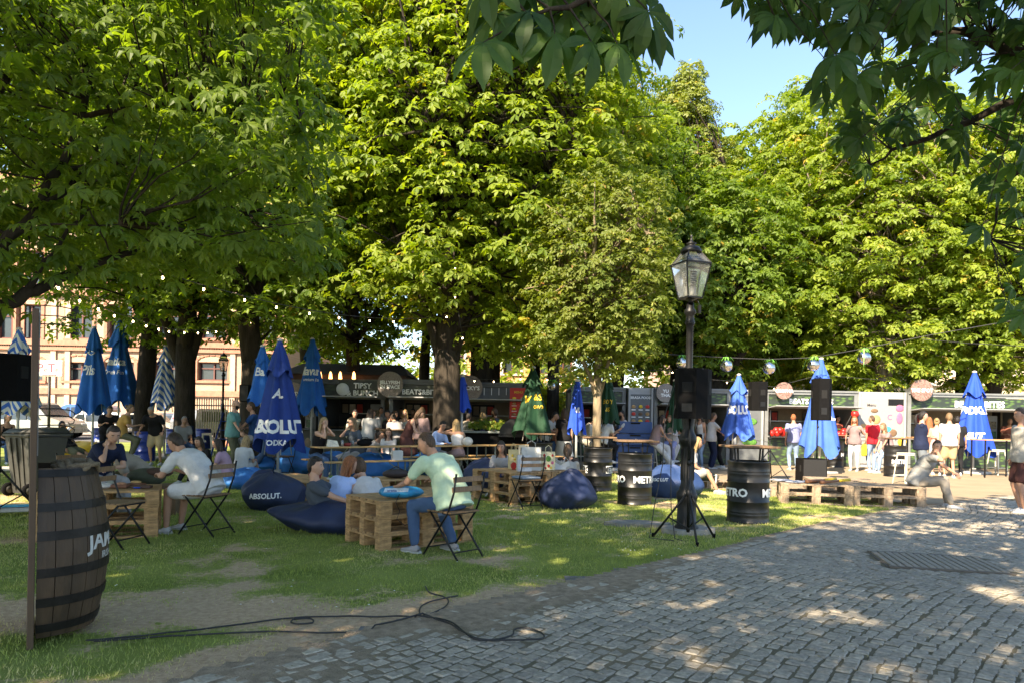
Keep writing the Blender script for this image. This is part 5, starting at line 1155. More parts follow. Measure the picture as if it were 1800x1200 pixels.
def high_table(px, py, w, label, topm=None, h=1.08, rz=.1):
    g = G(px, py); t = thing('high_table', label, 'table', (g.x, g.y, 0), rz, 'high tables on the square'); d = .62
    for i in range(4): MB().box((0, -d / 2 + d * (i + .5) / 4, h), (w, d / 4 - .006, .03), bev=.004).build('plank', topm or M_WOODB, t)
    for sx in (-1, 1):
        for sy in (-1, 1): MB().bar((sx * (w / 2 - .05), sy * (d / 2 - .05), 0), (sx * (w / 2 - .05), sy * (d / 2 - .05), h - .015), .03).build('leg', M_BLK, t)
    for sy in (-1, 1): MB().bar((-w / 2 + .06, sy * (d / 2 - .05), .2), (w / 2 - .06, sy * (d / 2 - .05), .2), .02).build('rail', M_BLK, t)
    return t
M_WOODO = mat('table_orange', (.50, .24, .10), .6, var=.25, scale=7, stretch=(8, 1, 1))
high_table(1750, 838, 1.2, 'high table with wooden top in front of the widest stall', M_WOODO)
high_table(1640, 828, 1.5, 'orange topped high table behind the woman in the black top', M_WOODO)
high_table(1590, 818, 1.2, 'orange topped high table right of the red shirt man', M_WOODO)
high_table(660, 812, 1.1, 'dark high table where the girl with very long hair sits')
high_table(590, 806, 1.2, 'dark bar table below the stall with the round emblem')
high_table(700, 822, 1.3, 'dark high table behind the woman in the brown dress')
high_table(1070, 822, 1.4, 'high table of the group in white beside the young tree')
high_table(1184, 822, 1.1, 'high table of the women in pale trousers by the street lamp')

# ------------------------------------------------------------------ bean bags
def bean(x, y, rz, size, m, label, peak=(.0, -.35, .62), seed=0, text=None, flat=1.0, stretch=(1, 1), lab_uv=None):
    r = random.Random(seed); t = thing('bean_bag', label, 'bean bag', (x, y, 0), rz, 'bean bags on the lawn'); nu, nv = 44, 26; V = []; F = []; ph = [r.uniform(0, 6.28) for _ in range(8)]
    for i in range(nv + 1):
        th = math.pi * i / nv
        for j in range(nu):
            a = 2 * math.pi * j / nu; d = Vector((math.sin(th) * math.cos(a), math.sin(th) * math.sin(a), math.cos(th))); 
            rr = 1 + .05 * math.sin(3 * a + ph[0]) + .045 * math.sin(5 * d.z + 2 * a + ph[1]) + .03 * math.sin(7 * a + 4 * th + ph[2]) + .018 * math.sin(13 * a + 3 * th + ph[3])
            p = Vector((d.x * .5 * rr * stretch[0], d.y * .5 * rr * stretch[1], d.z * .34 * rr * flat + .27 * flat)); 
            k = max(0, d.dot(Vector(peak).normalized())) ** 7; wr = 1 - .35 * k * (.5 + .5 * math.cos(9 * a + ph[4]))
            p = p * 1 + Vector(peak) * k * .20 * wr
            if p.z < .02: p.z = .0 + .02 * (p.z * 0); 
            V.append(p * size)
    for i in range(nv):
        for j in range(nu): q = (j + 1) % nu; F.append((i * nu + j, (i + 1) * nu + j, (i + 1) * nu + q, i * nu + q))
    MB().add(V, F, True).build('cover', m, t)
    sm = []                     # piping seam over the top
    for i in range(2, nv - 4): sm.append(Vector(V[i * nu + 5]) * 1.004)
    MB().tube(sm, .006, 4).build('seam', m, t)
    if text:
        a0, z0, sz = lab_uv; hg = hugger([o for o in t.children if o.name.startswith('cover')], .006)
        def fn(u, v):
            a = a0 + u / (.5 * size); return hg(a, z0 + v + u * .25, z0 + v)
        text_on(text, sz, fn, 'lettering', M_LETTER, t, .03)
    return t
M_NAVY = mat('bean_navy', (.012, .022, .065), .62, var=.2, scale=3, bump=.9, bscale=5); M_BBLU = mat('bean_blue', (.010, .12, .36), .6, var=.15, scale=3, bump=.9, bscale=5); M_BCY = mat('bean_cyan', (.02, .42, .68), .6, var=.12, scale=3, bump=.9, bscale=5); M_BYE = mat('bean_yellow', (.60, .36, .02), .6, var=.15, scale=3, bump=.9, bscale=5)
M_BNV2 = mat('bean_indigo', (.018, .045, .13), .6, var=.2, scale=3, bump=.9, bscale=5)
g = G(462, 900); bean(g.x, g.y + .42, 0, .80, M_NAVY, 'navy bean bag with clear white lettering on the grass', (-.2, .1, .55), 1, 'ABSOLUT.', 1.05, (1.2, .95), (-math.pi / 2 + .05, .20, .105))
g = G(556, 940); BN = Vector((g.x + .1, g.y + .36, 0)); bean(BN.x, BN.y, 0, 1.0, M_NAVY, 'flattened navy bean bag under the reclining man', (-.9, 0, .12), 2, None, .62, (1.25, .85))
g = G(998, 897); bean(g.x, g.y + .38, 0, .80, M_NAVY, 'plump navy bean bag with folded corner behind the ponytail girl', (.15, .0, .8), 3, None, 1.0, (1.15, .95))
g = G(418, 862); bean(g.x, g.y + .35, .3, .78, M_BBLU, 'bright blue bean bag behind the man in white', (.1, .1, .3), 4, None, .8, (1.2, .9))
g = G(440, 830); bean(g.x, g.y + .4, .3, 1.1, M_BBLU, 'long blue bean bag of the blonde girls on the left', (.1, .1, .2), 5, None, .55, (1.5, .9))
g = G(525, 834); bean(g.x, g.y + .4, .1, 1.1, M_BBLU, 'big blue bean bag behind the folding chair with pale slats', (-.3, .1, .4), 6, None, .95, (1.15, .9))
g = G(640, 846); bean(g.x, g.y + .8, .1, 1.2, M_BBLU, 'blue bean bag below the middle beer table', (.2, .1, .2), 7, None, .8, (1.3, .9))
g = G(715, 838); bean(g.x, g.y + .8, .1, 1.2, M_BBLU, 'blue bean bag behind the beer benches right of the brown dress', (.2, .1, .2), 8, None, .75, (1.5, .9))
g = G(110, 856); bean(g.x, g.y + .4, .0, 1.0, M_BCY, 'cyan bean bag right of the wheelie bin', (.3, .0, .3), 9, None, .72, (1.35, .8))
g = G(128, 800); bean(g.x, g.y + .4, .0, 1.15, M_BYE, 'yellow bean bag under the man in black by the deckchair', (.3, .0, .3), 10, None, .62, (1.2, .9))
g = G(1190, 876); bean(g.x, g.y + .4, .0, .98, M_BNV2, 'indigo bean bag behind the lamp post', (-.1, .1, .35), 11, 'ABSOLUT', .92, (1.15, .9), (-math.pi / 2 - .75, .32, .08))
bean(XA(700, 9.45), 9.45, .0, 1.0, M_NAVY, 'navy bean bag behind the man in striped white', (.3, .1, .2), 12, None, .75, (1.3, .9))
g = G(858, 866); bean(g.x, 13.8, .0, .9, M_NAVY, 'navy bean bag behind the shopping bag table', (-.1, .1, .3), 13, None, 1.1, (1.2, .9))
g = G(840, 826); bean(g.x, g.y + .3, .0, 1.0, M_BNV2, 'dark blue bean bag at the far end of the beer benches', (-.1, .1, .3), 14, None, .9, (1.2, .9))
g = G(600, 845); bean(-4.35, 17.6, .0, .95, M_BBLU, 'blue bean bag of the girl in white at the far side of the beer table', (-.1, .1, .3), 15, None, .9, (1.2, .9))

# ------------------------------------------------------------------ loudspeakers, stands
def speaker(x, y, z, rz, w, h, label, sub=False, group='black loudspeakers'):
    t = thing('loudspeaker', label, 'loudspeaker', (x, y, z), rz, group); d = w * .95; mb = MB()
    poly = [(-w / 2, -d / 2), (w / 2, -d / 2), (w / 2, d * .05), (w * .26, d / 2), (-w * .26, d / 2), (-w / 2, d * .05)] if not sub else [(-w / 2, -d / 2), (w / 2, -d / 2), (w / 2, d / 2), (-w / 2, d / 2)]
    mb.prism(poly, 0, h); mb.build('cabinet', M_BLKM, t)
    gr = MB().box((0, -d / 2 - .004, h / 2), (w * .93, .012, h * .94), bev=.004).build('grille', mat('grille', (.008, .008, .008), .7, 0, var=.5, scale=160), t)
    for s in (-1, 1):
        MB().box((s * (w / 2 + .001), -d * .2, h * .62), (.012, .10, .16), bev=.004).build('handle_recess', mat('recess', (.003, .003, .003), .9), t)
    MB().box((0, d / 2 + .002, h * .62), (w * .30, .01, h * .20), bev=.004).build('horn_recess', MATS['recess'], t)
    MB().box((0, d / 2 + .002, h * .22), (w * .30, .01, h * .16)).build('connector_panel', M_BLK, t)
    for s in (-1, 1): MB().box((0, s * 0, h / 2 + s * (h / 2 - .012) + (.006 * s)), (w * .8, d * .6, .012)).build('edge_trim', M_BLK, t)
    return t
def stand(x, y, ztop, label, spread=.52, rz=0.0, hub=.52):
    t = thing('speaker_stand', label, 'stand', (x, y, 0), rz, 'tripod speaker stands')
    MB().tube([(0, 0, .1), (0, 0, ztop * .62)], .019, 10).build('lower_pole', M_BLK, t); MB().tube([(0, 0, ztop * .6), (0, 0, ztop)], .0155, 10).build('upper_pole', M_BLK, t)
    MB().lathe([(.02, 0), (.034, .01), (.034, .08), (.02, .09)], 12, c=(0, 0, hub)).build('hub', M_BLK, t); MB().lathe([(.02, 0), (.03, .01), (.03, .05), (.02, .06)], 12, c=(0, 0, ztop * .6)).ball((.045, 0, ztop * .6 + .03), .018, 8, 5).build('collar', M_BLK, t)
    MB().lathe([(.02, 0), (.028, .005), (.028, .04), (.02, .045)], 12, c=(0, 0, .12)).build('brace_hub', M_BLK, t)
    for i in range(3):
        a = -math.pi / 2 + i * 2 * math.pi / 3; c, s = math.cos(a), math.sin(a); lg = MB().tube([(c * .03, s * .03, hub + .03), (c * spread, s * spread, .015)], .014, 8).build('leg', M_BLK, t)
        MB().lathe([(.0, 0), (.02, 0), (.02, .05), (0, .05)], 10, c=(c * spread, s * spread, 0)).build('rubber_foot', M_BLKM, lg); MB().tube([(c * .02, s * .02, .15), (c * spread * .55, s * spread * .55, (hub + .03) * .45 + .01)], .009, 6).build('brace', M_BLK, t)
    return t
sx, sy = XA(1210, 8.5, 900), 8.5
stand(sx - .0, sy, AT(1210, 735, sy).z + .05, 'black tripod stand just in front of the street lamp', .43)
zt = AT(1210, 735, sy).z; speaker(XA(1215, sy, 690), sy, zt, R(152), .40, AT(1210, 648, sy).z - zt, 'biggest black loudspeaker, on the stand in front of the street lamp')
gs = G(1352, 850); stand(gs.x, gs.y, AT(1337, 722, gs.y).z + .03, 'black tripod stand behind the nearest drum', .62, R(35), .75)
speaker(XA(1335, gs.y, 690), gs.y, AT(1335, 721, gs.y).z, R(186), .39, .68, 'black loudspeaker left of the big pale blue parasol')
gs = G(1433, 852); speaker(gs.x, gs.y + .25, 0, R(-4), .56, .62, 'black subwoofer standing on the ground by the roadside pallets', True)
po = thing('speaker_pole', 'thin black pole joining subwoofer and loudspeaker', 'stand', (gs.x + .12, gs.y + .22, .62)); MB().tube([(0, 0, 0), (0, 0, AT(1440, 738, gs.y).z - .62)], .017, 8).build('tube', M_BLK, po); MB().ball((0, -.03, .75), .03, 8, 5).build('clamp', M_BLK, po)
speaker(XA(1446, gs.y + .2, 700), gs.y + .22, AT(1440, 738, gs.y + .2).z, R(170), .42, AT(1440, 664, gs.y).z - AT(1440, 738, gs.y).z, 'black loudspeaker above the subwoofer in front of the big pale blue parasol')
Yl = 9.3; speaker(XA(14, Yl, 660), Yl, AT(14, 704, Yl).z, R(160), .40, AT(14, 622, Yl).z - AT(14, 704, Yl).z, 'black loudspeaker cut by the left edge of the view')
stand(XA(0, Yl, 700), Yl, AT(8, 704, Yl).z + .03, 'tripod stand at the left edge beside the wheelie bin', .5, R(20), .6)
Yt = 19.5; p = AT(434, 692, Yt); t = thing('tree_speaker', 'black loudspeaker box fixed to the thick straight trunk', 'loudspeaker', (p.x, Yt - .1, p.z - .2)); MB().box((0, 0, .22), (.26, .24, .46), bev=.01).build('cabinet', M_BLKM, t); MB().box((0, .14, .22), (.1, .08, .2)).build('bracket', M_BLK, t); MB().box((0, -.125, .22), (.22, .01, .42)).build('grille', MATS['grille'], t)

# ------------------------------------------------------------------ street lamps
def street_lamp(x, y, H, label, s=1.0, stone=True, rz=R(20)):
    t = thing('street_lamp', label, 'street lamp', (x, y, 0), rz); t.scale = (s, s, s)
    if stone:
        MB().prism([(-.26, -.2), (.26, -.24), (.40, -.05), (.34, .2), (-.2, .28), (-.32, .06)], -.02, .07).build('stone_foot', mat('foot_stone', (.26, .245, .215), .92, var=.25, scale=9, bump=.5), t)
    h = H - .82
    LS = .86; pr = [(.165, 0.05), (.175, .06), (.175, .09), (.145, .11), (.135, .36), (.14, .42), (.155, .46), (.150, .52), (.115, .56), (.105, .60), (.092, .64), (.092, 1.10), (.105, 1.13), (.128, 1.17), (.128, 1.23), (.095, 1.28), (.075, 1.34), (.105, 1.48), (.105, 1.54), (.062, 1.60), (.055, 1.70), (.075, 1.73), (.075, 1.77), (.05, 1.94), (.045, 2.0), (.043, h - .30), (.055, h - .28), (.065, h - .25), (.055, h - .22), (.05, h - .16), (.075, h - .13), (.075, h - .10), (.05, h - .07), (.045, h)]
    MB().lathe([(r_ * (LS if z_ < 1.7 else 1), z_) for r_, z_ in pr], 20).build('post', M_BLK, t)
    for i in range(12):
        a = i * math.pi / 6; MB().bar((.080 * math.cos(a), .080 * math.sin(a), .68), (.080 * math.cos(a), .080 * math.sin(a), 1.08), .010).build('flute', M_BLK, t)
    z0, z1, z2, z3 = h + .06, h + .49, h + .66, h + .72; b, w, c = .105, .178, .075
    def sq(r, z): return [Vector((sx * r, sy * r, z)) for sx, sy in ((-1, -1), (1, -1), (1, 1), (-1, 1))]
    fr = MB()
    A, B, Cc = sq(b, z0), sq(w, z1), sq(c, z2)
    for i in range(4):
        j = (i + 1) % 4
        fr.bar(A[i], B[i], .014).bar(B[i], B[j], .022).bar(A[i], A[j], .02).bar(B[i], Cc[i], .016).bar(Cc[i], Cc[j], .016)
    lan = fr.build('lantern', M_BLK, t); GL = mat('lantern_glass', (.72, .74, .70), .08, var=.05, transm=.9)
    for i in range(4):
        j = (i + 1) % 4; MB().add([A[i], A[j], B[j], B[i]], [(0, 1, 2, 3)]).build('pane', GL, lan); MB().add([B[i], B[j], Cc[j], Cc[i]], [(0, 1, 2, 3)]).build('pane', GL, lan)
    MB().box((0, 0, z0), (2 * b, 2 * b, .02)).lathe([(.045, z0 - .06), (.02, z0 - .03), (.06, z0 - .01)], 10).build('lantern_floor', M_BLK, lan)
    MB().lathe([(.13, z2 - .03), (.14, z2), (.10, z2 + .05), (.05, z3), (.045, z3 + .02), (.07, z3 + .035), (.02, z3 + .06), (.012, z3 + .11), (.02, z3 + .13), (0, z3 + .16)], 14).build('cap', M_BLK, t)
    rf = MB().lathe([(.04, z0 + .02), (.05, z0 + .04), (.05, z0 + .14), (.035, z0 + .15)], 14)
    for i in range(7): rf.lathe([(.035, z0 + .16 + i * .028), (.052, z0 + .165 + i * .028), (.052, z0 + .175 + i * .028), (.035, z0 + .18 + i * .028)], 14)
    rf.build('reflector', mat('reflector', (.42, .42, .40), .35, .5), lan)
    MB().tube([(.05, -.08, z0 - .02), (.07, -.1, z0 - .1)], .006, 5).box((.07, -.1, z0 - .15), (.03, .03, .10)).build('cord', M_BLK, t); return t
street_lamp(XA(1207, 9.05, 900), 9.05, AT(1217, 417, 9.05).z - .02, 'tall black street lamp with glass lantern standing on the lawn')
p = AT(393, 640, 27); street_lamp(p.x, 27, 4.0, 'far small street lamp in front of the brick building', .95, False)
p = AT(1702, 650, 34); street_lamp(p.x, 34, 4.6, 'far street lamp above the widest stall', 1.0, False)
# flat stone slab by the lamp
s_ = G(1120, 922); t = thing('stone_slab', 'worn flat stone slab in the grass left of the lamp post', 'slab', (s_.x, s_.y, .0), R(-8)); MB().prism([(-.45, -.10), (-.2, -.22), (.38, -.16), (.45, .05), (.1, .22), (-.3, .16)], -.02, .045).build('slab', mat('slab_stone', (.20, .19, .17), .9, var=.25, scale=12, bump=.5), t)

# ------------------------------------------------------------------ whisky barrel display at the left
bb = G(47, 1143); D = Vector((-.555, .832, 0)); Nn = Vector((.832, .555, 0)); rzb = math.atan2(Nn.y, Nn.x)
Rb, Hb = .40, 1.06; ctr = bb + D * (Rb + .02) + Nn * .04
t = thing('whisky_barrel', 'half whisky barrel with pale lettering mounted on a tall backboard', 'barrel', (ctr.x, ctr.y, 0), rzb)   # local +x is the way the barrel bulges
M_STAVE = mat('stave_oak', (.055, .032, .016), .6, var=.5, scale=5, stretch=(1, 1, .25), bump=.35, bscale=30); M_HOOP = mat('hoop_iron', (.022, .019, .017), .5, .6, var=.5, scale=7, bump=.15)
def rb_(z): q = (z - Hb / 2) / (Hb / 2); return Rb - .085 * q * q
ns = 13
for i in range(ns):
    a0 = -math.pi / 2 + math.pi * i / ns + .006; a1 = -math.pi / 2 + math.pi * (i + 1) / ns - .006; V = []; F = []; k = 10
    for j in range(k + 1):
        z = .04 + (Hb - .04) * j / k; r = rb_(z)
        for (a, q) in ((a0, r - .03), (a0, r), ((a0 + a1) / 2, r + .002), (a1, r), (a1, r - .03)): V.append((q * math.cos(a), q * math.sin(a), z))
    for j in range(k):
        for q in range(5): w = (q + 1) % 5; F.append((j * 5 + q, j * 5 + w, j * 5 + 5 + w, j * 5 + 5 + q))
    F += [(4, 3, 2, 1, 0), tuple(k * 5 + q for q in range(5))]; MB().add(V, F).build('stave', M_STAVE, t)
for (z, h) in ((.10, .05), (.26, .055), (.44, .055), (.66, .055), (.83, .05), (1.03, .045)):
    V = []; F = []; n = 26
    for j in range(n + 1):
        a = -math.pi / 2 + math.pi * j / n
        for (q, zz) in ((rb_(z - h / 2) + .001, z - h / 2), (rb_(z - h / 2) + .008, z - h / 2), (rb_(z + h / 2) + .008, z + h / 2), (rb_(z + h / 2) + .001, z + h / 2)): V.append((q * math.cos(a), q * math.sin(a), zz))
    for j in range(n):
        for q in range(4): w = (q + 1) % 4; F.append((j * 4 + q, (j + 1) * 4 + q, (j + 1) * 4 + w, j * 4 + w))
    MB().add(V, F, False).build('hoop', M_HOOP, t)
MB().prism([(math.cos(-math.pi / 2 + math.pi * i / 20) * (rb_(1.0) - .03), math.sin(-math.pi / 2 + math.pi * i / 20) * (rb_(1.0) - .03)) for i in range(21)], .985, 1.01).build('head', M_STAVE, t)
def bmap(z0): return lambda u, v: ((rb_(z0 + v) + .004) * math.cos(u / rb_(z0)), (rb_(z0 + v) + .004) * math.sin(u / rb_(z0)), z0 + v)
ML = mat('barrel_print', (.50, .50, .47), .7, var=.15, scale=30)
text_on('JAMESON', .155, bmap(.545), 'lettering', ML, t, .025); text_on('IRISH WHISKEY', .062, bmap(.475), 'lettering', ML, t, .012)
rp = MB(); pts = []
for i in range(60): a = i * .42; pts.append(Vector((.20 + .10 * math.cos(a) + .03 * math.sin(i), .17 * math.sin(a) - .05, 1.03 + .012 * (i % 5) + .02 * math.sin(i * .7))))
rp.tube(pts, .017, 6); q = rp.build('rope', mat('rope', (.19, .14, .085), .95, var=.4, scale=50, bump=.6), None, None); q.location = (ctr.x, ctr.y, 0); q.rotation_euler = (0, 0, rzb); tag(q, 'coiled hemp rope lying on top of the whisky barrel', 'rope')
M_BOARD = mat('board_brown', (.075, .042, .02), .6, var=.35, scale=5, stretch=(1, 1, .2), bump=.2)
Hbd = AT(62, 541, bb.y).z
MB().box((-.025, 0, Hbd / 2), (.035, 2 * Rb + .02, Hbd), bev=.004).build('backboard', M_BOARD, t); MB().box((-.004, 0, (Hbd + Hb) / 2 + .03), (.006, 2 * Rb - .06, Hbd - Hb - .1)).build('backboard_face', mat('board_face', (.20, .19, .18), .6, var=.2, scale=5), t)
for i, (z, y) in enumerate(((2.04, -.30), (1.99, -.22), (1.93, -.30), (1.42, -.30), (1.38, -.25), (1.32, -.28), (1.25, -.3))):
    pts = [Vector((0, y, z)), Vector((.10, y, z + .003)), Vector((.16, y, z - .006)), Vector((.185, y, z - .025)), Vector((.18, y, z - .045)), Vector((.16, y, z - .05)), Vector((.15, y, z - .04))]; MB().tube(pts, .0035, 5).build('hook', M_HOOP, t)

# wheelie bin and the odd plank beside it
g = G(38, 874); t = thing('wheelie_bin', 'dark grey wheeled rubbish bin with closed lid at the left edge', 'bin', (g.x, g.y + .35, 0), R(-25)); t.scale = (.92, .92, .90); M_BIN = mat('bin_plastic', (.032, .032, .028), .6, var=.25, scale=5, bump=.1)
V = [(-.25, -.26, .06), (.25, -.26, .06), (.25, .22, .06), (-.25, .22, .06), (-.34, -.36, 1.14), (.34, -.36, 1.14), (.34, .36, 1.14), (-.34, .36, 1.14)]
MB().add(V, [(3, 2, 1, 0), (4, 5, 6, 7), (0, 1, 5, 4), (1, 2, 6, 5), (2, 3, 7, 6), (3, 0, 4, 7)]).build('body', M_BIN, t); MB().box((0, 0, 1.13), (.75, .78, .06), bev=.015).build('rim', M_BIN, t)
MB().add([(-.36, -.38, 1.17), (.36, -.38, 1.17), (.36, .40, 1.17), (-.36, .40, 1.17), (-.30, -.30, 1.24), (.30, -.30, 1.24), (.30, .34, 1.27), (-.30, .34, 1.27)], [(3, 2, 1, 0), (4, 5, 6, 7), (0, 1, 5, 4), (1, 2, 6, 5), (2, 3, 7, 6), (3, 0, 4, 7)], True).build('lid', M_BIN, t)
for s in (-.17, 0, .17): MB().bar((s * .8, -.275, .12), (s, -.372, 1.08), .03, .02).build('rib', M_BIN, t)
for s in (-1, 1):
    o = MB().lathe([(.06, -.03), (.12, -.03), (.13, 0), (.12, .03), (.06, .03)], 18).build('wheel', M_BLKM, t, (s * .29, -.30, .13)); o.rotation_euler = (0, R(90), 0); o2 = MB().lathe([(0, -.032), (.07, -.034), (.07, .034), (0, .032)], 10).build('hub', M_BIN, o)
MB().tube([(-.3, .44, 1.12), (-.3, .47, 1.14), (.3, .47, 1.14), (.3, .44, 1.12)], .014, 6).build('handle', M_BIN, t)
g = G(22, 906); t = thing('platform_trolley', 'low grey trolley with a cyan top mat lying in the grass at the left edge', 'trolley', (g.x, g.y + .05, 0), R(28)); MB().box((0, 0, .09), (.62, .24, .07), bev=.01).build('deck', mat('alu', (.36, .36, .36), .4, .6), t); MB().box((0, 0, .134), (.58, .20, .014)).build('mat', M_BCY, t)
for s in (-.25, .25): MB().box((s, 0, .03), (.05, .2, .05)).build('foot', M_BLK, t)

# sign on a pole by the street
p = AT(92, 647, 27.0); t = thing('street_sign', 'white board with maroon letters on a dark pole before the brick building', 'sign', (p.x - .1, 27, 0)); MB().tube([(0, 0, 0), (0, 0, p.z + .1)], .05, 8).build('pole', M_BLK, t); MB().box((.05, -.06, p.z), (.98, .05, .62), bev=.02).build('board', mat('sign_white', (.55, .53, .48), .5), t)
for q, u, s_ in (('P', -.30, .46), ('e', -.10, .30), ('T', .12, .46), ('e', .33, .30)): text_flat(q, s_, (u, -.09, p.z - .14), mat('maroon', (.25, .02, .05), .6), t, bold=.0)
MB().box((.03, -.09, p.z - .25), (.55, .01, .03)).build('underline', MATS['maroon'], t)

# deckchair
g = G(92, 797); t = thing('deckchair', 'wooden deckchair with striped canvas left of the yellow bean bag', 'deckchair', (g.x, g.y + .2, 0), R(-40))
for s in (-.28, .28):
    MB().bar((s, -.5, .02), (s, .45, .92), .04).build('back_frame', M_WOODT, t); MB().bar((s * .9, .5, .02), (s * .9, -.45, .42), .04).build('seat_frame', M_WOODT, t)
MB().bar((-.3, .45, .92), (.3, .45, .92), .035).bar((-.3, -.45, .42), (.3, -.45, .42), .035).bar((-.3, .5, .04), (.3, .5, .04), .03).build('crossbar', M_WOODT, t)
V = []; k = 10
for i in range(k + 1): u = i / k; y = -.45 + .9 * u; z = .42 + .5 * u - .42 * math.sin(math.pi * u) * .55; V += [(-.25, y, z), (.25, y, z)]
for i in range(5):
    w0, w1 = -.25 + i * .1, -.25 + (i + 1) * .1; Q = []
    for j in range(k + 1): Q += [(w0, V[2 * j][1], V[2 * j][2]), (w1, V[2 * j][1], V[2 * j][2])]
    MB().add(Q, [(2 * j, 2 * j + 1, 2 * j + 3, 2 * j + 2) for j in range(k)], True).build('canvas_stripe', M_WHITE if i % 2 == 0 else mat('stripe_dark', (.10, .09, .08), .8), t)

# stacked blue boxes
g = G(1112, 824); M_BOX = mat('box_blue', (.022, .065, .20), .55, var=.15, scale=3)
for i, (z, w, txt) in enumerate(((0, 1.12, None), (.36, 1.12, 'omlinar'), (.72, 1.12, 'omlinar'), (1.08, 1.0, None))):
    o = thing('storage_box', ('lowest of the stacked blue boxes behind the drum', 'blue lettered box, second from the bottom of its stack', 'blue lettered box, second from the top of its stack', 'topmost of the stacked blue boxes behind the drum')[i], 'box', (g.x, g.y, z), R(2), 'stacked blue bakery boxes')
    MB().box((0, 0, .175), (w, .6, .34), bev=.015).build('shell', M_BOX, o); MB().box((0, -.302, .30), (w * .28, .02, .05)).build('grip', mat('recess', (.003, .003, .003)), o)
    if txt: text_flat('mlinar', .17, (.08, -.306, .08), M_LETTER, o, bold=.03); text_flat('o', .20, (-.27, -.306, .08), M_YEL, o, bold=.02)

# leafy bar counter in the middle and its dark curved roof, plants on the bar
g = G(862, 826); t = thing('bar_counter', 'long dark bar counter with grey top below the stall with emblems', 'bar', (g.x, g.y, 0), 0); MB().box((0, 0, .52), (2.6, .7, 1.04)).build('front', M_BLKM, t); MB().box((0, -.02, 1.07), (2.8, .85, .06), bev=.01).build('top', mat('bar_top', (.20, .22, .20), .5), t)
for i, (px, s_) in enumerate(((838, .30), (858, .42), (880, .30), (905, .26))):
    q = thing('bar_plant', ('small', 'largest round', 'trailing', 'low dark')[i] + ' leafy plant on the long bar counter', 'plant', (XA(px, g.y, 750), g.y - .05, 1.10), 0, 'plants on the bar counter'); rn = np.random.default_rng(i + 60); n = 170
    Q = rn.normal(0, 1, (n, 3)); Q /= np.linalg.norm(Q, axis=1, keepdims=True); Q *= s_ * (.5 + .5 * rn.random(n))[:, None]; Q[:, 2] = np.abs(Q[:, 2]) * .8 + .08
    V, F, T = scatter(Q, Q + [0, 0, .1], rn.uniform(.10, .2, n), rn.random(n), 0); link('foliage', big_mesh('foliage', V, F, 4, M_LEAF, tone=T), q); MB().lathe([(.08, 0), (.11, .12), (.1, .12), (.08, .02)], 10).build('pot', M_BLKM, q)
p = AT(905, 745, 19.5); t = thing('smoker_grill', 'dark half round grill hood beside the green parasol', 'grill', (p.x, 19.5, 0)); o = MB().prism([(math.cos(math.pi * i / 14) * .42, math.sin(math.pi * i / 14) * .42) for i in range(15)], -.35, .35, M=Matrix.Rotation(R(90), 4, 'X')).build('hood', M_BLK, t, (0, 0, 1.02)); MB().box((0, 0, .98), (.9, .7, .06)).build('body', M_BLK, t)
for s in (-1, 1): MB().bar((s * .35, 0, 0), (s * .35, 0, .95), .05).build('leg', M_BLK, t)

# ------------------------------------------------------------------ lights, mirror balls
M_WIRE = mat('wire', (.03, .03, .028), .6); M_BULB = mat('bulb_glow', (1, .8, .55), .4, emis=(1.0, .72, .42), estr=7.0); M_MIR = None
def mirror_mat():
    m = bpy.data.materials.new('mirror_tiles'); m.use_nodes = True; n = m.node_tree.nodes; l = m.node_tree.links; b = n['Principled BSDF']; b.inputs['Metallic'].default_value = 1; b.inputs['Roughness'].default_value = .12; b.inputs['Base Color'].default_value = (.8, .8, .8, 1); return m
M_MIR = mirror_mat()
def string(pts, label, r=.008):
    P = [Vector(p) for p in pts]; t = thing('light_string', label, 'string lights', tuple(P[0]), 0, 'strings of lights between the trees'); Q = []
    for i in range(len(P) - 1):
        for s in range(4): u = s / 4; q = P[i].lerp(P[i + 1], u); Q.append(q - P[0])
    Q.append(P[-1] - P[0]); MB().tube(Q, r, 5).build('wire', M_WIRE, t)
    return t
bulb_me = MB().ball((0, 0, -.035), (.017, .017, .022), 8, 6).mesh('bulb', M_BULB); cap_me = MB().lathe([(.016, -.005), (.016, .03), (.006, .035)], 8).mesh('bulb_cap', M_BLK)
def bulbs(lst, t):
    for p in lst:
        q = p - Vector(t.location); b = link('bulb', bulb_me, t, q); link('socket', cap_me, b)
def strand(pxs, ys, label, bulb=True, wire_r=.007):
    P = [AT(px, py, y) for (px, py), y in zip(pxs, ys)]; t = string([p + Vector((0, 0, .03)) for p in P], label, wire_r)
    if bulb: bulbs(P, t)
    return t
strand([(20, 370), (45, 390), (75, 455), (103, 503), (140, 525), (173, 540), (201, 552), (234, 562), (257, 570), (279, 576), (297, 580), (324, 582), (348, 583), (365, 583), (380, 581), (440, 566)], np.linspace(8, 19.5, 16), 'string of warm bulbs sagging from the left tree past the blue parasols')
strand([(240, 440), (286, 484), (358, 505), (430, 524), (486, 537), (544, 548), (596, 556), (650, 561), (692, 563), (738, 562), (785, 555)], np.linspace(9, 18, 11), 'string of warm bulbs sagging towards the thickest trunk')
strand([(800, 470), (802, 474), (825, 470), (810, 483), (800, 520), (813, 592)], [17.6] * 6, 'short tangle of warm bulbs hanging from the big chestnut')
strand([(800, 655), (834, 667), (868, 668), (915, 664), (962, 665), (985, 672), (1012, 668), (1050, 650), (1085, 646), (1130, 652), (1182, 652)], [21] * 11, 'string of bulbs above the left row of stalls', True, .008)
strand([(1225, 660), (1247, 668), (1278, 670), (1330, 678), (1361, 681), (1440, 660), (1565, 670)], [22.5] * 7, 'low string of bulbs above the right row of stalls', True, .008)
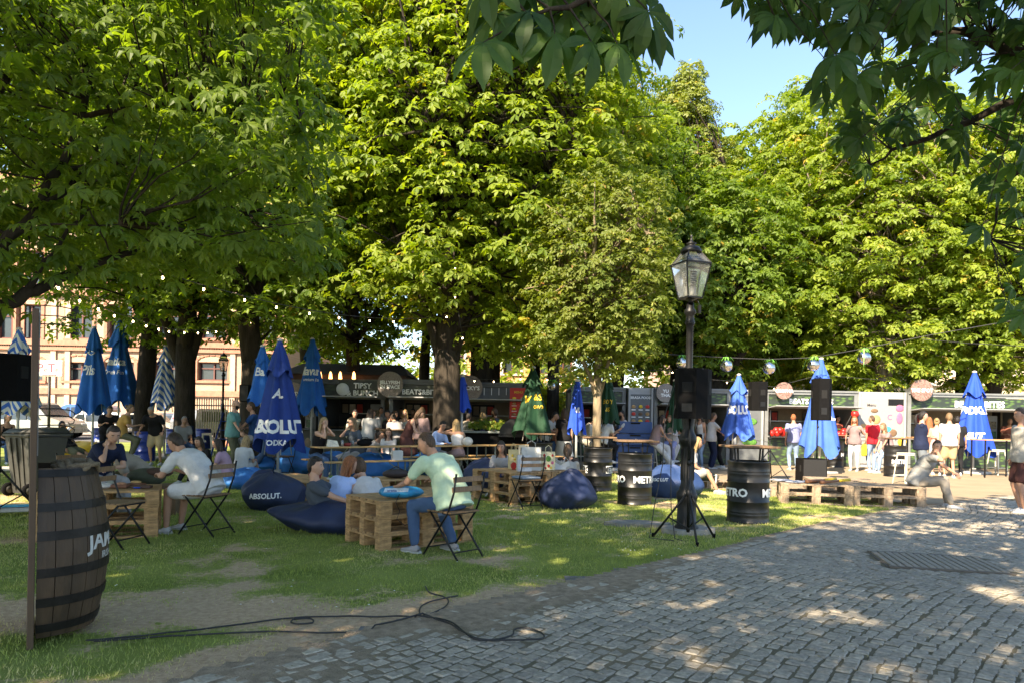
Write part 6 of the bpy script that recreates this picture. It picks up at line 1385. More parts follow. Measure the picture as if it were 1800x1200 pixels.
p = [AT(x, y, Y) for x, y, Y in ((1130, 618, 20), (1198, 624, 20), (1277, 628, 20), (1352, 631, 20), (1430, 628, 20), (1520, 612, 20), (1640, 588, 19.5), (1800, 560, 19), (1960, 530, 18.5))]; string(p, 'taut cable that carries the row of mirror balls on the right', .012)
p = [AT(x, y, Y) for x, y, Y in ((1620, 596, 22), (1700, 603, 22), (1800, 608, 22), (1900, 612, 22))]; string(p, 'short light string at the right edge above the widest stall', .01)
p = [AT(x, y, Y) for x, y, Y in ((930, 664, 20), (970, 662, 20), (1016, 660, 20), (1060, 662, 20))]; string(p, 'thin cable that carries the two left mirror balls', .008)
def mball(px, py, Y, r, label):
    p = AT(px, py, Y); t = thing('mirror_ball', label, 'mirror ball', tuple(p), 0, 'mirror balls hung on cables'); nv, nu = 14, 22; mb = MB()
    for i in range(nv):
        for j in range(nu):
            a0, a1 = (i + .06) * math.pi / nv, (i + .94) * math.pi / nv; b0, b1 = (j + .05) * 2 * math.pi / nu, (j + .95) * 2 * math.pi / nu; q = [Vector((math.sin(a) * math.cos(b), math.sin(a) * math.sin(b), math.cos(a))) * r for a, b in ((a0, b0), (a1, b0), (a1, b1), (a0, b1))]; mb.add(q, [(0, 1, 2, 3)])
    tag(mb.build('mirror_tiles', M_MIR, t), kind='stuff'); MB().ball((0, 0, 0), r * .975, 16, 10).build('core', M_STEEL, t); MB().tube([(0, 0, r), (0, 0, r + .12)], .006, 4).build('cord', M_WIRE, t)
    g = random.Random(int(px)); mb = MB()
    for i in range(16):
        a = g.uniform(0, 6.28); L = g.uniform(.10, .22) * (2.0 if i in (2, 9) else 1); d = Vector((math.cos(a), math.sin(a), 0)); s = Vector((-d.y, d.x, 0)) * .022; dr = L * (.4 if L < .25 else 1.5); b = Vector((0, 0, r + .02))
        mb.add([b, b + d * L * .5 + s + Vector((0, 0, .04)), b + d * L - Vector((0, 0, dr)), b + d * L * .5 - s + Vector((0, 0, .04))], [(0, 1, 2, 3)])
    mb.build('fern', mat('fern_green', (.14, .42, .05), .6, var=.2), t); return t
for i, (px, py, r_) in enumerate(((1198, 637, .155), (1277, 642, .175), (1352, 646, .175), (1430, 641, .17), (1519, 628, .185))): mball(px, py, 20, r_ , 'mirror ball with ferns, ' + ('half hidden behind the lamp post', 'between the street lamp and the pale blue parasol', 'above the smaller pink round sign', 'half behind the tip of the biggest pale blue parasol', 'highest one, at the right end of the cable')[i])
mball(970, 678, 20, .12, 'small mirror ball beside the tallest green parasol'); mball(1016, 676, 20, .13, 'small mirror ball above the narrow blue parasol')

# ------------------------------------------------------------------ cable on the ground
def cable(pts, label, r=.006):
    P = [G(*p) for p in pts]; o = []; n = len(P)
    for i in range(n - 1):
        a, b, c, d = P[max(i - 1, 0)], P[i], P[i + 1], P[min(i + 2, n - 1)]
        for s in range(6):
            u = s / 6; o.append(.5 * ((2 * b) + (c - a) * u + (2 * a - 5 * b + 4 * c - d) * u * u + (3 * b - a - 3 * c + d) * u ** 3))
    o.append(P[-1])
    for q in o: q.z = (float(bedz(q.x, q.y)) + .016 if q.y < edge_y(q.x) else float(hz(q.x, q.y)) + .012) + .004
    b0 = Vector(o[0]); q = MB().tube([v - b0 for v in o], r, 6).build('power_cable', mat('cable', (.015, .015, .016), .5), None, tuple(b0)); tag(q, label, 'cable', 'black cables on the ground')
cable([(150, 1127), (240, 1119), (330, 1110), (450, 1095), (530, 1088), (590, 1085), (660, 1085), (710, 1086), (745, 1094), (790, 1102), (830, 1128), (870, 1131), (900, 1123), (905, 1114), (930, 1112), (955, 1122), (948, 1131), (900, 1132), (850, 1131), (820, 1122), (790, 1106), (760, 1096), (738, 1082), (745, 1066), (780, 1056), (805, 1050)], 'long black cable looping from the barrel across the worn grass onto the cobbles')
cable([(165, 1128), (300, 1119), (450, 1113), (560, 1114), (640, 1111), (690, 1103), (735, 1090), (775, 1075), (788, 1062), (780, 1053), (755, 1046), (748, 1034)], 'second black cable running beside the long looping one')
cable([(515, 1092), (545, 1090), (550, 1096), (530, 1100), (512, 1098), (515, 1092)], 'small loop of black cable on bare earth')
# cables hanging down the lamp stand
for k, (dx, lab) in enumerate(((-.30, 'black cable hanging in a wide arc left of the lamp stand'), (-.20, 'black cable hanging straight down left of the lamp stand'))):
    z1 = 2.2 if k == 0 else 2.1; P = [Vector((.0, .05, 1.9)), Vector((dx * .6, .05, 1.85)), Vector((dx, .0, 1.5)), Vector((dx - .02, 0, .9)), Vector((dx - .12 + .1 * k, -.05, .4)), Vector((dx - .18 + .2 * k, -.1, .04)), Vector((dx + .1, -.15, .02))]
    q = MB().tube(P, .006, 5).build('hanging_cable', MATS['cable'], None, (sx, sy, 0)); tag(q, lab, 'cable', 'black cables on the lamp stand')

# ------------------------------------------------------------------ small things on the tables
def bag(loc, rz, w, d, h, m, label, name='paper_bag', handles=True, hm=None, deco=None):
    t = thing(name, label, 'bag', loc, rz); V = [(-w / 2, -d / 2, 0), (w / 2, -d / 2, 0), (w / 2, d / 2, 0), (-w / 2, d / 2, 0), (-w / 2 * .98, -d / 2 * .8, h), (w / 2 * .98, -d / 2 * .8, h), (w / 2 * .98, d / 2 * .8, h), (-w / 2 * .98, d / 2 * .8, h)]
    MB().add(V, [(3, 2, 1, 0), (0, 1, 5, 4), (1, 2, 6, 5), (2, 3, 7, 6), (3, 0, 4, 7)]).build('body', m, t)
    if handles:
        for s in (-1, 1): MB().tube([(-w * .22, s * d * .38, h), (-w * .2, s * d * .38, h + .07), (0, s * d * .38, h + .11), (w * .2, s * d * .38, h + .07), (w * .22, s * d * .38, h)], .004, 5).build('handle', hm or m, t)
    if deco:
        for i, (u, v, r_, c) in enumerate(deco): MB().ball((u * w, -d / 2 * .88 - .004, v * h), (r_, .004, r_ * 1.2), 8, 5).build('print', c, t)
    return t
zt_ = TD.z
bag(on(TD, aD, -.05, -.42), R(15), .24, .10, .27, mat('bag_grey', (.55, .54, .55), .6), 'pale grey gift bag nearest the left edge of the pallet table', deco=[(-.2, .8, .02, M_BLK), (-.05, .82, .02, M_BLK)])
bag(on(TD, aD, .14, .12), R(12), .17, .10, .34, mat('bag_cream', (.62, .50, .25), .6), 'narrow cream gift bag with gold print behind the grey one', deco=[(0, .15, .06, M_RED), (.1, .5, .02, M_YEL), (-.15, .7, .02, M_YEL)])
bag(on(TD, aD, .20, -.30), R(4), .34, .12, .40, M_WHITE, 'large plain white paper bag on the pallet table')
bag(on(TD2, aD, -.28, -.36), R(2), .24, .10, .32, mat('bag_print', (.62, .55, .35), .6, var=.3, scale=30), 'cream bag printed with red and green fruit on the pallet table', deco=[(-.3, .8, .022, M_RED), (0, .62, .045, M_GRN), (.3, .8, .02, M_RED), (-.3, .35, .022, M_RED), (.02, .22, .026, M_RED), (.3, .4, .025, M_PINK), (.2, .12, .02, M_YEL), (-.2, .1, .02, M_RED)])
t = thing('handbag', 'soft white handbag with curved straps on the pallet table', 'handbag', on(TD2, aD, .02, -.34), R(10)); mb = MB(); V = [(-.17, -.05, 0), (.17, -.05, 0), (.17, .05, 0), (-.17, .05, 0), (-.13, -.02, .15), (0, -.02, .07), (.16, -.02, .16), (.16, .02, .16), (0, .02, .07), (-.13, .02, .15)]
mb.add(V, [(3, 2, 1, 0), (0, 1, 5, 4), (1, 6, 5), (2, 3, 9, 8), (2, 8, 7), (1, 2, 7, 6), (0, 4, 9, 3), (4, 5, 8, 9), (5, 6, 7, 8)]).build('body', M_WHITE, t); MB().tube([(-.13, 0, .14), (-.16, 0, .26), (-.05, 0, .16), (.05, 0, .10), (.1, 0, .22), (.15, 0, .15)], .009, 6).build('strap', M_WHITE, t)
def cup(loc, label, m, h=.14, r=.037):
    t = thing('drink_cup', label, 'cup', loc, 0, 'clear drink cups'); MB().lathe([(r * .72, 0), (r, h), (r * .96, h), (r * .7, .004)], 14).build('cup', mat('clear_plastic', (.75, .78, .76), .15, transm=.75, var=.05), t); MB().lathe([(0, .006), (r * .68, .006), (r * .82, h * .6), (0, h * .6)], 14).build('drink', m, t); return t
cup(on(TD2, aD, .24, -.25), 'cup with bright green drink behind the folding chair', mat('green_drink', (.25, .50, .05), .2)); cup(on(TD2, aD, .33, -.05), 'cup with pink drink on the pallet table', mat('pink_drink', (.6, .22, .3), .2)); cup(on(TD2, aD, .2, .05), 'cup with cloudy drink beside the pink one', M_WHITE)
t = thing('food_tray', 'small dark red food tray with a white spoon behind the folding chair', 'tray', on(TD2, aD, .30, -.32), .4); MB().box((0, 0, .02), (.13, .10, .035), bev=.008).build('tray', mat('dark_red', (.20, .015, .012), .6), t); MB().bar((-.02, 0, .05), (.12, .03, .07), .012, .004).build('spoon', M_WHITE, t)
# table A: food boxes, napkin, phone
t = thing('takeaway_box', 'open takeaway box with white lid before the man in white', 'box', on(TA, aA, .18, -.12), R(12)); MB().box((0, 0, .022), (.20, .15, .04), bev=.008).build('tray', mat('box_brown', (.17, .07, .04), .7), t); MB().add([(-.1, .0, .045), (-.24, .05, .12), (-.21, .17, .12), (-.08, .12, .045)], [(0, 1, 2, 3), (3, 2, 1, 0)]).build('lid', M_WHITE, t); MB().ball((.02, 0, .045), (.06, .045, .02), 10, 6).build('food', mat('food', (.45, .22, .12), .7, var=.4, scale=40), t)
t = thing('takeaway_box', 'brown takeaway box with bread at the middle of the left pallet table', 'box', on(TA, aA, .34, .02), R(-5)); MB().box((0, 0, .02), (.18, .14, .035), bev=.008).build('tray', mat('box_brown', (.2, .1, .05)), t); MB().ball((0, 0, .05), (.07, .04, .02), 10, 6).build('bread', M_WOODT, t)
t = thing('napkin', 'crumpled white napkin on the left pallet table', 'napkin', on(TA, aA, .02, -.14)); MB().ball((0, 0, .025), (.09, .05, .03), 9, 6).ball((.05, .02, .03), (.05, .04, .03), 7, 5).build('paper', M_WHITE, t)
t = thing('cardboard_sleeve', 'flat dark box with a blue lighter on the left pallet table', 'box', on(TA, aA, .42, -.2), R(8)); MB().box((0, 0, .015), (.2, .11, .03), bev=.005).build('box', mat('box_dark', (.06, .03, .025), .6), t); MB().box((-.03, -.08, .01), (.07, .02, .015), bev=.004).build('lighter', M_UD, t)
t = thing('serving_tray', 'grey oval dish with scraps near the left end of the pallet table', 'dish', on(TA, aA, -.15, -.05)); MB().lathe([(0, 0), (.10, 0), (.13, .025), (.125, .028), (.095, .008), (0, .008)], 20).build('dish', mat('dish', (.22, .24, .23), .3), t)
# table B: blue drawstring bag
p_ = on(TB, aB, -.30, -.30); t = thing('drawstring_bag', 'bright blue drawstring bag with a white printed patch on the nearest table', 'bag', p_, R(12)); mb = MB(); nu, nv = 28, 14; V = []; F = []
for i in range(nv + 1):
    th = math.pi * i / nv
    for j in range(nu):
        a = 2 * math.pi * j / nu; r_ = 1 + .08 * math.sin(5 * a + 1) + .05 * math.sin(9 * a + 3 * th); V.append((.24 * math.sin(th) * math.cos(a) * r_, .13 * math.sin(th) * math.sin(a) * r_, max(0, .06 + .062 * math.cos(th) * r_)))
for i in range(nv):
    for j in range(nu): q = (j + 1) % nu; F.append((i * nu + j, (i + 1) * nu + j, (i + 1) * nu + q, i * nu + q))
MB().add(V, F, True).build('body', mat('bag_cyan', (.01, .26, .52), .45, var=.1, bump=.3, scale=4), t)
MB().add([(-.19, -.115, .07), (.07, -.132, .075), (.08, -.10, .115), (-.17, -.085, .112)], [(0, 1, 2, 3)]).build('printed_patch', mat('patch', (.45, .55, .62), .6), t); text_on('arena', .045, lambda u, v: (-.10 + u, -.134 + v * .6, .078 + v * .8), 'lettering', mat('navy_ink', (.02, .05, .2), .6), t, .02)
MB().tube([(-.02, -.13, .05), (-.06, -.18, -.03), (-.02, -.22, -.12), (-.05, -.24, -.2), (.03, -.25, -.26), (.12, -.26, -.24)], .004, 5).build('string', M_BLK, t)
# table C
t = thing('bowl', 'dark red bowl at the left of the pallet table behind the reclining man', 'bowl', on(TC, aC, -.05, .38)); MB().lathe([(0, 0), (.08, 0), (.12, .09), (.113, .09), (.075, .01), (0, .01)], 20).build('bowl', MATS['dark_red'], t)
t = thing('takeaway_box', 'white food wrapper with greens on the table behind the reclining man', 'box', on(TC, aC, .12, .1), .3); MB().box((0, 0, .02), (.2, .14, .03), bev=.006).build('tray', M_WHITE, t); MB().ball((0, 0, .045), (.07, .05, .02), 8, 5).build('food', M_GRN, t)
t = thing('shoulder_bag', 'dark brown bag lying on the pallets behind the redhead', 'bag', (-2.0, 12.35, .37), .3); MB().ball((0, 0, .07), (.24, .14, .08), 14, 8).build('body', mat('bag_brown', (.035, .022, .02), .7), t); MB().tube([(-.2, 0, .09), (0, -.05, .2), (.2, 0, .09)], .01, 5).build('strap', MATS['bag_brown'], t)
t = thing('backpack', 'black and white backpack lying behind the man in striped white', 'backpack', (XA(708, 9.0), 9.0, .22), .3); MB().ball((0, 0, .12), (.20, .13, .14), 14, 8).build('body', M_BLKM, t); MB().tube([(-.18, -.05, .1), (-.05, -.12, .30), (.15, -.1, .24), (.2, -.02, .05)], .018, 6).build('strap', M_WHITE, t); MB().tube([(-.1, -.08, .1), (.02, -.14, .24), (.14, -.12, .12)], .012, 6).build('strap', M_BLK, t)
t = thing('backpack', 'olive and brown backpack between the woman in navy and the man in white', 'backpack', (XA(258, 9.9), 9.9, .42), .2); MB().ball((0, 0, .10), (.26, .14, .13), 14, 8).build('body', mat('bag_olive', (.055, .06, .035), .8), t); MB().ball((.16, -.02, .17), (.2, .12, .07), 12, 7).build('flap', mat('bag_brown2', (.07, .035, .022), .8), t)
t = thing('low_bench', 'low dark bench that carries the olive backpack', 'bench', (XA(255, 9.9), 9.95, 0), .2); MB().box((0, 0, .39), (1.0, .4, .05)).build('top', M_WOODB, t)
for s in (-.4, .4): MB().box((s, 0, .18), (.06, .36, .36)).build('leg', M_WOODB, t)
# beer table things
def bt(i, u, v, dz=0.0): c = BT[i] + d0 * u + nrm * v; return (c.x, c.y, .776 + dz)
t = thing('handbag', 'folded cream handbag on the beer table before the blonde in black', 'handbag', bt(0, -.72, -.05), .5); MB().add([(-.13, -.04, 0), (.13, -.04, 0), (.13, .04, 0), (-.13, .04, 0), (-.11, -.015, .15), (.09, -.015, .12), (.09, .015, .12), (-.11, .015, .15)], [(3, 2, 1, 0), (4, 5, 6, 7), (0, 1, 5, 4), (1, 2, 6, 5), (2, 3, 7, 6), (3, 0, 4, 7)]).build('body', mat('cream_leather', (.68, .64, .52), .5), t); MB().bar((-.11, -.03, .14), (.1, -.045, .03), .012, .006).build('flap', M_WHITE, t)
cup(bt(0, -.50, -.05), 'clear cup beside the folded cream handbag', mat('pink_drink', (.6, .22, .3)), .13, .038); cup(bt(0, -.24, -.02), 'clear cup beside the woman in sunglasses', M_WHITE, .12, .04)
t = thing('bowl', 'dark red bowl on the beer table between two cups', 'bowl', bt(0, -.36, .0)); MB().lathe([(0, 0), (.07, 0), (.10, .07), (.094, .07), (.065, .01), (0, .01)], 18).build('bowl', MATS['dark_red'], t)
t = thing('handbag', 'black handbag slumped on the beer table by the woman in sunglasses', 'handbag', bt(0, .05, -.02), .7); MB().ball((0, 0, .07), (.19, .09, .08), 14, 8).ball((.05, 0, .13), (.1, .07, .04), 10, 6).build('body', M_BLKM, t); MB().tube([(-.12, 0, .1), (-.06, -.03, .2), (.06, -.03, .19), (.12, 0, .1)], .01, 5).build('strap', M_BLK, t)
t = thing('pouch', 'small brown pouch on the far right beer table', 'pouch', bt(2, .55, .05), .4); MB().box((0, 0, .035), (.24, .14, .07), bev=.02).build('body', mat('pouch_brown', (.09, .05, .035), .6), t); MB().box((0, -.072, .05), (.16, .006, .008)).build('zip', M_STEEL, t)
t = thing('paper_bag', 'white paper bag standing on the near bench of the first beer table', 'bag', tuple(BT[0] - nrm * .58 + d0 * .55 + Vector((0, 0, .487))), .6); MB().box((0, 0, .10), (.24, .10, .20)).build('body', M_WHITE, t); MB().box((0, 0, .205), (.22, .06, .01)).build('fold', M_WHITE, t)
# roadside pallets: bats and papers
for i, (px, py, dg2) in enumerate(((1507, 855, 24), (1524, 861, 24))):
    p = AT(px, py, 12.9); t = thing('wooden_bat', ('left', 'right')[i] + ' wooden bat with yellow grip lying on the roadside pallets', 'bat', (TE2.x + .12 + i * .20, TE2.y - .02 - i * .12, TE2.z + .04), R(32)); MB().tube([(-.42, 0, 0), (-.1, 0, .005), (.12, 0, .01)], [.033, .026, .018], 8).build('blade', mat('bat_wood', (.22, .09, .04), .6), t); MB().tube([(.12, 0, .01), (.45, 0, .02)], [.026, .03], 8).build('grip', M_YEL, t)
for i, (u, v) in enumerate(((-.55, .1), (-.3, -.15), (-.05, .05))):
    t = thing('magazine', ('left', 'front', 'middle')[i] + ' folded paper lying on the roadside pallets', 'paper', on(TE2, aE2, u, v), .2 + i * .3, 'papers on the pallets'); MB().box((0, 0, .008), (.34, .24, .012)).box((0, .0, .016), (.32, .23, .004)).build('pages', mat('paper_blueish', (.42, .44, .50), .7), t); MB().box((0, 0, .0195), (.33, .235, .002)).build('cover', mat('paper_cover', (.35, .38, .45), .7), t)
# white book and belt on the small pallet in the shade
t = thing('tote_bag', 'dark bag with a white strap on the small pallet seat behind the drum', 'bag', (XA(1248, 15.2, 850), 15.3, .17)); MB().ball((0, 0, .08), (.22, .14, .10), 12, 7).build('body', mat('bag_olive', (.055, .06, .035)), t); MB().tube([(.05, -.1, .12), (.12, -.16, .14), (.1, -.2, .05), (.08, -.2, -.12)], .018, 6).build('strap', M_WHITE, t)
t = thing('ladder', 'dark blue step ladder leaning by the iron fence', 'ladder', (XA(395, 24, 720), 24, 0), .2)
for s in (-1, 1): MB().bar((s * .22 - .2, 0, 0), (s * .16 + .12, 0, 1.5), .05).build('rail', M_UN, t)
for i in range(4): k = (i + 1) / 5; MB().box((-.2 + .32 * k, 0, 1.5 * k), (.40, .08, .03)).build('step', M_UN, t)
for i, px in enumerate((300, 334)):
    g = G(px, 790); t = thing('wicker_seat', ('left', 'right')[i] + ' teal tub seat behind the blue drums', 'seat', (g.x, g.y + .6, 0), 0, 'teal tub seats'); MB().lathe([(.26, 0), (.32, .42), (.34, .72), (.31, .72), (.28, .44), (0, .42)], 20).build('shell', M_TEAL, t); MB().lathe([(0, .43), (.27, .43), (.27, .49), (0, .5)], 18).build('cushion', M_WHITE, t)
# ------------------------------------------------------------------ people
REM = []
def loft(mb, pts, rx, ry, rights, n=12, mi=0):
    """closed tube of elliptic rings"""
    V = []; F = []; k = len(pts)
    for i in range(k):
        d = (pts[min(i + 1, k - 1)] - pts[max(i - 1, 0)]).normalized(); x = Vector(rights[i] if isinstance(rights, list) else rights); x = (x - d * x.dot(d)).normalized(); y = d.cross(x)
        for j in range(n): a = 2 * math.pi * j / n; V.append(pts[i] + x * math.cos(a) * rx[i] + y * math.sin(a) * ry[i])
    for i in range(k - 1):
        for j in range(n): q = (j + 1) % n; F.append((i * n + j, i * n + q, (i + 1) * n + q, (i + 1) * n + j))
    F.append(tuple(range(n - 1, -1, -1))); F.append(tuple((k - 1) * n + j for j in range(n))); mb.add(V, F, True, mi)
def capsule(mb, a, b, r0, r1, n=10, mi=0):
    a, b = Vector(a), Vector(b); d = (b - a).normalized() if (b - a).length > 1e-6 else Vector((0, 0, 1)); pts = []; rs = []
    for t in (.95, .6, .2): pts.append(a - d * r0 * t); rs.append(r0 * math.sqrt(max(.02, 1 - t * t)))
    for t in (0, .33, .66, 1): pts.append(a.lerp(b, t)); rs.append(r0 + (r1 - r0) * t + .06 * r0 * math.sin(t * math.pi))
    for t in (.2, .6, .95): pts.append(b + d * r1 * t); rs.append(r1 * math.sqrt(max(.02, 1 - t * t)))
    mb.tube(pts, rs, n, mi=mi)
def ik(a, t, l1, l2, hint):
    a, t = Vector(a), Vector(t); d = t - a; L = d.length
    if L > (l1 + l2) * .995: t = a + d * ((l1 + l2) * .995 / L); d = t - a; L = d.length
    if L < abs(l1 - l2) + .03: L = abs(l1 - l2) + .03
    u = d.normalized(); x = (l1 * l1 - l2 * l2 + L * L) / (2 * L); h = math.sqrt(max(0, l1 * l1 - x * x)); p = Vector(hint); p = (p - u * p.dot(u)); p = p.normalized() if p.length > 1e-5 else Vector((0, 1, 0))
    return a + u * x + p * h, t
def remesh(name, mb, m, parent, vox, folds=0.0, extra=None, seed=0, sm=3):
    o = mb.build(name, m, parent); md = o.modifiers.new('r', 'REMESH'); md.mode = 'VOXEL'; md.voxel_size = vox; md.use_smooth_shade = True
    s = o.modifiers.new('s', 'SMOOTH'); s.factor = .6; s.iterations = sm; dc = o.modifiers.new('d', 'DECIMATE'); dc.ratio = .55 if vox < .016 else .40; REM.append((o, folds, extra, seed)); return o
def finish_remesh():
    dg = bpy.context.evaluated_depsgraph_get(); dg.update()
    for o, folds, extra, seed in REM:
        me = bpy.data.meshes.new_from_object(o.evaluated_get(dg)); old = o.data; o.modifiers.clear()
        if folds:
            n = len(me.vertices); co = np.empty(n * 3); no = np.empty(n * 3); me.vertices.foreach_get('co', co); me.vertex_normals.foreach_get('vector', no); co = co.reshape(-1, 3); no = no.reshape(-1, 3)
            f = fbm(co[:, 0] * 1.6 + co[:, 2] * 1.1 + seed, co[:, 1] * 1.6 + co[:, 2] * 2.4, 7.0, seed % 50) - .5; f2 = np.sin(co[:, 2] * 38 + co[:, 0] * 22 + 6 * fbm(co[:, 0], co[:, 1] + co[:, 2], 4, seed % 31)) * .22
            co += no * ((f * 2.0 + f2)[:, None]) * folds; me.vertices.foreach_set('co', co.ravel())
        if extra:
            vs = [v.co.copy() for v in me.vertices]; b = MB(); b.v = [tuple(v) for v in vs]; b.f = [tuple(p.vertices) for p in me.polygons]; b.sm = [True] * len(b.f); b.mi = [0] * len(b.f); b.add(extra.v, extra.f); k = len(extra.f)
            b.sm[-k:] = extra.sm; b.mi[-k:] = extra.mi; me2 = b.mesh(o.name, [q for q in old.materials]); bpy.data.meshes.remove(me); me = me2
        me.name = old.name; o.data = me
def hexm(kind, c, rough=.85):
    nm = '%s_%02d_%02d_%02d' % (kind, *[int(q * 99) for q in c])
    if kind == 'hair': return mat(nm, c, .5, var=.55, scale=16, stretch=(5, 5, .5), bump=.6, bscale=40, spec=.4)
    if kind == 'skin': return mat(nm, c, .55, var=.10, scale=9, spec=.35)
    return mat(nm, c, rough, var=.14, scale=5, bump=.25, bscale=26, spec=.2)
M_EYE = mat('eye_dark', (.02, .015, .012), .2); M_LIP = mat('lips', (.36, .11, .09), .5); M_LENS = mat('sunglass_lens', (.012, .011, .012), .15)
SKIN = {'l': (.50, .29, .20), 'm': (.42, .23, .15), 't': (.32, .17, .10)}
HAIR = {'bk': (.014, .011, .010), 'db': (.035, .022, .015), 'br': (.075, .042, .022), 'bl': (.30, .20, .09), 'lb': (.17, .11, .055), 'rd': (.26, .09, .03), 'gr': (.28, .27, .26)}
C = dict(white=(.46, .46, .46), offw=(.37, .35, .31), cream=(.62, .56, .44), navy=(.012, .018, .045), black=(.012, .012, .014), mint=(.52, .66, .46), jeans=(.055, .10, .19), jeansl=(.20, .28, .40), jeansg=(.13, .15, .17), greys=(.065, .08, .10), grey=(.32, .31, .31), lgrey=(.25, .25, .24), lblue=(.38, .50, .78),
         teal=(.13, .30, .29), blue=(.02, .07, .20), olive=(.11, .11, .07), brown=(.085, .035, .03), purple=(.36, .24, .33), yell=(.48, .28, .08), red=(.62, .02, .03), lav=(.20, .22, .38), coral=(.66, .16, .10), khaki=(.42, .32, .18), sand=(.29, .25, .20), rust=(.22, .08, .05), dgreen=(.05, .09, .06), striped=(.55, .53, .52), pinkb=(.55, .32, .30), mauve=(.24, .17, .17))
_np = [0]
def head_geo(mb, M, s=1.0, female=False):
    nu, nv = (24, 18) if s else (18, 13); V = []; F = []
    for i in range(nv + 1):
        th = math.pi * i / nv
        for j in range(nu):
            a = 2 * math.pi * j / nu; x, y, z = math.sin(th) * math.sin(a), math.sin(th) * math.cos(a), math.cos(th); px_, py_, pz_ = x * .074, y * .092, z * .116
            low = max(0, -z); px_ *= 1 - .34 * low ** 1.4; py_ *= 1 - .12 * low if y > 0 else 1 - .42 * low
            if y > 0: py_ = min(py_, .084 + .004 * y); py_ += .010 * low * (abs(x) < .6)
            nose = math.exp(-((px_ / .013) ** 2) - (((pz_ + .016) / .022) ** 2)); py_ += .024 * nose * (y > 0)
            if y > .3:
                for sx in (-1, 1): py_ -= .010 * math.exp(-(((px_ - sx * .030) / .017) ** 2) - (((pz_ - .012) / .013) ** 2))
                py_ += .005 * math.exp(-((pz_ - .032) / .010) ** 2) + .006 * math.exp(-((px_ / .02) ** 2) - (((pz_ + .050) / .010) ** 2)) + .008 * math.exp(-((px_ / .022) ** 2) - (((pz_ + .092) / .018) ** 2))
            V.append(M @ Vector((px_, py_, pz_)))
    for i in range(nv):
        for j in range(nu): q = (j + 1) % nu; F.append((i * nu + j, i * nu + q, (i + 1) * nu + q, (i + 1) * nu + j))
    mb.add(V, F, True, 0)
    for sx in (-1, 1):
        mb.ball(M @ Vector((sx * .074, -.006, .0)), (.008, .018, .03), 8, 6, M=M.to_3x3().to_4x4())
        mb.ball(M @ Vector((sx * .030, .074, .011)), (.0125, .008, .006), 8, 5, mi=1, M=M.to_3x3().to_4x4()); mb.ball(M @ Vector((sx * .030, .081, .011)), (.0055, .003, .0055), 6, 4, mi=2, M=M.to_3x3().to_4x4())
        mb.box(M @ Vector((sx * .031, .083, .030)), (.030, .008, .006), M=M.to_3x3().to_4x4(), mi=2)
    mb.ball(M @ Vector((0, .084, -.049)), (.021, .006, .0075), 8, 5, mi=3, M=M.to_3x3().to_4x4())
def hair_geo(mb, M, style, back, vox):
    nu, nv = 28, 20; V = []; F = []; long_ = style in ('long', 'pony', 'bob', 'mop', 'bun')
    for i in range(nv + 1):
        th = math.pi * i / nv
        for j in range(nu):
            a = 2 * math.pi * j / nu; x, y, z = math.sin(th) * math.sin(a), math.sin(th) * math.cos(a), math.cos(th); cosf = y / max(1e-3, math.hypot(x, y)) if i not in (0, nv) else 0
            line = .50 if cosf > .45 else (.50 - (.45 - cosf) * (1.35 if long_ else 1.1)); 
            if style in ('long', 'bob', 'mop'): line = .46 if cosf > .55 else (.46 - (.55 - cosf) * 2.2)
            if style == 'crop': line += .05
            t_ = 1 / (1 + math.exp(-(z - line) * 22)); k = .80 + (.30 if style != 'crop' else .235) * t_ + (.06 * t_ if style == 'mop' else 0) + .02 * t_ * math.sin(9 * a + 5 * z)
            V.append(M @ Vector((x * .076 * k, y * .092 * k - .004, z * .116 * k + .004)))
    for i in range(nv):
        for j in range(nu): q = (j + 1) % nu; F.append((i * nu + j, i * nu + q, (i + 1) * nu + q, (i + 1) * nu + j))
    mb.add(V, F, True)
    rt = M.to_3x3() @ Vector((1, 0, 0)); H = lambda *p: M @ Vector(p)
    if style in ('long', 'bob'):
        L = .20 if style == 'bob' else .52; dn = Vector((0, 0, -1)) * .85 + back * .25; b0 = H(0, -.045, .03); pts = [b0, H(0, -.055, -.05), H(0, -.05, -.10) + dn * .03, H(0, -.055, -.10) + dn * L * .35, H(0, -.06, -.10) + dn * L * .7, H(0, -.06, -.10) + dn * L]
        loft(mb, pts, [.07, .088, .092, .10, .085, .04], [.05, .055, .05, .04, .034, .014], rt, 16)
        for sx in (-1, 1): capsule(mb, H(sx * .070, .01, .03), H(sx * .085, -.012, -.15), .022, .018, 8); capsule(mb, H(sx * .085, -.012, -.15), H(sx * .095, .0, -.15) + Vector((0, 0, -1)) * L * .35, .018, .006, 8)
    if style == 'pony':
        p0 = H(0, -.10, .05); mb.ball(p0, (.025, .025, .025), 8, 6); pts = [p0, p0 + back * .05 + Vector((0, 0, -.03)), p0 + back * .06 + Vector((0, 0, -.16)), p0 + back * .04 + Vector((0, 0, -.30)), p0 + back * .03 + Vector((0, 0, -.40))]; loft(mb, pts, [.02, .034, .036, .028, .006], [.02, .03, .03, .022, .005], rt, 10)
    if style == 'bun': mb.ball(H(0, -.10, .055), .045, 10, 8)
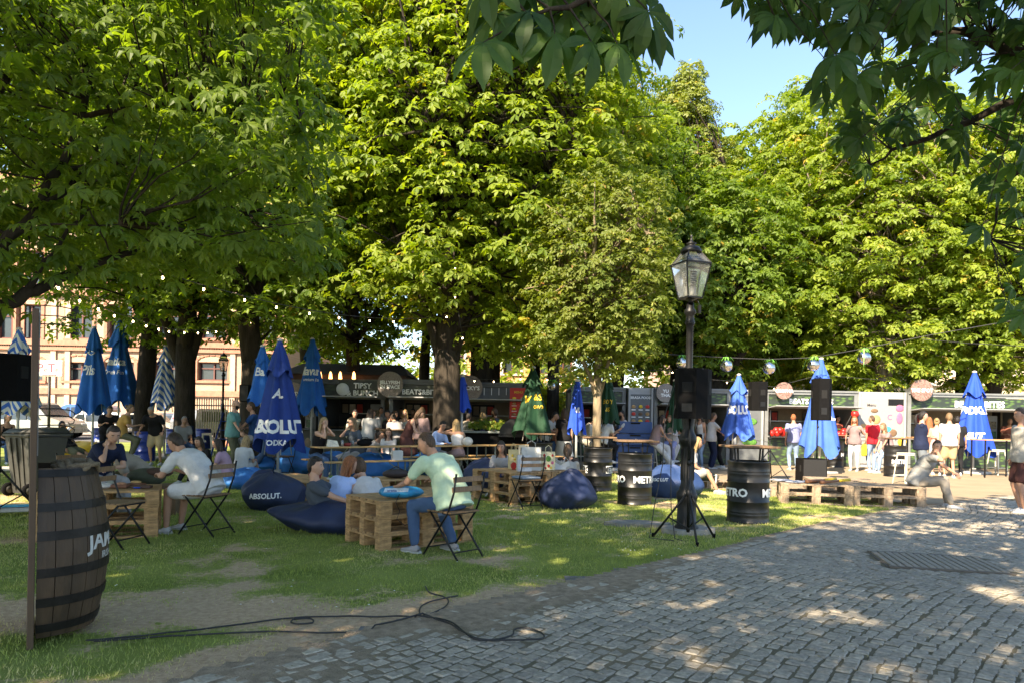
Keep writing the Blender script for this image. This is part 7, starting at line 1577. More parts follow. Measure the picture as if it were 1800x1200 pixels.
def hand_geo(mb, W, d, palm, s=1.0, curl=.6, side=1):
    d = Vector(d).normalized(); pn = Vector(palm); pn = (pn - d * pn.dot(d)).normalized(); x = d.cross(pn) * side; W = Vector(W)
    Mh = Matrix((x, d, pn)).transposed().to_4x4(); mb.ball(W + d * .045, (.040, .055, .017), 10, 7, M=Mh)
    for i, (o, L) in enumerate(((-.028, .066), (-.010, .076), (.010, .072), (.027, .058))):
        a = W + d * .080 + x * o; q = (d * math.cos(curl * .6) + pn * math.sin(curl * .6)); b = a + q * L * .5; q2 = (d * math.cos(curl * 1.7) + pn * math.sin(curl * 1.7)); e = b + q2 * L * .5
        mb.tube([a - d * .02, a, b, e, e + q2 * .004], [.0085, .0092, .0085, .0070, .003], 6)
    a = W + d * .02 - x * .03; b = a + (d * .6 - x * .7 + pn * .3).normalized() * .04; mb.tube([W + d * .015 - x * .01, a, b, b + (d * .9 - x * .1 + pn * .4).normalized() * .03], [.013, .012, .010, .006], 6)

def person(px, pos, face, pose, top, bot, hair, label, s=1.0, fem=False, skin='m', lean=None, curve=None, pz=None, feet=None, hands=None, fw=None, hw=None, hy=0, hp=0, yaw=0, roll=0, glasses=0, beard=None, shoes='white', belly=0, cap=None, xy=None, elb=None, knee=None, z0=0.0, bag=None, twist=0):
    """pos: a number above 60 is the picture row of the ground contact, else the distance"""
    _np[0] += 1; sd = _np[0] * 7
    if xy: gx, gy = xy
    elif pos > 60: g = G(px, pos); gx, gy = g.x, g.y
    else: gx, gy = XA(px, pos, 780), pos
    rz = R(180 + face); t = thing('person', label, 'person', (gx, gy, z0), rz, 'people in the park'); t.scale = (s, s, s)
    vox = .0145 if gy < 13 else (.020 if gy < 17 else .027); fold = .0115 if gy < 13 else .009
    D = dict(stand=dict(pz=.93, lean=2, curve=4, feet=[(-.10, .03), (.10, -.02)], hands=[(-.24, .06, .80), (.24, .06, .80)]),
             lean=dict(pz=.92, lean=18, curve=14, feet=[(-.12, -.05), (.12, -.02)], hands=[(-.14, .50, 1.12), (.14, .48, 1.12)]),
             cross=dict(pz=.93, lean=-2, curve=6, feet=[(-.11, .02), (.11, .0)], hands=[(.14, .22, 1.18), (-.14, .24, 1.14)]),
             sit=dict(pz=.56, lean=8, curve=14, feet=[(-.12, .42, .08), (.12, .40, .08)], hands=[(-.12, .40, .66), (.12, .38, .66)]),
             bar=dict(pz=.86, lean=10, curve=18, feet=[(-.13, .26, .32), (.13, .28, .32)], hands=[(-.10, .44, 1.10), (.12, .42, 1.10)]),
             floor=dict(pz=.22, lean=6, curve=20, feet=[(-.14, .62, .08), (.14, .60, .08)], hands=[(-.14, .42, .42), (.12, .40, .44)]),
             recl=dict(pz=.32, lean=-42, curve=22, feet=[(-.14, .85, .08), (.12, .80, .08)], hands=[(-.22, .15, .36), (.24, .12, .38)]),
             walk=dict(pz=.91, lean=3, curve=4, feet=[(-.08, .34, .08), (.08, -.34, .14)], hands=[(-.24, -.1, .85), (.24, .2, .88)]))[pose]
    pz = pz or D['pz']; lean = D['lean'] if lean is None else lean; curve = D['curve'] if curve is None else curve; feet = feet or D['feet']; hands = hands or D['hands']
    inv = Matrix.Rotation(-rz, 4, 'Z') @ Matrix.Translation((-gx, -gy, -z0))
    if fw: feet = [tuple(inv @ G(*q) / s)[:2] + (.08,) for q in fw]
    if hw: hands = [(tuple(inv @ AT(*q) / s) if q else hands[i]) for i, q in enumerate(hw)]
    P = Vector((0, 0, pz)); l1, l2 = R(lean), R(lean + curve); tw = Matrix.Rotation(R(twist), 4, 'Z'); u1 = tw @ Vector((0, math.sin(l1), math.cos(l1))); u2 = tw @ Vector((0, math.sin(l2), math.cos(l2))); rt = tw @ Vector((1, 0, 0)); rt0 = Vector((1, 0, 0))
    Cc = P + u1 * .27; N = Cc + u2 * .26; sw = .158 if fem else .185; hwid = .088
    def sp(q):
        if q <= .5: return P + u1 * (.54 * q)
        return Cc + u2 * (.52 * (q - .5)) + (u1 - u2) * 0
    k = .90 if fem else 1.0; bw = belly
    TW = [(-.16, .12, .095), (-.04, .165, .125), (.08, .165 * (1.04 if fem else 1), .125 + bw), (.28, .138 * k, .104 + bw), (.5, .150 * k, .112 + bw * .6), (.72, .172 * k, .120), (.88, .168 * k, .096), (.97, .10, .07), (1.06, .054, .056), (1.18, .052, .054)]
    body = MB(); pts = [sp(q) for q, _, _ in TW]; loft(body, pts, [a for _, a, _ in TW], [b for _, _, b in TW], [rt0 if q < .3 else rt for q, _, _ in TW], 14)
    shs = [N - u2 * .045 - rt * sw, N - u2 * .045 + rt * sw]; hips = [P - rt0 * hwid - Vector((0, 0, .03)), P + rt0 * hwid - Vector((0, 0, .03))]
    KN = []; AN = []; EL = []; WR = []
    kh = knee or (Vector((0, 1, .25)) if pose in ('stand', 'lean', 'cross', 'walk') else Vector((0, .8, 1)))
    for i in (0, 1):
        f = feet[i]; f = (f[0], f[1], f[2] if len(f) > 2 else .085); kn, an = ik(hips[i], f, .43, .41, Vector(kh) + rt0 * (.12 if i else -.12)); KN.append(kn); AN.append(an)
        capsule(body, hips[i], kn, .082, .055, 10); capsule(body, kn, an, .052, .034, 10); body.ball(kn.lerp(an, .25) + (hips[i] - kn).normalized().cross(Vector((1, 0, 0))) * 0, .054, 8, 6)
        h = hands[i]; hint = (elb[i] if elb and elb[i] else (-.5 if i == 0 else .5, -.6, -1)); e, w = ik(shs[i], h, .285, .245, Vector(hint)); EL.append(e); WR.append(w)
        capsule(body, shs[i], e, .050 * k, .038 * k, 10); capsule(body, e, w, .037 * k, .024 * k, 10)
    hd = Matrix.Rotation(R(hy + twist), 4, 'Z') @ Matrix.Rotation(R(-(lean + curve) * .35 - hp), 4, 'X') @ Matrix.Rotation(R(roll), 4, 'Y'); nk = N + u2 * .07; Hc = nk + hd.to_3x3() @ Vector((0, .022, .105)); HM = Matrix.Translation(Hc) @ hd
    capsule(body, N, Hc - hd.to_3x3() @ Vector((0, .02, .03)), .056 * k, .052 * k, 10)
    ex = MB(); head_geo(ex, HM, 1 if gy < 13 else 0)
    for i in (0, 1): hand_geo(ex, WR[i] - (WR[i] - EL[i]).normalized() * .01, WR[i] - EL[i] + Vector((0, .02, -.02)), Vector((0, .2, -1)) if pose not in ('stand', 'walk') else Vector((1 if i == 0 else -1, 0, 0)), curl=.55, side=1 if i == 0 else -1)
    sm = hexm('skin', SKIN[skin]); hc = HAIR[hair[1]]; hm = hexm('hair', hc)
    b = remesh('body', body, [sm, M_WHITE, M_EYE if True else 0, M_LIP], t, vox, 0, ex, sd, 4)
    back = hd.to_3x3() @ Vector((0, -1, 0)); back.z = 0; back = back.normalized() if back.length > .1 else Vector((0, -1, 0))
    if hair[0] != 'bald': mb = MB(); hair_geo(mb, HM, hair[0], back, vox); mb.build('hair', hm, t)
    if beard:
        mb = MB(); nu = 16; V = []; F = []
        for i in range(7):
            z = -.028 - .015 * i; 
            for j in range(nu + 1):
                a = -1.35 + 2.7 * j / nu; q = max(.05, 1 - ((z + .02) / .125) ** 2) ** .5; r_ = (.074 * (1 - .22 * i / 6)) * q; out = 1.06 if not (abs(a) < .38 and i < 2) else .82; V.append(HM @ Vector((math.sin(a) * r_ * out * 1.05, math.cos(a) * (.092 * q * (1 - .06 * i / 6)) * out + .004, z)))
        for i in range(6):
            for j in range(nu): F.append((i * (nu + 1) + j, (i + 1) * (nu + 1) + j, (i + 1) * (nu + 1) + j + 1, i * (nu + 1) + j + 1))
        mb.add(V, F, True).build('beard', hexm('hair', HAIR[beard]), t)
    if glasses:
        dz = .0 if glasses == 1 else .075; dy = .0 if glasses == 1 else -.03; mb = MB(); R3 = hd.to_3x3().to_4x4()
        for sx in (-1, 1): mb.ball(HM @ Vector((sx * .031, .094 + dy, .012 + dz)), (.026, .006, .020), 10, 6, M=R3); mb.bar(HM @ Vector((sx * .058, .09 + dy, .016 + dz)), HM @ Vector((sx * .078, .0 + dy, .014 + dz)), .005)
        mb.bar(HM @ Vector((-.01, .096 + dy, .016 + dz)), HM @ Vector((.01, .096 + dy, .016 + dz)), .004); mb.build('sunglasses', M_LENS, t)
    # top
    st, tc = top
    if st != 'none':
        mb = MB(); cut = {'crop': .30, 'tank': -.06, 'dress': -.1}.get(st, -.14); g_ = .016 if st in ('tank', 'crop', 'dress') else .026; hi = {'tank': .84, 'crop': .80, 'dress': .86}.get(st, .965)
        R_ = [(q, a, b_) for q, a, b_ in TW if cut <= q <= hi]
        if cut > -.1: R_ = [(cut, .14 * k, .105)] + [r_ for r_ in R_ if r_[0] > cut]
        else: R_ = [(-.15, .165, .13 + bw)] + [r_ for r_ in R_ if r_[0] > -.1]
        R_.append((hi + .015, .10 if st not in ('tank', 'crop', 'dress') else .14 * k, .075 if st not in ('tank', 'crop', 'dress') else .09))
        lo = .018 if g_ > .02 else .0
        loft(mb, [sp(q) for q, _, _ in R_], [a + g_ + (lo if q < .4 else 0) for q, a, _ in R_], [b_ + g_ + (lo if q < .4 else 0) for q, _, b_ in R_], [rt0 if q < .3 else rt for q, _, _ in R_], 16)
        for i in (0, 1):
            sh, e, w = shs[i], EL[i], WR[i]
            if st in ('tee',): q = sh.lerp(e, .62); capsule(mb, sh, q, .064 * k, .064 * k, 10)
            elif st == 'long': capsule(mb, sh, e, .062 * k, .054 * k, 10); capsule(mb, e, e.lerp(w, .9), .052 * k, .038 * k, 10)
            elif st in ('tank', 'dress'): mb.tube([sp(.80) + rt * (sw - .06) * (1 if i else -1) + tw @ Vector((0, .09, 0)), sp(.97) + rt * (sw - .055) * (1 if i else -1), sp(.80) + rt * (sw - .06) * (1 if i else -1) - tw @ Vector((0, .09, 0))], .018, 6)
            elif st == 'vest': capsule(mb, sh - (sh - N) * .25, sh, .06, .062 * k, 10)
        remesh('dress' if st == 'dress' else 'shirt', mb, hexm('cloth', C[tc] if isinstance(tc, str) else tc), t, vox, fold, None, sd)
    # bottom
    st, bc = bot; mb = MB()
    if st in ('skirt', 'dress'):
        Ln = .62 if st == 'skirt' else .30; up = pose in ('stand', 'lean', 'walk', 'cross')
        if up: mid = (KN[0] + KN[1]) / 2; pts = [P + Vector((0, 0, .10)), P, P.lerp(mid, .5), P.lerp(mid, 1.0)] + ([P.lerp(mid, 1.75)] if st == 'skirt' else []); loft(mb, pts, [.15, .19, .23, .27, .34][:len(pts)], [.12, .15, .20, .23, .29][:len(pts)], rt0, 18)
        else:
            for i in (0, 1): capsule(mb, hips[i], KN[i], .115, .10, 12)
            loft(mb, [P + u1 * .1, P, P - Vector((0, 0, .07))], [.16, .19, .18], [.13, .15, .14], rt0, 14)
    else:
        loft(mb, [P + u1 * .09, P + u1 * .03, P - u1 * .05, P - u1 * .11], [.158, .180, .185, .12], [.122 + bw * .5, .138, .145, .10], rt0, 14); wd = {'trousers': .012, 'jeans': .010, 'wide': .022, 'shorts': .030}.get(st, .012)
        for i in (0, 1):
            if st == 'shorts': capsule(mb, hips[i], hips[i].lerp(KN[i], .80), .088 + wd * .6, .066 + wd, 12)
            else: capsule(mb, hips[i], KN[i], .086 + wd * .7, .058 + wd, 12); capsule(mb, KN[i], KN[i].lerp(AN[i], .93), .056 + wd, .040 + wd * (2.2 if st == 'wide' else 1), 12)
    remesh('skirt' if st in ('skirt', 'dress') else ('shorts' if st == 'shorts' else 'trousers'), mb, hexm('cloth', C[bc] if isinstance(bc, str) else bc), t, vox, fold * .9, None, sd + 3)
    # shoes
    shm = hexm('shoe', C[shoes] if isinstance(shoes, str) else shoes, .6)
    for i in (0, 1):
        sh = KN[i] - AN[i]; fd = Vector((AN[i].x * .25, 1, 0)).normalized(); tilt = 0
        if AN[i].z > .11 and pose == 'walk' and i == 1: tilt = -.6
        M_ = Matrix.Translation(AN[i] - Vector((0, 0, 0))) @ Matrix.Rotation(math.atan2(-fd.x, fd.y), 4, 'Z') @ Matrix.Rotation(tilt, 4, 'X'); mb = MB()
        prof = [(-.065, .030, -.045), (-.05, .036, -.01), (.0, .040, .012), (.06, .044, -.022), (.13, .046, -.040), (.175, .036, -.052), (.195, .015, -.060)]
        V = []; F = []; n = 10
        for (y, w, zt) in prof:
            for j in range(n):
                a = math.pi * 2 * j / n; x = math.cos(a) * w; z = math.sin(a); V.append(M_ @ Vector((x, y, (zt if z > 0 else -.068) * 1.0 if abs(z) > .9 else (-.05 + (zt + .05) * max(0, z) if z > 0 else -.068))))
        for q in range(len(prof) - 1):
            for j in range(n): e = (j + 1) % n; F.append((q * n + j, q * n + e, (q + 1) * n + e, (q + 1) * n + j))
        F += [tuple(range(n)), tuple((len(prof) - 1) * n + j for j in range(n - 1, -1, -1))]; mb.add(V, F, True); o = mb.build('shoe', shm, t)
        so = MB().prism([(-.034, -.07), (.034, -.07), (.046, .05), (.045, .15), (.02, .2), (-.02, .2), (-.045, .15), (-.046, .05)], -.084, -.066, M=M_); so.build('sole', hexm('shoe', (.5, .49, .46)), o)
    return t, HM, WR
E = ((-1, .2, -.3), (1, .2, -.3))
pr = person
# the two at the left pallet table
pr(0, 0, 62, 'sit', ('tee', 'navy'), ('wide', 'grey'), ('pony', 'db'), 'woman in navy top and grey trousers resting her cheek on her hand', fem=True, skin='l', xy=(XA(168, 9.45), 9.45), lean=26, curve=20, hands=[(.10, .48, .70), (.10, .40, .99)], elb=[(-.6, .3, -1), (.5, .9, -1)], hp=6, hy=-18, feet=[(-.12, .45, .08), (.12, .42, .08)])
pr(0, 0, -106, 'sit', ('tee', (.56, .56, .56)), ('shorts', (.56, .56, .56)), ('short', 'db'), 'man in white shirt and shorts leaning over the left pallet table', skin='m', xy=(CH_A[0] + .0, CH_A[1] + .02), lean=34, curve=20, fw=[(292, 937), (318, 930)], hands=[(-.06, .66, .68), (.14, .60, .72)], hp=8, elb=[(-.5, .3, -1), (.5, .3, -1)])
pr(0, 0, -60, 'sit', ('tee', 'sand'), ('trousers', 'olive'), ('short', 'db'), 'person in beige shirt bending down behind the olive backpack', xy=(XA(262, 10.5), 10.5), pz=.45, lean=44, curve=24, hands=[(-.2, .5, .45), (.2, .4, .42)], hp=20)
# nearest table
pr(0, 0, -130, 'sit', ('tee', 'mint'), ('jeans', 'jeans'), ('crop', 'br'), 'broad man in pale mint tee and jeans on a folding chair at the nearest table', s=1.0, skin='m', xy=(CH_B[0] - .02, CH_B[1] + .02), lean=20, curve=26, belly=.03, fw=[(729, 970), (797, 966)], hands=[(-.20, .62, .68), (.20, .46, .74)], hy=30, hp=2, glasses=0, shoes='grey', elb=[(-.7, .1, -1), (.5, -.2, -1)])
pr(0, 0, 96, 'recl', ('tee', 'greys'), ('jeans', 'jeansg'), ('short', 'bk'), 'man in grey tee reclining on the flattened navy bean bag, sunglasses on his head', skin='l', xy=(BN.x + .06, BN.y + .04), pz=.22, lean=-58, curve=44, feet=[(-.1, .82, .08), (.14, .75, .08)], knee=(0, .3, 1), hands=[(-.16, .30, .36), (.22, .26, .34)], glasses=2, hy=-12, hp=6)
pr(0, 0, 150, 'floor', ('vest', 'lblue'), ('jeans', 'jeansg'), ('long', 'rd'), 'redhead in light blue top seen from behind, sitting low', fem=True, skin='l', xy=(XA(588, 8.95), 8.95), lean=12, curve=20, pz=.14, hy=-30)
pr(0, 0, -140, 'floor', ('tee', 'striped'), ('trousers', 'navy'), ('mop', 'br'), 'young man in striped white tee seen from behind, hand at his chin', skin='l', xy=(XA(655, 9.0), 9.0), lean=18, curve=22, pz=.15, hands=[(-.10, .30, .62), (.1, .4, .34)], elb=[(-.6, .4, -1), (.5, 0, -1)], hy=10)
# deckchair corner and far left
pr(0, 0, 78, 'recl', ('tee', 'black'), ('shorts', 'olive'), ('short', 'bk'), 'man in black tee lying back on the yellow bean bag', skin='m', xy=(XA(122, 19.9), 19.9), lean=-46, curve=34, beard='bk', pz=.42)
pr(8, 19.0, 60, 'sit', ('tank', 'black'), ('jeans', 'jeans'), ('pony', 'db'), 'woman in black top cut by the left edge', fem=True, lean=6)
pr(274, 19.4, 8, 'lean', ('tee', 'black'), ('shorts', 'khaki'), ('crop', 'gr'), 'grey bearded man in black polo leaning over a blue drum', skin='m', beard='gr', hp=22, lean=24, curve=18, hands=[(-.30, .40, .92), (.30, .40, .92)])
pr(212, 19.0, 110, 'bar', ('tee', 'yell'), ('trousers', 'olive'), ('bun', 'lb'), 'woman in ochre tee and olive trousers seated between two blue drums', fem=True, skin='l', lean=8)
pr(187, 20.5, 40, 'lean', ('tee', 'black'), ('trousers', 'black'), ('short', 'bk'), 'person in black half hidden behind the pair of blue parasols', lean=30)
pr(318, 20.6, 50, 'sit', ('tee', 'grey'), ('jeans', 'jeans'), ('crop', 'gr'), 'grey haired man seated low left of the iron fence', skin='m')
pr(336, 21.0, -30, 'sit', ('tee', 'navy'), ('jeans', 'jeans'), ('short', 'bk'), 'dark haired man seated beside the grey haired one', skin='m')
pr(408, 17.4, 92, 'stand', ('tee', 'teal'), ('trousers', 'olive'), ('bald', 'bk'), 'bald bearded man in turquoise tee standing with a hand on the blue drum', s=1.02, skin='l', beard='bk', hands=[(-.25, .2, .92), (.25, .30, .95)])
pr(449, 17.8, -70, 'bar', ('tee', 'blue'), ('shorts', 'grey'), ('short', 'br'), 'man in dark blue tee sitting on a stool left of the royal blue parasol', s=1.04, skin='m', lean=4, curve=8, hands=[(-.2, .45, .98), (.05, .25, 1.05)])
pr(470, 17.6, 95, 'walk', ('tee', 'grey'), ('wide', 'jeans'), ('short', 'br'), 'person in wide jeans walking behind the royal blue parasol', skin='m', shoes='black')
pr(398, 14.6, -80, 'floor', ('tee', 'purple'), ('shorts', 'grey'), ('long', 'db'), 'girl in lilac tee with long dark hair on the blue bean bag', fem=True, s=.92, lean=4, pz=.20)
pr(424, 15.6, 170, 'floor', ('tee', 'white'), ('shorts', 'white'), ('long', 'bl'), 'girl with very long blonde hair sitting behind the lilac tee girl', fem=True, skin='l', s=.95, pz=.22)
pr(362, 14.8, -20, 'floor', ('tee', 'black'), ('trousers', 'black'), ('long', 'db'), 'woman whose dark head shows over the shoulder of the man in white', fem=True, s=.95, glasses=2)
# first beer table
c_ = BT[0] - d0 * 1.02 + nrm * -.50
pr(0, 0, 62, 'sit', ('tank', 'black'), ('jeans', 'jeans'), ('long', 'bl'), 'blonde in black tank top resting chin on hand at the beer table', fem=True, skin='l', xy=(XA(556, 15.3), 15.3), lean=14, curve=8, pz=.60, hands=[(.02, .30, 1.20), (.10, .32, 1.18)], elb=[(-.4, 1, -1), (.4, 1, -1)], hy=-6, hp=-6)
pr(0, 0, -38, 'sit', ('tee', 'greys'), ('wide', 'grey'), ('long', 'lb'), 'woman in sunglasses and dark tee holding a hand to her mouth', fem=True, skin='l', xy=(XA(628, 16.3), 16.3), lean=8, curve=8, pz=.60, glasses=1, hands=[(-.16, .40, .80), (.02, .26, 1.16)], elb=[(-.5, .5, -1), (.5, .9, -1)], hy=-8)
pr(651, 18.6, 75, 'floor', ('tee', 'grey'), ('jeans', 'jeansl'), ('pony', 'db'), 'brown haired girl in grey tee seated low right of the sunglasses woman', fem=True, pz=.32, lean=14, hands=[(-.1, .2, .75), (.2, .3, .5)])
pr(684, 18.4, 5, 'floor', ('tee', 'white'), ('jeans', 'jeansl'), ('long', 'br'), 'girl in white tee facing forward on the blue bean bag behind the tables', fem=True, skin='l', pz=.36, hands=[(-.06, .40, .40), (.10, .40, .40)])
pr(536, 17.9, 175, 'floor', ('tee', 'white'), ('shorts', 'grey'), ('bob', 'lb'), 'child in white tee seen from behind left of the blonde in black', s=.85, pz=.22)
pr(620, 21.3, 25, 'bar', ('long', 'cream'), ('trousers', 'black'), ('short', 'bk'), 'short haired person in cream blouse on a stool in the left crowd', fem=True, skin='l', hands=[(.05, .25, 1.30), (.12, .4, 1.1)])
pr(645, 19.8, 172, 'bar', ('tee', 'white'), ('jeans', 'navy'), ('long', 'db'), 'girl in white tee with very long dark hair seen from behind on a stool', fem=True, skin='l', pz=.88)
pr(660, 21.6, -20, 'lean', ('tee', 'grey'), ('trousers', 'black'), ('short', 'db'), 'man in grey tee standing at the counter of the stall with round emblem', skin='m')
pr(652, 20.9, 20, 'bar', ('tee', 'white'), ('jeans', 'jeansg'), ('crop', 'br'), 'balding man facing forward between the stools', skin='l')
pr(678, 20.9, 40, 'bar', ('tee', 'black'), ('jeans', 'jeansg'), ('short', 'bk'), 'man in black leaning on the dark high table', skin='m', lean=22)
pr(690, 21.2, -30, 'bar', ('tee', 'dgreen'), ('jeans', 'jeans'), ('short', 'bk'), 'man in dark green tee behind the high table under the dark sequin sign', skin='m')
pr(683, 21.8, 60, 'bar', ('tee', 'mauve'), ('jeans', 'jeans'), ('bob', 'br'), 'woman with bobbed hair close beside the man in dark green', fem=True)
pr(712, 21.4, -10, 'stand', ('tank', 'white'), ('jeans', 'jeans'), ('long', 'bl'), 'blonde in white tank top standing left of the thickest trunk', fem=True, skin='l', s=.95)
pr(700, 20.0, -150, 'bar', ('tee', 'grey'), ('jeans', 'jeansg'), ('short', 'db'), 'person in grey hunched over the high table behind the brown dress', lean=26, curve=24)
pr(668, 22.6, 30, 'stand', ('tee', 'grey'), ('jeans', 'jeansg'), ('short', 'bk'), 'man with dark hair in the gap beside the emblem board')
pr(704, 23.6, 10, 'stand', ('tee', 'black'), ('jeans', 'black'), ('short', 'bk'), 'seller in black inside the stall left of the thickest trunk', skin='m')
pr(730, 23.6, -25, 'stand', ('tee', 'black'), ('jeans', 'black'), ('short', 'bk'), 'second seller bending inside the stall behind the thick trunk', lean=12)
pr(713, 17.6, 82, 'lean', ('dress', 'brown'), ('dress', 'brown'), ('long', 'br'), 'slim woman in short brown dress leaning forward over the beer table', fem=True, skin='l', s=1.0, lean=22, curve=12, hands=[(-.12, .50, .98), (.14, .52, 1.02)], hp=18, shoes='black')
pr(740, 19.4, 178, 'stand', ('long', 'mauve'), ('jeans', 'black'), ('long', 'lb'), 'woman in brown top with long fair hair seen from behind', fem=True, s=.98)
pr(762, 17.9, 60, 'sit', ('long', 'lblue'), ('trousers', 'grey'), ('short', 'bk'), 'man in light blue shirt sitting at the middle beer table', skin='m', pz=.60, lean=16, hy=-20, hp=10, hands=[(-.1, .5, .8), (.15, .45, .8)])
pr(805, 17.2, -158, 'sit', ('crop', 'striped'), ('shorts', 'mauve'), ('long', 'bl'), 'blonde in striped crop top with white shoulder bag at the right beer table', fem=True, skin='m', pz=.60, lean=6, hands=[(-.08, .30, 1.15), (.2, .4, .8)], elb=[(-1, .2, -.4), (.4, .2, -1)], glasses=2)
pr(817, 21.0, 165, 'bar', ('tee', 'sand'), ('jeans', 'jeansg'), ('short', 'bk'), 'man in grey green shirt hunched at the bar left of the plants', lean=18)
pr(846, 21.8, 150, 'stand', ('tee', 'navy'), ('jeans', 'jeans'), ('long', 'bl'), 'blonde seen from behind at the bar with plants', fem=True, s=.94)
pr(853, 22.2, -20, 'stand', ('tee', 'black'), ('jeans', 'jeans'), ('short', 'bk'), 'dark haired person between two blondes at the bar', s=.92)
pr(868, 21.6, -80, 'stand', ('tank', 'white'), ('shorts', 'white'), ('bob', 'rd'), 'small red haired girl in white at the bar', fem=True, skin='l', s=.84)
pr(872, 22.2, -85, 'stand', ('tee', 'greys'), ('jeans', 'jeans'), ('mop', 'br'), 'tall bearded man in blue grey tee at the bar', beard='br', s=1.0)
# around the young tree
pr(958, 21.2, 70, 'lean', ('tee', 'white'), ('jeans', 'black'), ('short', 'bk'), 'man in white tee right of the tallest green parasol', skin='m')
pr(953, 22.6, 30, 'stand', ('tee', 'rust'), ('jeans', 'jeans'), ('short', 'br'), 'man whose red face shows beside the tallest green parasol', skin='t')
pr(978, 22.0, 0, 'stand', ('tee', 'rust'), ('jeans', 'jeans'), ('bob', 'db'), 'woman facing forward left of the white skirt', fem=True, skin='m', s=.93)
pr(991, 19.6, 172, 'stand', ('tee', 'black'), ('skirt', 'white'), ('long', 'br'), 'woman in black top and long white skirt seen from behind', fem=True, skin='m', s=1.0)
pr(1027, 20.3, 70, 'bar', ('long', 'offw'), ('trousers', 'sand'), ('short', 'bk'), 'woman with a silky white shawl beside the young tree', fem=True, skin='m', lean=16)
pr(1040, 21.4, 20, 'bar', ('tee', 'white'), ('trousers', 'sand'), ('short', 'bk'), 'man in white tee behind the young tree trunk', skin='m')
pr(1058, 20.2, 120, 'bar', ('tee', 'white'), ('trousers', 'black'), ('bob', 'bk'), 'person with dark bobbed hair in white tee at the high table', fem=True, lean=18)
pr(1096, 21.2, -78, 'stand', ('tee', 'white'), ('shorts', 'white'), ('short', 'bk'), 'man in white tee standing behind the stacked blue boxes', skin='m', beard='bk', hands=[(-.2, .42, 1.08), (.16, .45, 1.08)])
pr(1150, 20.5, 88, 'sit', ('vest', 'mauve'), ('wide', 'white'), ('long', 'db'), 'woman in dark vest and wide white trousers on a bar stool', fem=True, skin='m', pz=.84, feet=[(-.1, .42, .28), (.14, .55, .12)], lean=10, hands=[(-.1, .42, .95), (.15, .45, .8)])
pr(1166, 21.6, 60, 'bar', ('tee', 'white'), ('wide', 'white'), ('short', 'bk'), 'person in white tee bowed over the table beside the mauve vest', lean=24)
pr(1181, 21.2, -30, 'bar', ('long', 'grey'), ('trousers', 'lav'), ('long', 'lb'), 'woman facing forward left of the lamp post', fem=True, skin='l')
pr(1232, 22.4, -60, 'stand', ('tank', 'white'), ('jeans', 'jeansl'), ('bob', 'db'), 'woman in white top and jeans with black shoulder bag behind the lamp post', fem=True, skin='m')
pr(1250, 22.2, 96, 'stand', ('tee', 'white'), ('wide', 'navy'), ('short', 'br'), 'woman in white tee and navy wide trousers at the far drum', fem=True, skin='m', s=1.0, hands=[(-.2, .5, 1.05), (.2, .45, 1.05)])
pr(1268, 22.8, -100, 'lean', ('tank', 'black'), ('jeans', 'black'), ('long', 'bk'), 'woman with long black hair bowed at the far drum', fem=True, lean=22, s=.97)
# at the stalls on the right
pr(1395, 22.2, 176, 'stand', ('tee', 'lav'), ('jeans', 'jeansl'), ('crop', 'rd'), 'man in lavender tee waiting at the strawberry counter', skin='m', s=1.0)
pr(1470, 25.2, 20, 'stand', ('tee', 'coral'), ('jeans', 'jeans'), ('short', 'bk'), 'seller in coral tee behind the counter right of the parasol', skin='m', z0=.1, s=.95)
pr(1490, 25.6, -10, 'stand', ('tee', 'greys'), ('jeans', 'jeans'), ('short', 'bk'), 'seller in dark grey tee behind the counter', skin='m', z0=.1, hp=16)
pr(1502, 22.3, -35, 'stand', ('tee', 'mauve'), ('trousers', 'white'), ('long', 'rd'), 'woman in white trousers with a strawberry headband by the menu wall', fem=True, skin='m', s=.98, hands=[(-.22, .22, 1.32), (.24, .1, .95)])
pr(1535, 22.4, -165, 'stand', ('tee', 'red'), ('jeans', 'jeansl'), ('crop', 'br'), 'man in bright red tee reading the white menu wall', skin='m', s=1.0, hy=20)
pr(1562, 21.6, -80, 'sit', ('tee', 'mauve'), ('jeans', 'jeansl'), ('long', 'lb'), 'woman with long ash hair seated behind the black drum', fem=True, skin='m', pz=.72)
pr(1619, 16.9, 62, 'cross', ('vest', 'navy'), ('wide', 'jeansg'), ('pony', 'bk'), 'woman in navy vest and grey jeans standing with folded arms', fem=True, skin='l', s=1.02, hy=10)
pr(1634, 21.2, 170, 'stand', ('tee', 'rust'), ('shorts', 'sand'), ('long', 'rd'), 'woman in brown printed tee seen from behind in the queue', fem=True, s=.98)
pr(1646, 21.0, 150, 'stand', ('tank', 'pinkb'), ('shorts', 'white'), ('bun', 'bl'), 'woman with pinned up blonde hair in the queue', fem=True, skin='l', s=.96)
pr(1669, 20.0, 165, 'stand', ('tee', 'white'), ('shorts', 'khaki'), ('short', 'lb'), 'man in white printed tee and khaki shorts seen from behind', skin='m', s=1.04)
pr(1682, 21.2, 150, 'stand', ('tee', 'black'), ('trousers', 'black'), ('short', 'bk'), 'man in black close behind the vivid blue parasol', s=1.0)
pr(1770, 25.4, -20, 'lean', ('tee', 'rust'), ('jeans', 'black'), ('bald', 'bk'), 'seller bending over the counter of the widest stall', skin='t', z0=.1)
q = TE1; a_ = R(-12); mx_, my_ = XA(1611, 12.75, 850), 12.75
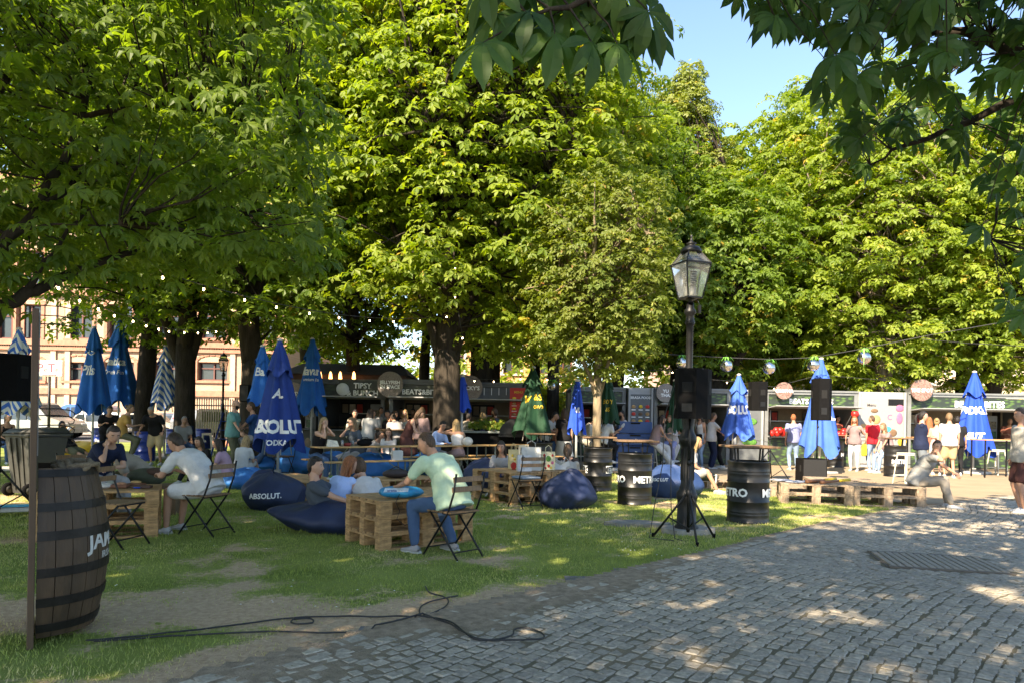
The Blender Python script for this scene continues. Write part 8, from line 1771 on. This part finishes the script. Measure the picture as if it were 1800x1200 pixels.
pr(0, 0, 52, 'sit', ('tee', 'lgrey'), ('trousers', 'sand'), ('crop', 'br'), 'young man in grey tee and beige trousers sitting on the roadside pallets', skin='m', xy=(mx_, my_), pz=.45, lean=22, curve=14, hy=-60, feet=[(-.10, .46, .08), (.16, .56, .08)], hands=[(.10, .60, .62), (.20, .34, .98)], elb=[(-.3, .5, -1), (.9, .5, -.6)], shoes='white')
pr(1800, 11.9, -95, 'stand', ('long', 'offw'), ('shorts', 'brown'), ('short', 'db'), 'man in cream shirt and dark shorts cut by the right edge', skin='m', s=1.0)
# low seats right of the middle
pr(0, 0, 172, 'floor', ('long', 'offw'), ('jeans', 'jeans'), ('pony', 'br'), 'girl with ponytail in pale top leaning against the plump navy bean bag', fem=True, skin='l', xy=(XA(997, 12.6, 850), 12.7), pz=.16, lean=4, curve=10)
pr(0, 0, -12, 'floor', ('tee', 'black'), ('trousers', 'olive'), ('pony', 'bk'), 'woman in black tee with sunglasses pushed up, facing the camera', fem=True, skin='m', xy=(XA(1001, 13.7, 820), 13.8), pz=.20, glasses=2, s=1.0)
pr(0, 0, -10, 'floor', ('tee', 'grey'), ('trousers', 'black'), ('bob', 'db'), 'woman whose face peeks out behind the shopping bags', fem=True, xy=(XA(884, 13.6, 820), 13.7), pz=.22)
pr(0, 0, 78, 'floor', ('tee', 'grey'), ('shorts', 'grey'), ('long', 'bl'), 'bare legged woman on the indigo bean bag hidden by the lamp post', fem=True, skin='m', xy=(XA(1208, 14.4, 850), 14.5), pz=.34, shoes='grey')
finish_remesh()
# things carried by people
def worn(name, label, cat, loc, build): t = thing(name, label, cat, loc); build(t); return t
p = AT(822, 775, 17.1); worn('shoulder_bag', 'round white shoulder bag of the blonde in the striped crop top', 'bag', tuple(p), lambda t: (MB().ball((0, 0, 0), (.13, .07, .11), 12, 8).build('body', M_WHITE, t), MB().tube([(-.06, 0, .1), (-.12, .0, .3), (-.08, 0, .42)], .008, 5).build('strap', M_STEEL, t)))
p = AT(1224, 765, 22.2); worn('shoulder_bag', 'large black shoulder bag with pale print behind the lamp post', 'bag', tuple(p), lambda t: (MB().box((0, 0, -.15), (.36, .12, .42), bev=.03).build('body', M_BLKM, t), MB().tube([(-.05, 0, .05), (.05, 0, .45), (.1, 0, .5)], .01, 5).build('strap', M_BLK, t)))
p = AT(1503, 727, 22.3); worn('strawberry_headband', 'big red strawberry headpiece with green leaves', 'headpiece', tuple(p), lambda t: (MB().ball((0, 0, .0), (.12, .1, .12), 12, 8).build('berry', mat('strawberry', (.62, .02, .015)), t), MB().box((0, 0, .12), (.14, .14, .02), rz=.4).build('leaf', M_GRN, t)))
p = AT(1519, 785, 22.3); worn('carrier_bag', 'yellow carrier bag held by the man in red', 'bag', tuple(p), lambda t: (MB().box((0, 0, -.1), (.16, .1, .36), bev=.03).build('body', M_YEL, t), MB().tube([(-.05, 0, .08), (0, 0, .16), (.05, 0, .08)], .008, 5).build('handle', M_YEL, t)))
for i in range(2): pass
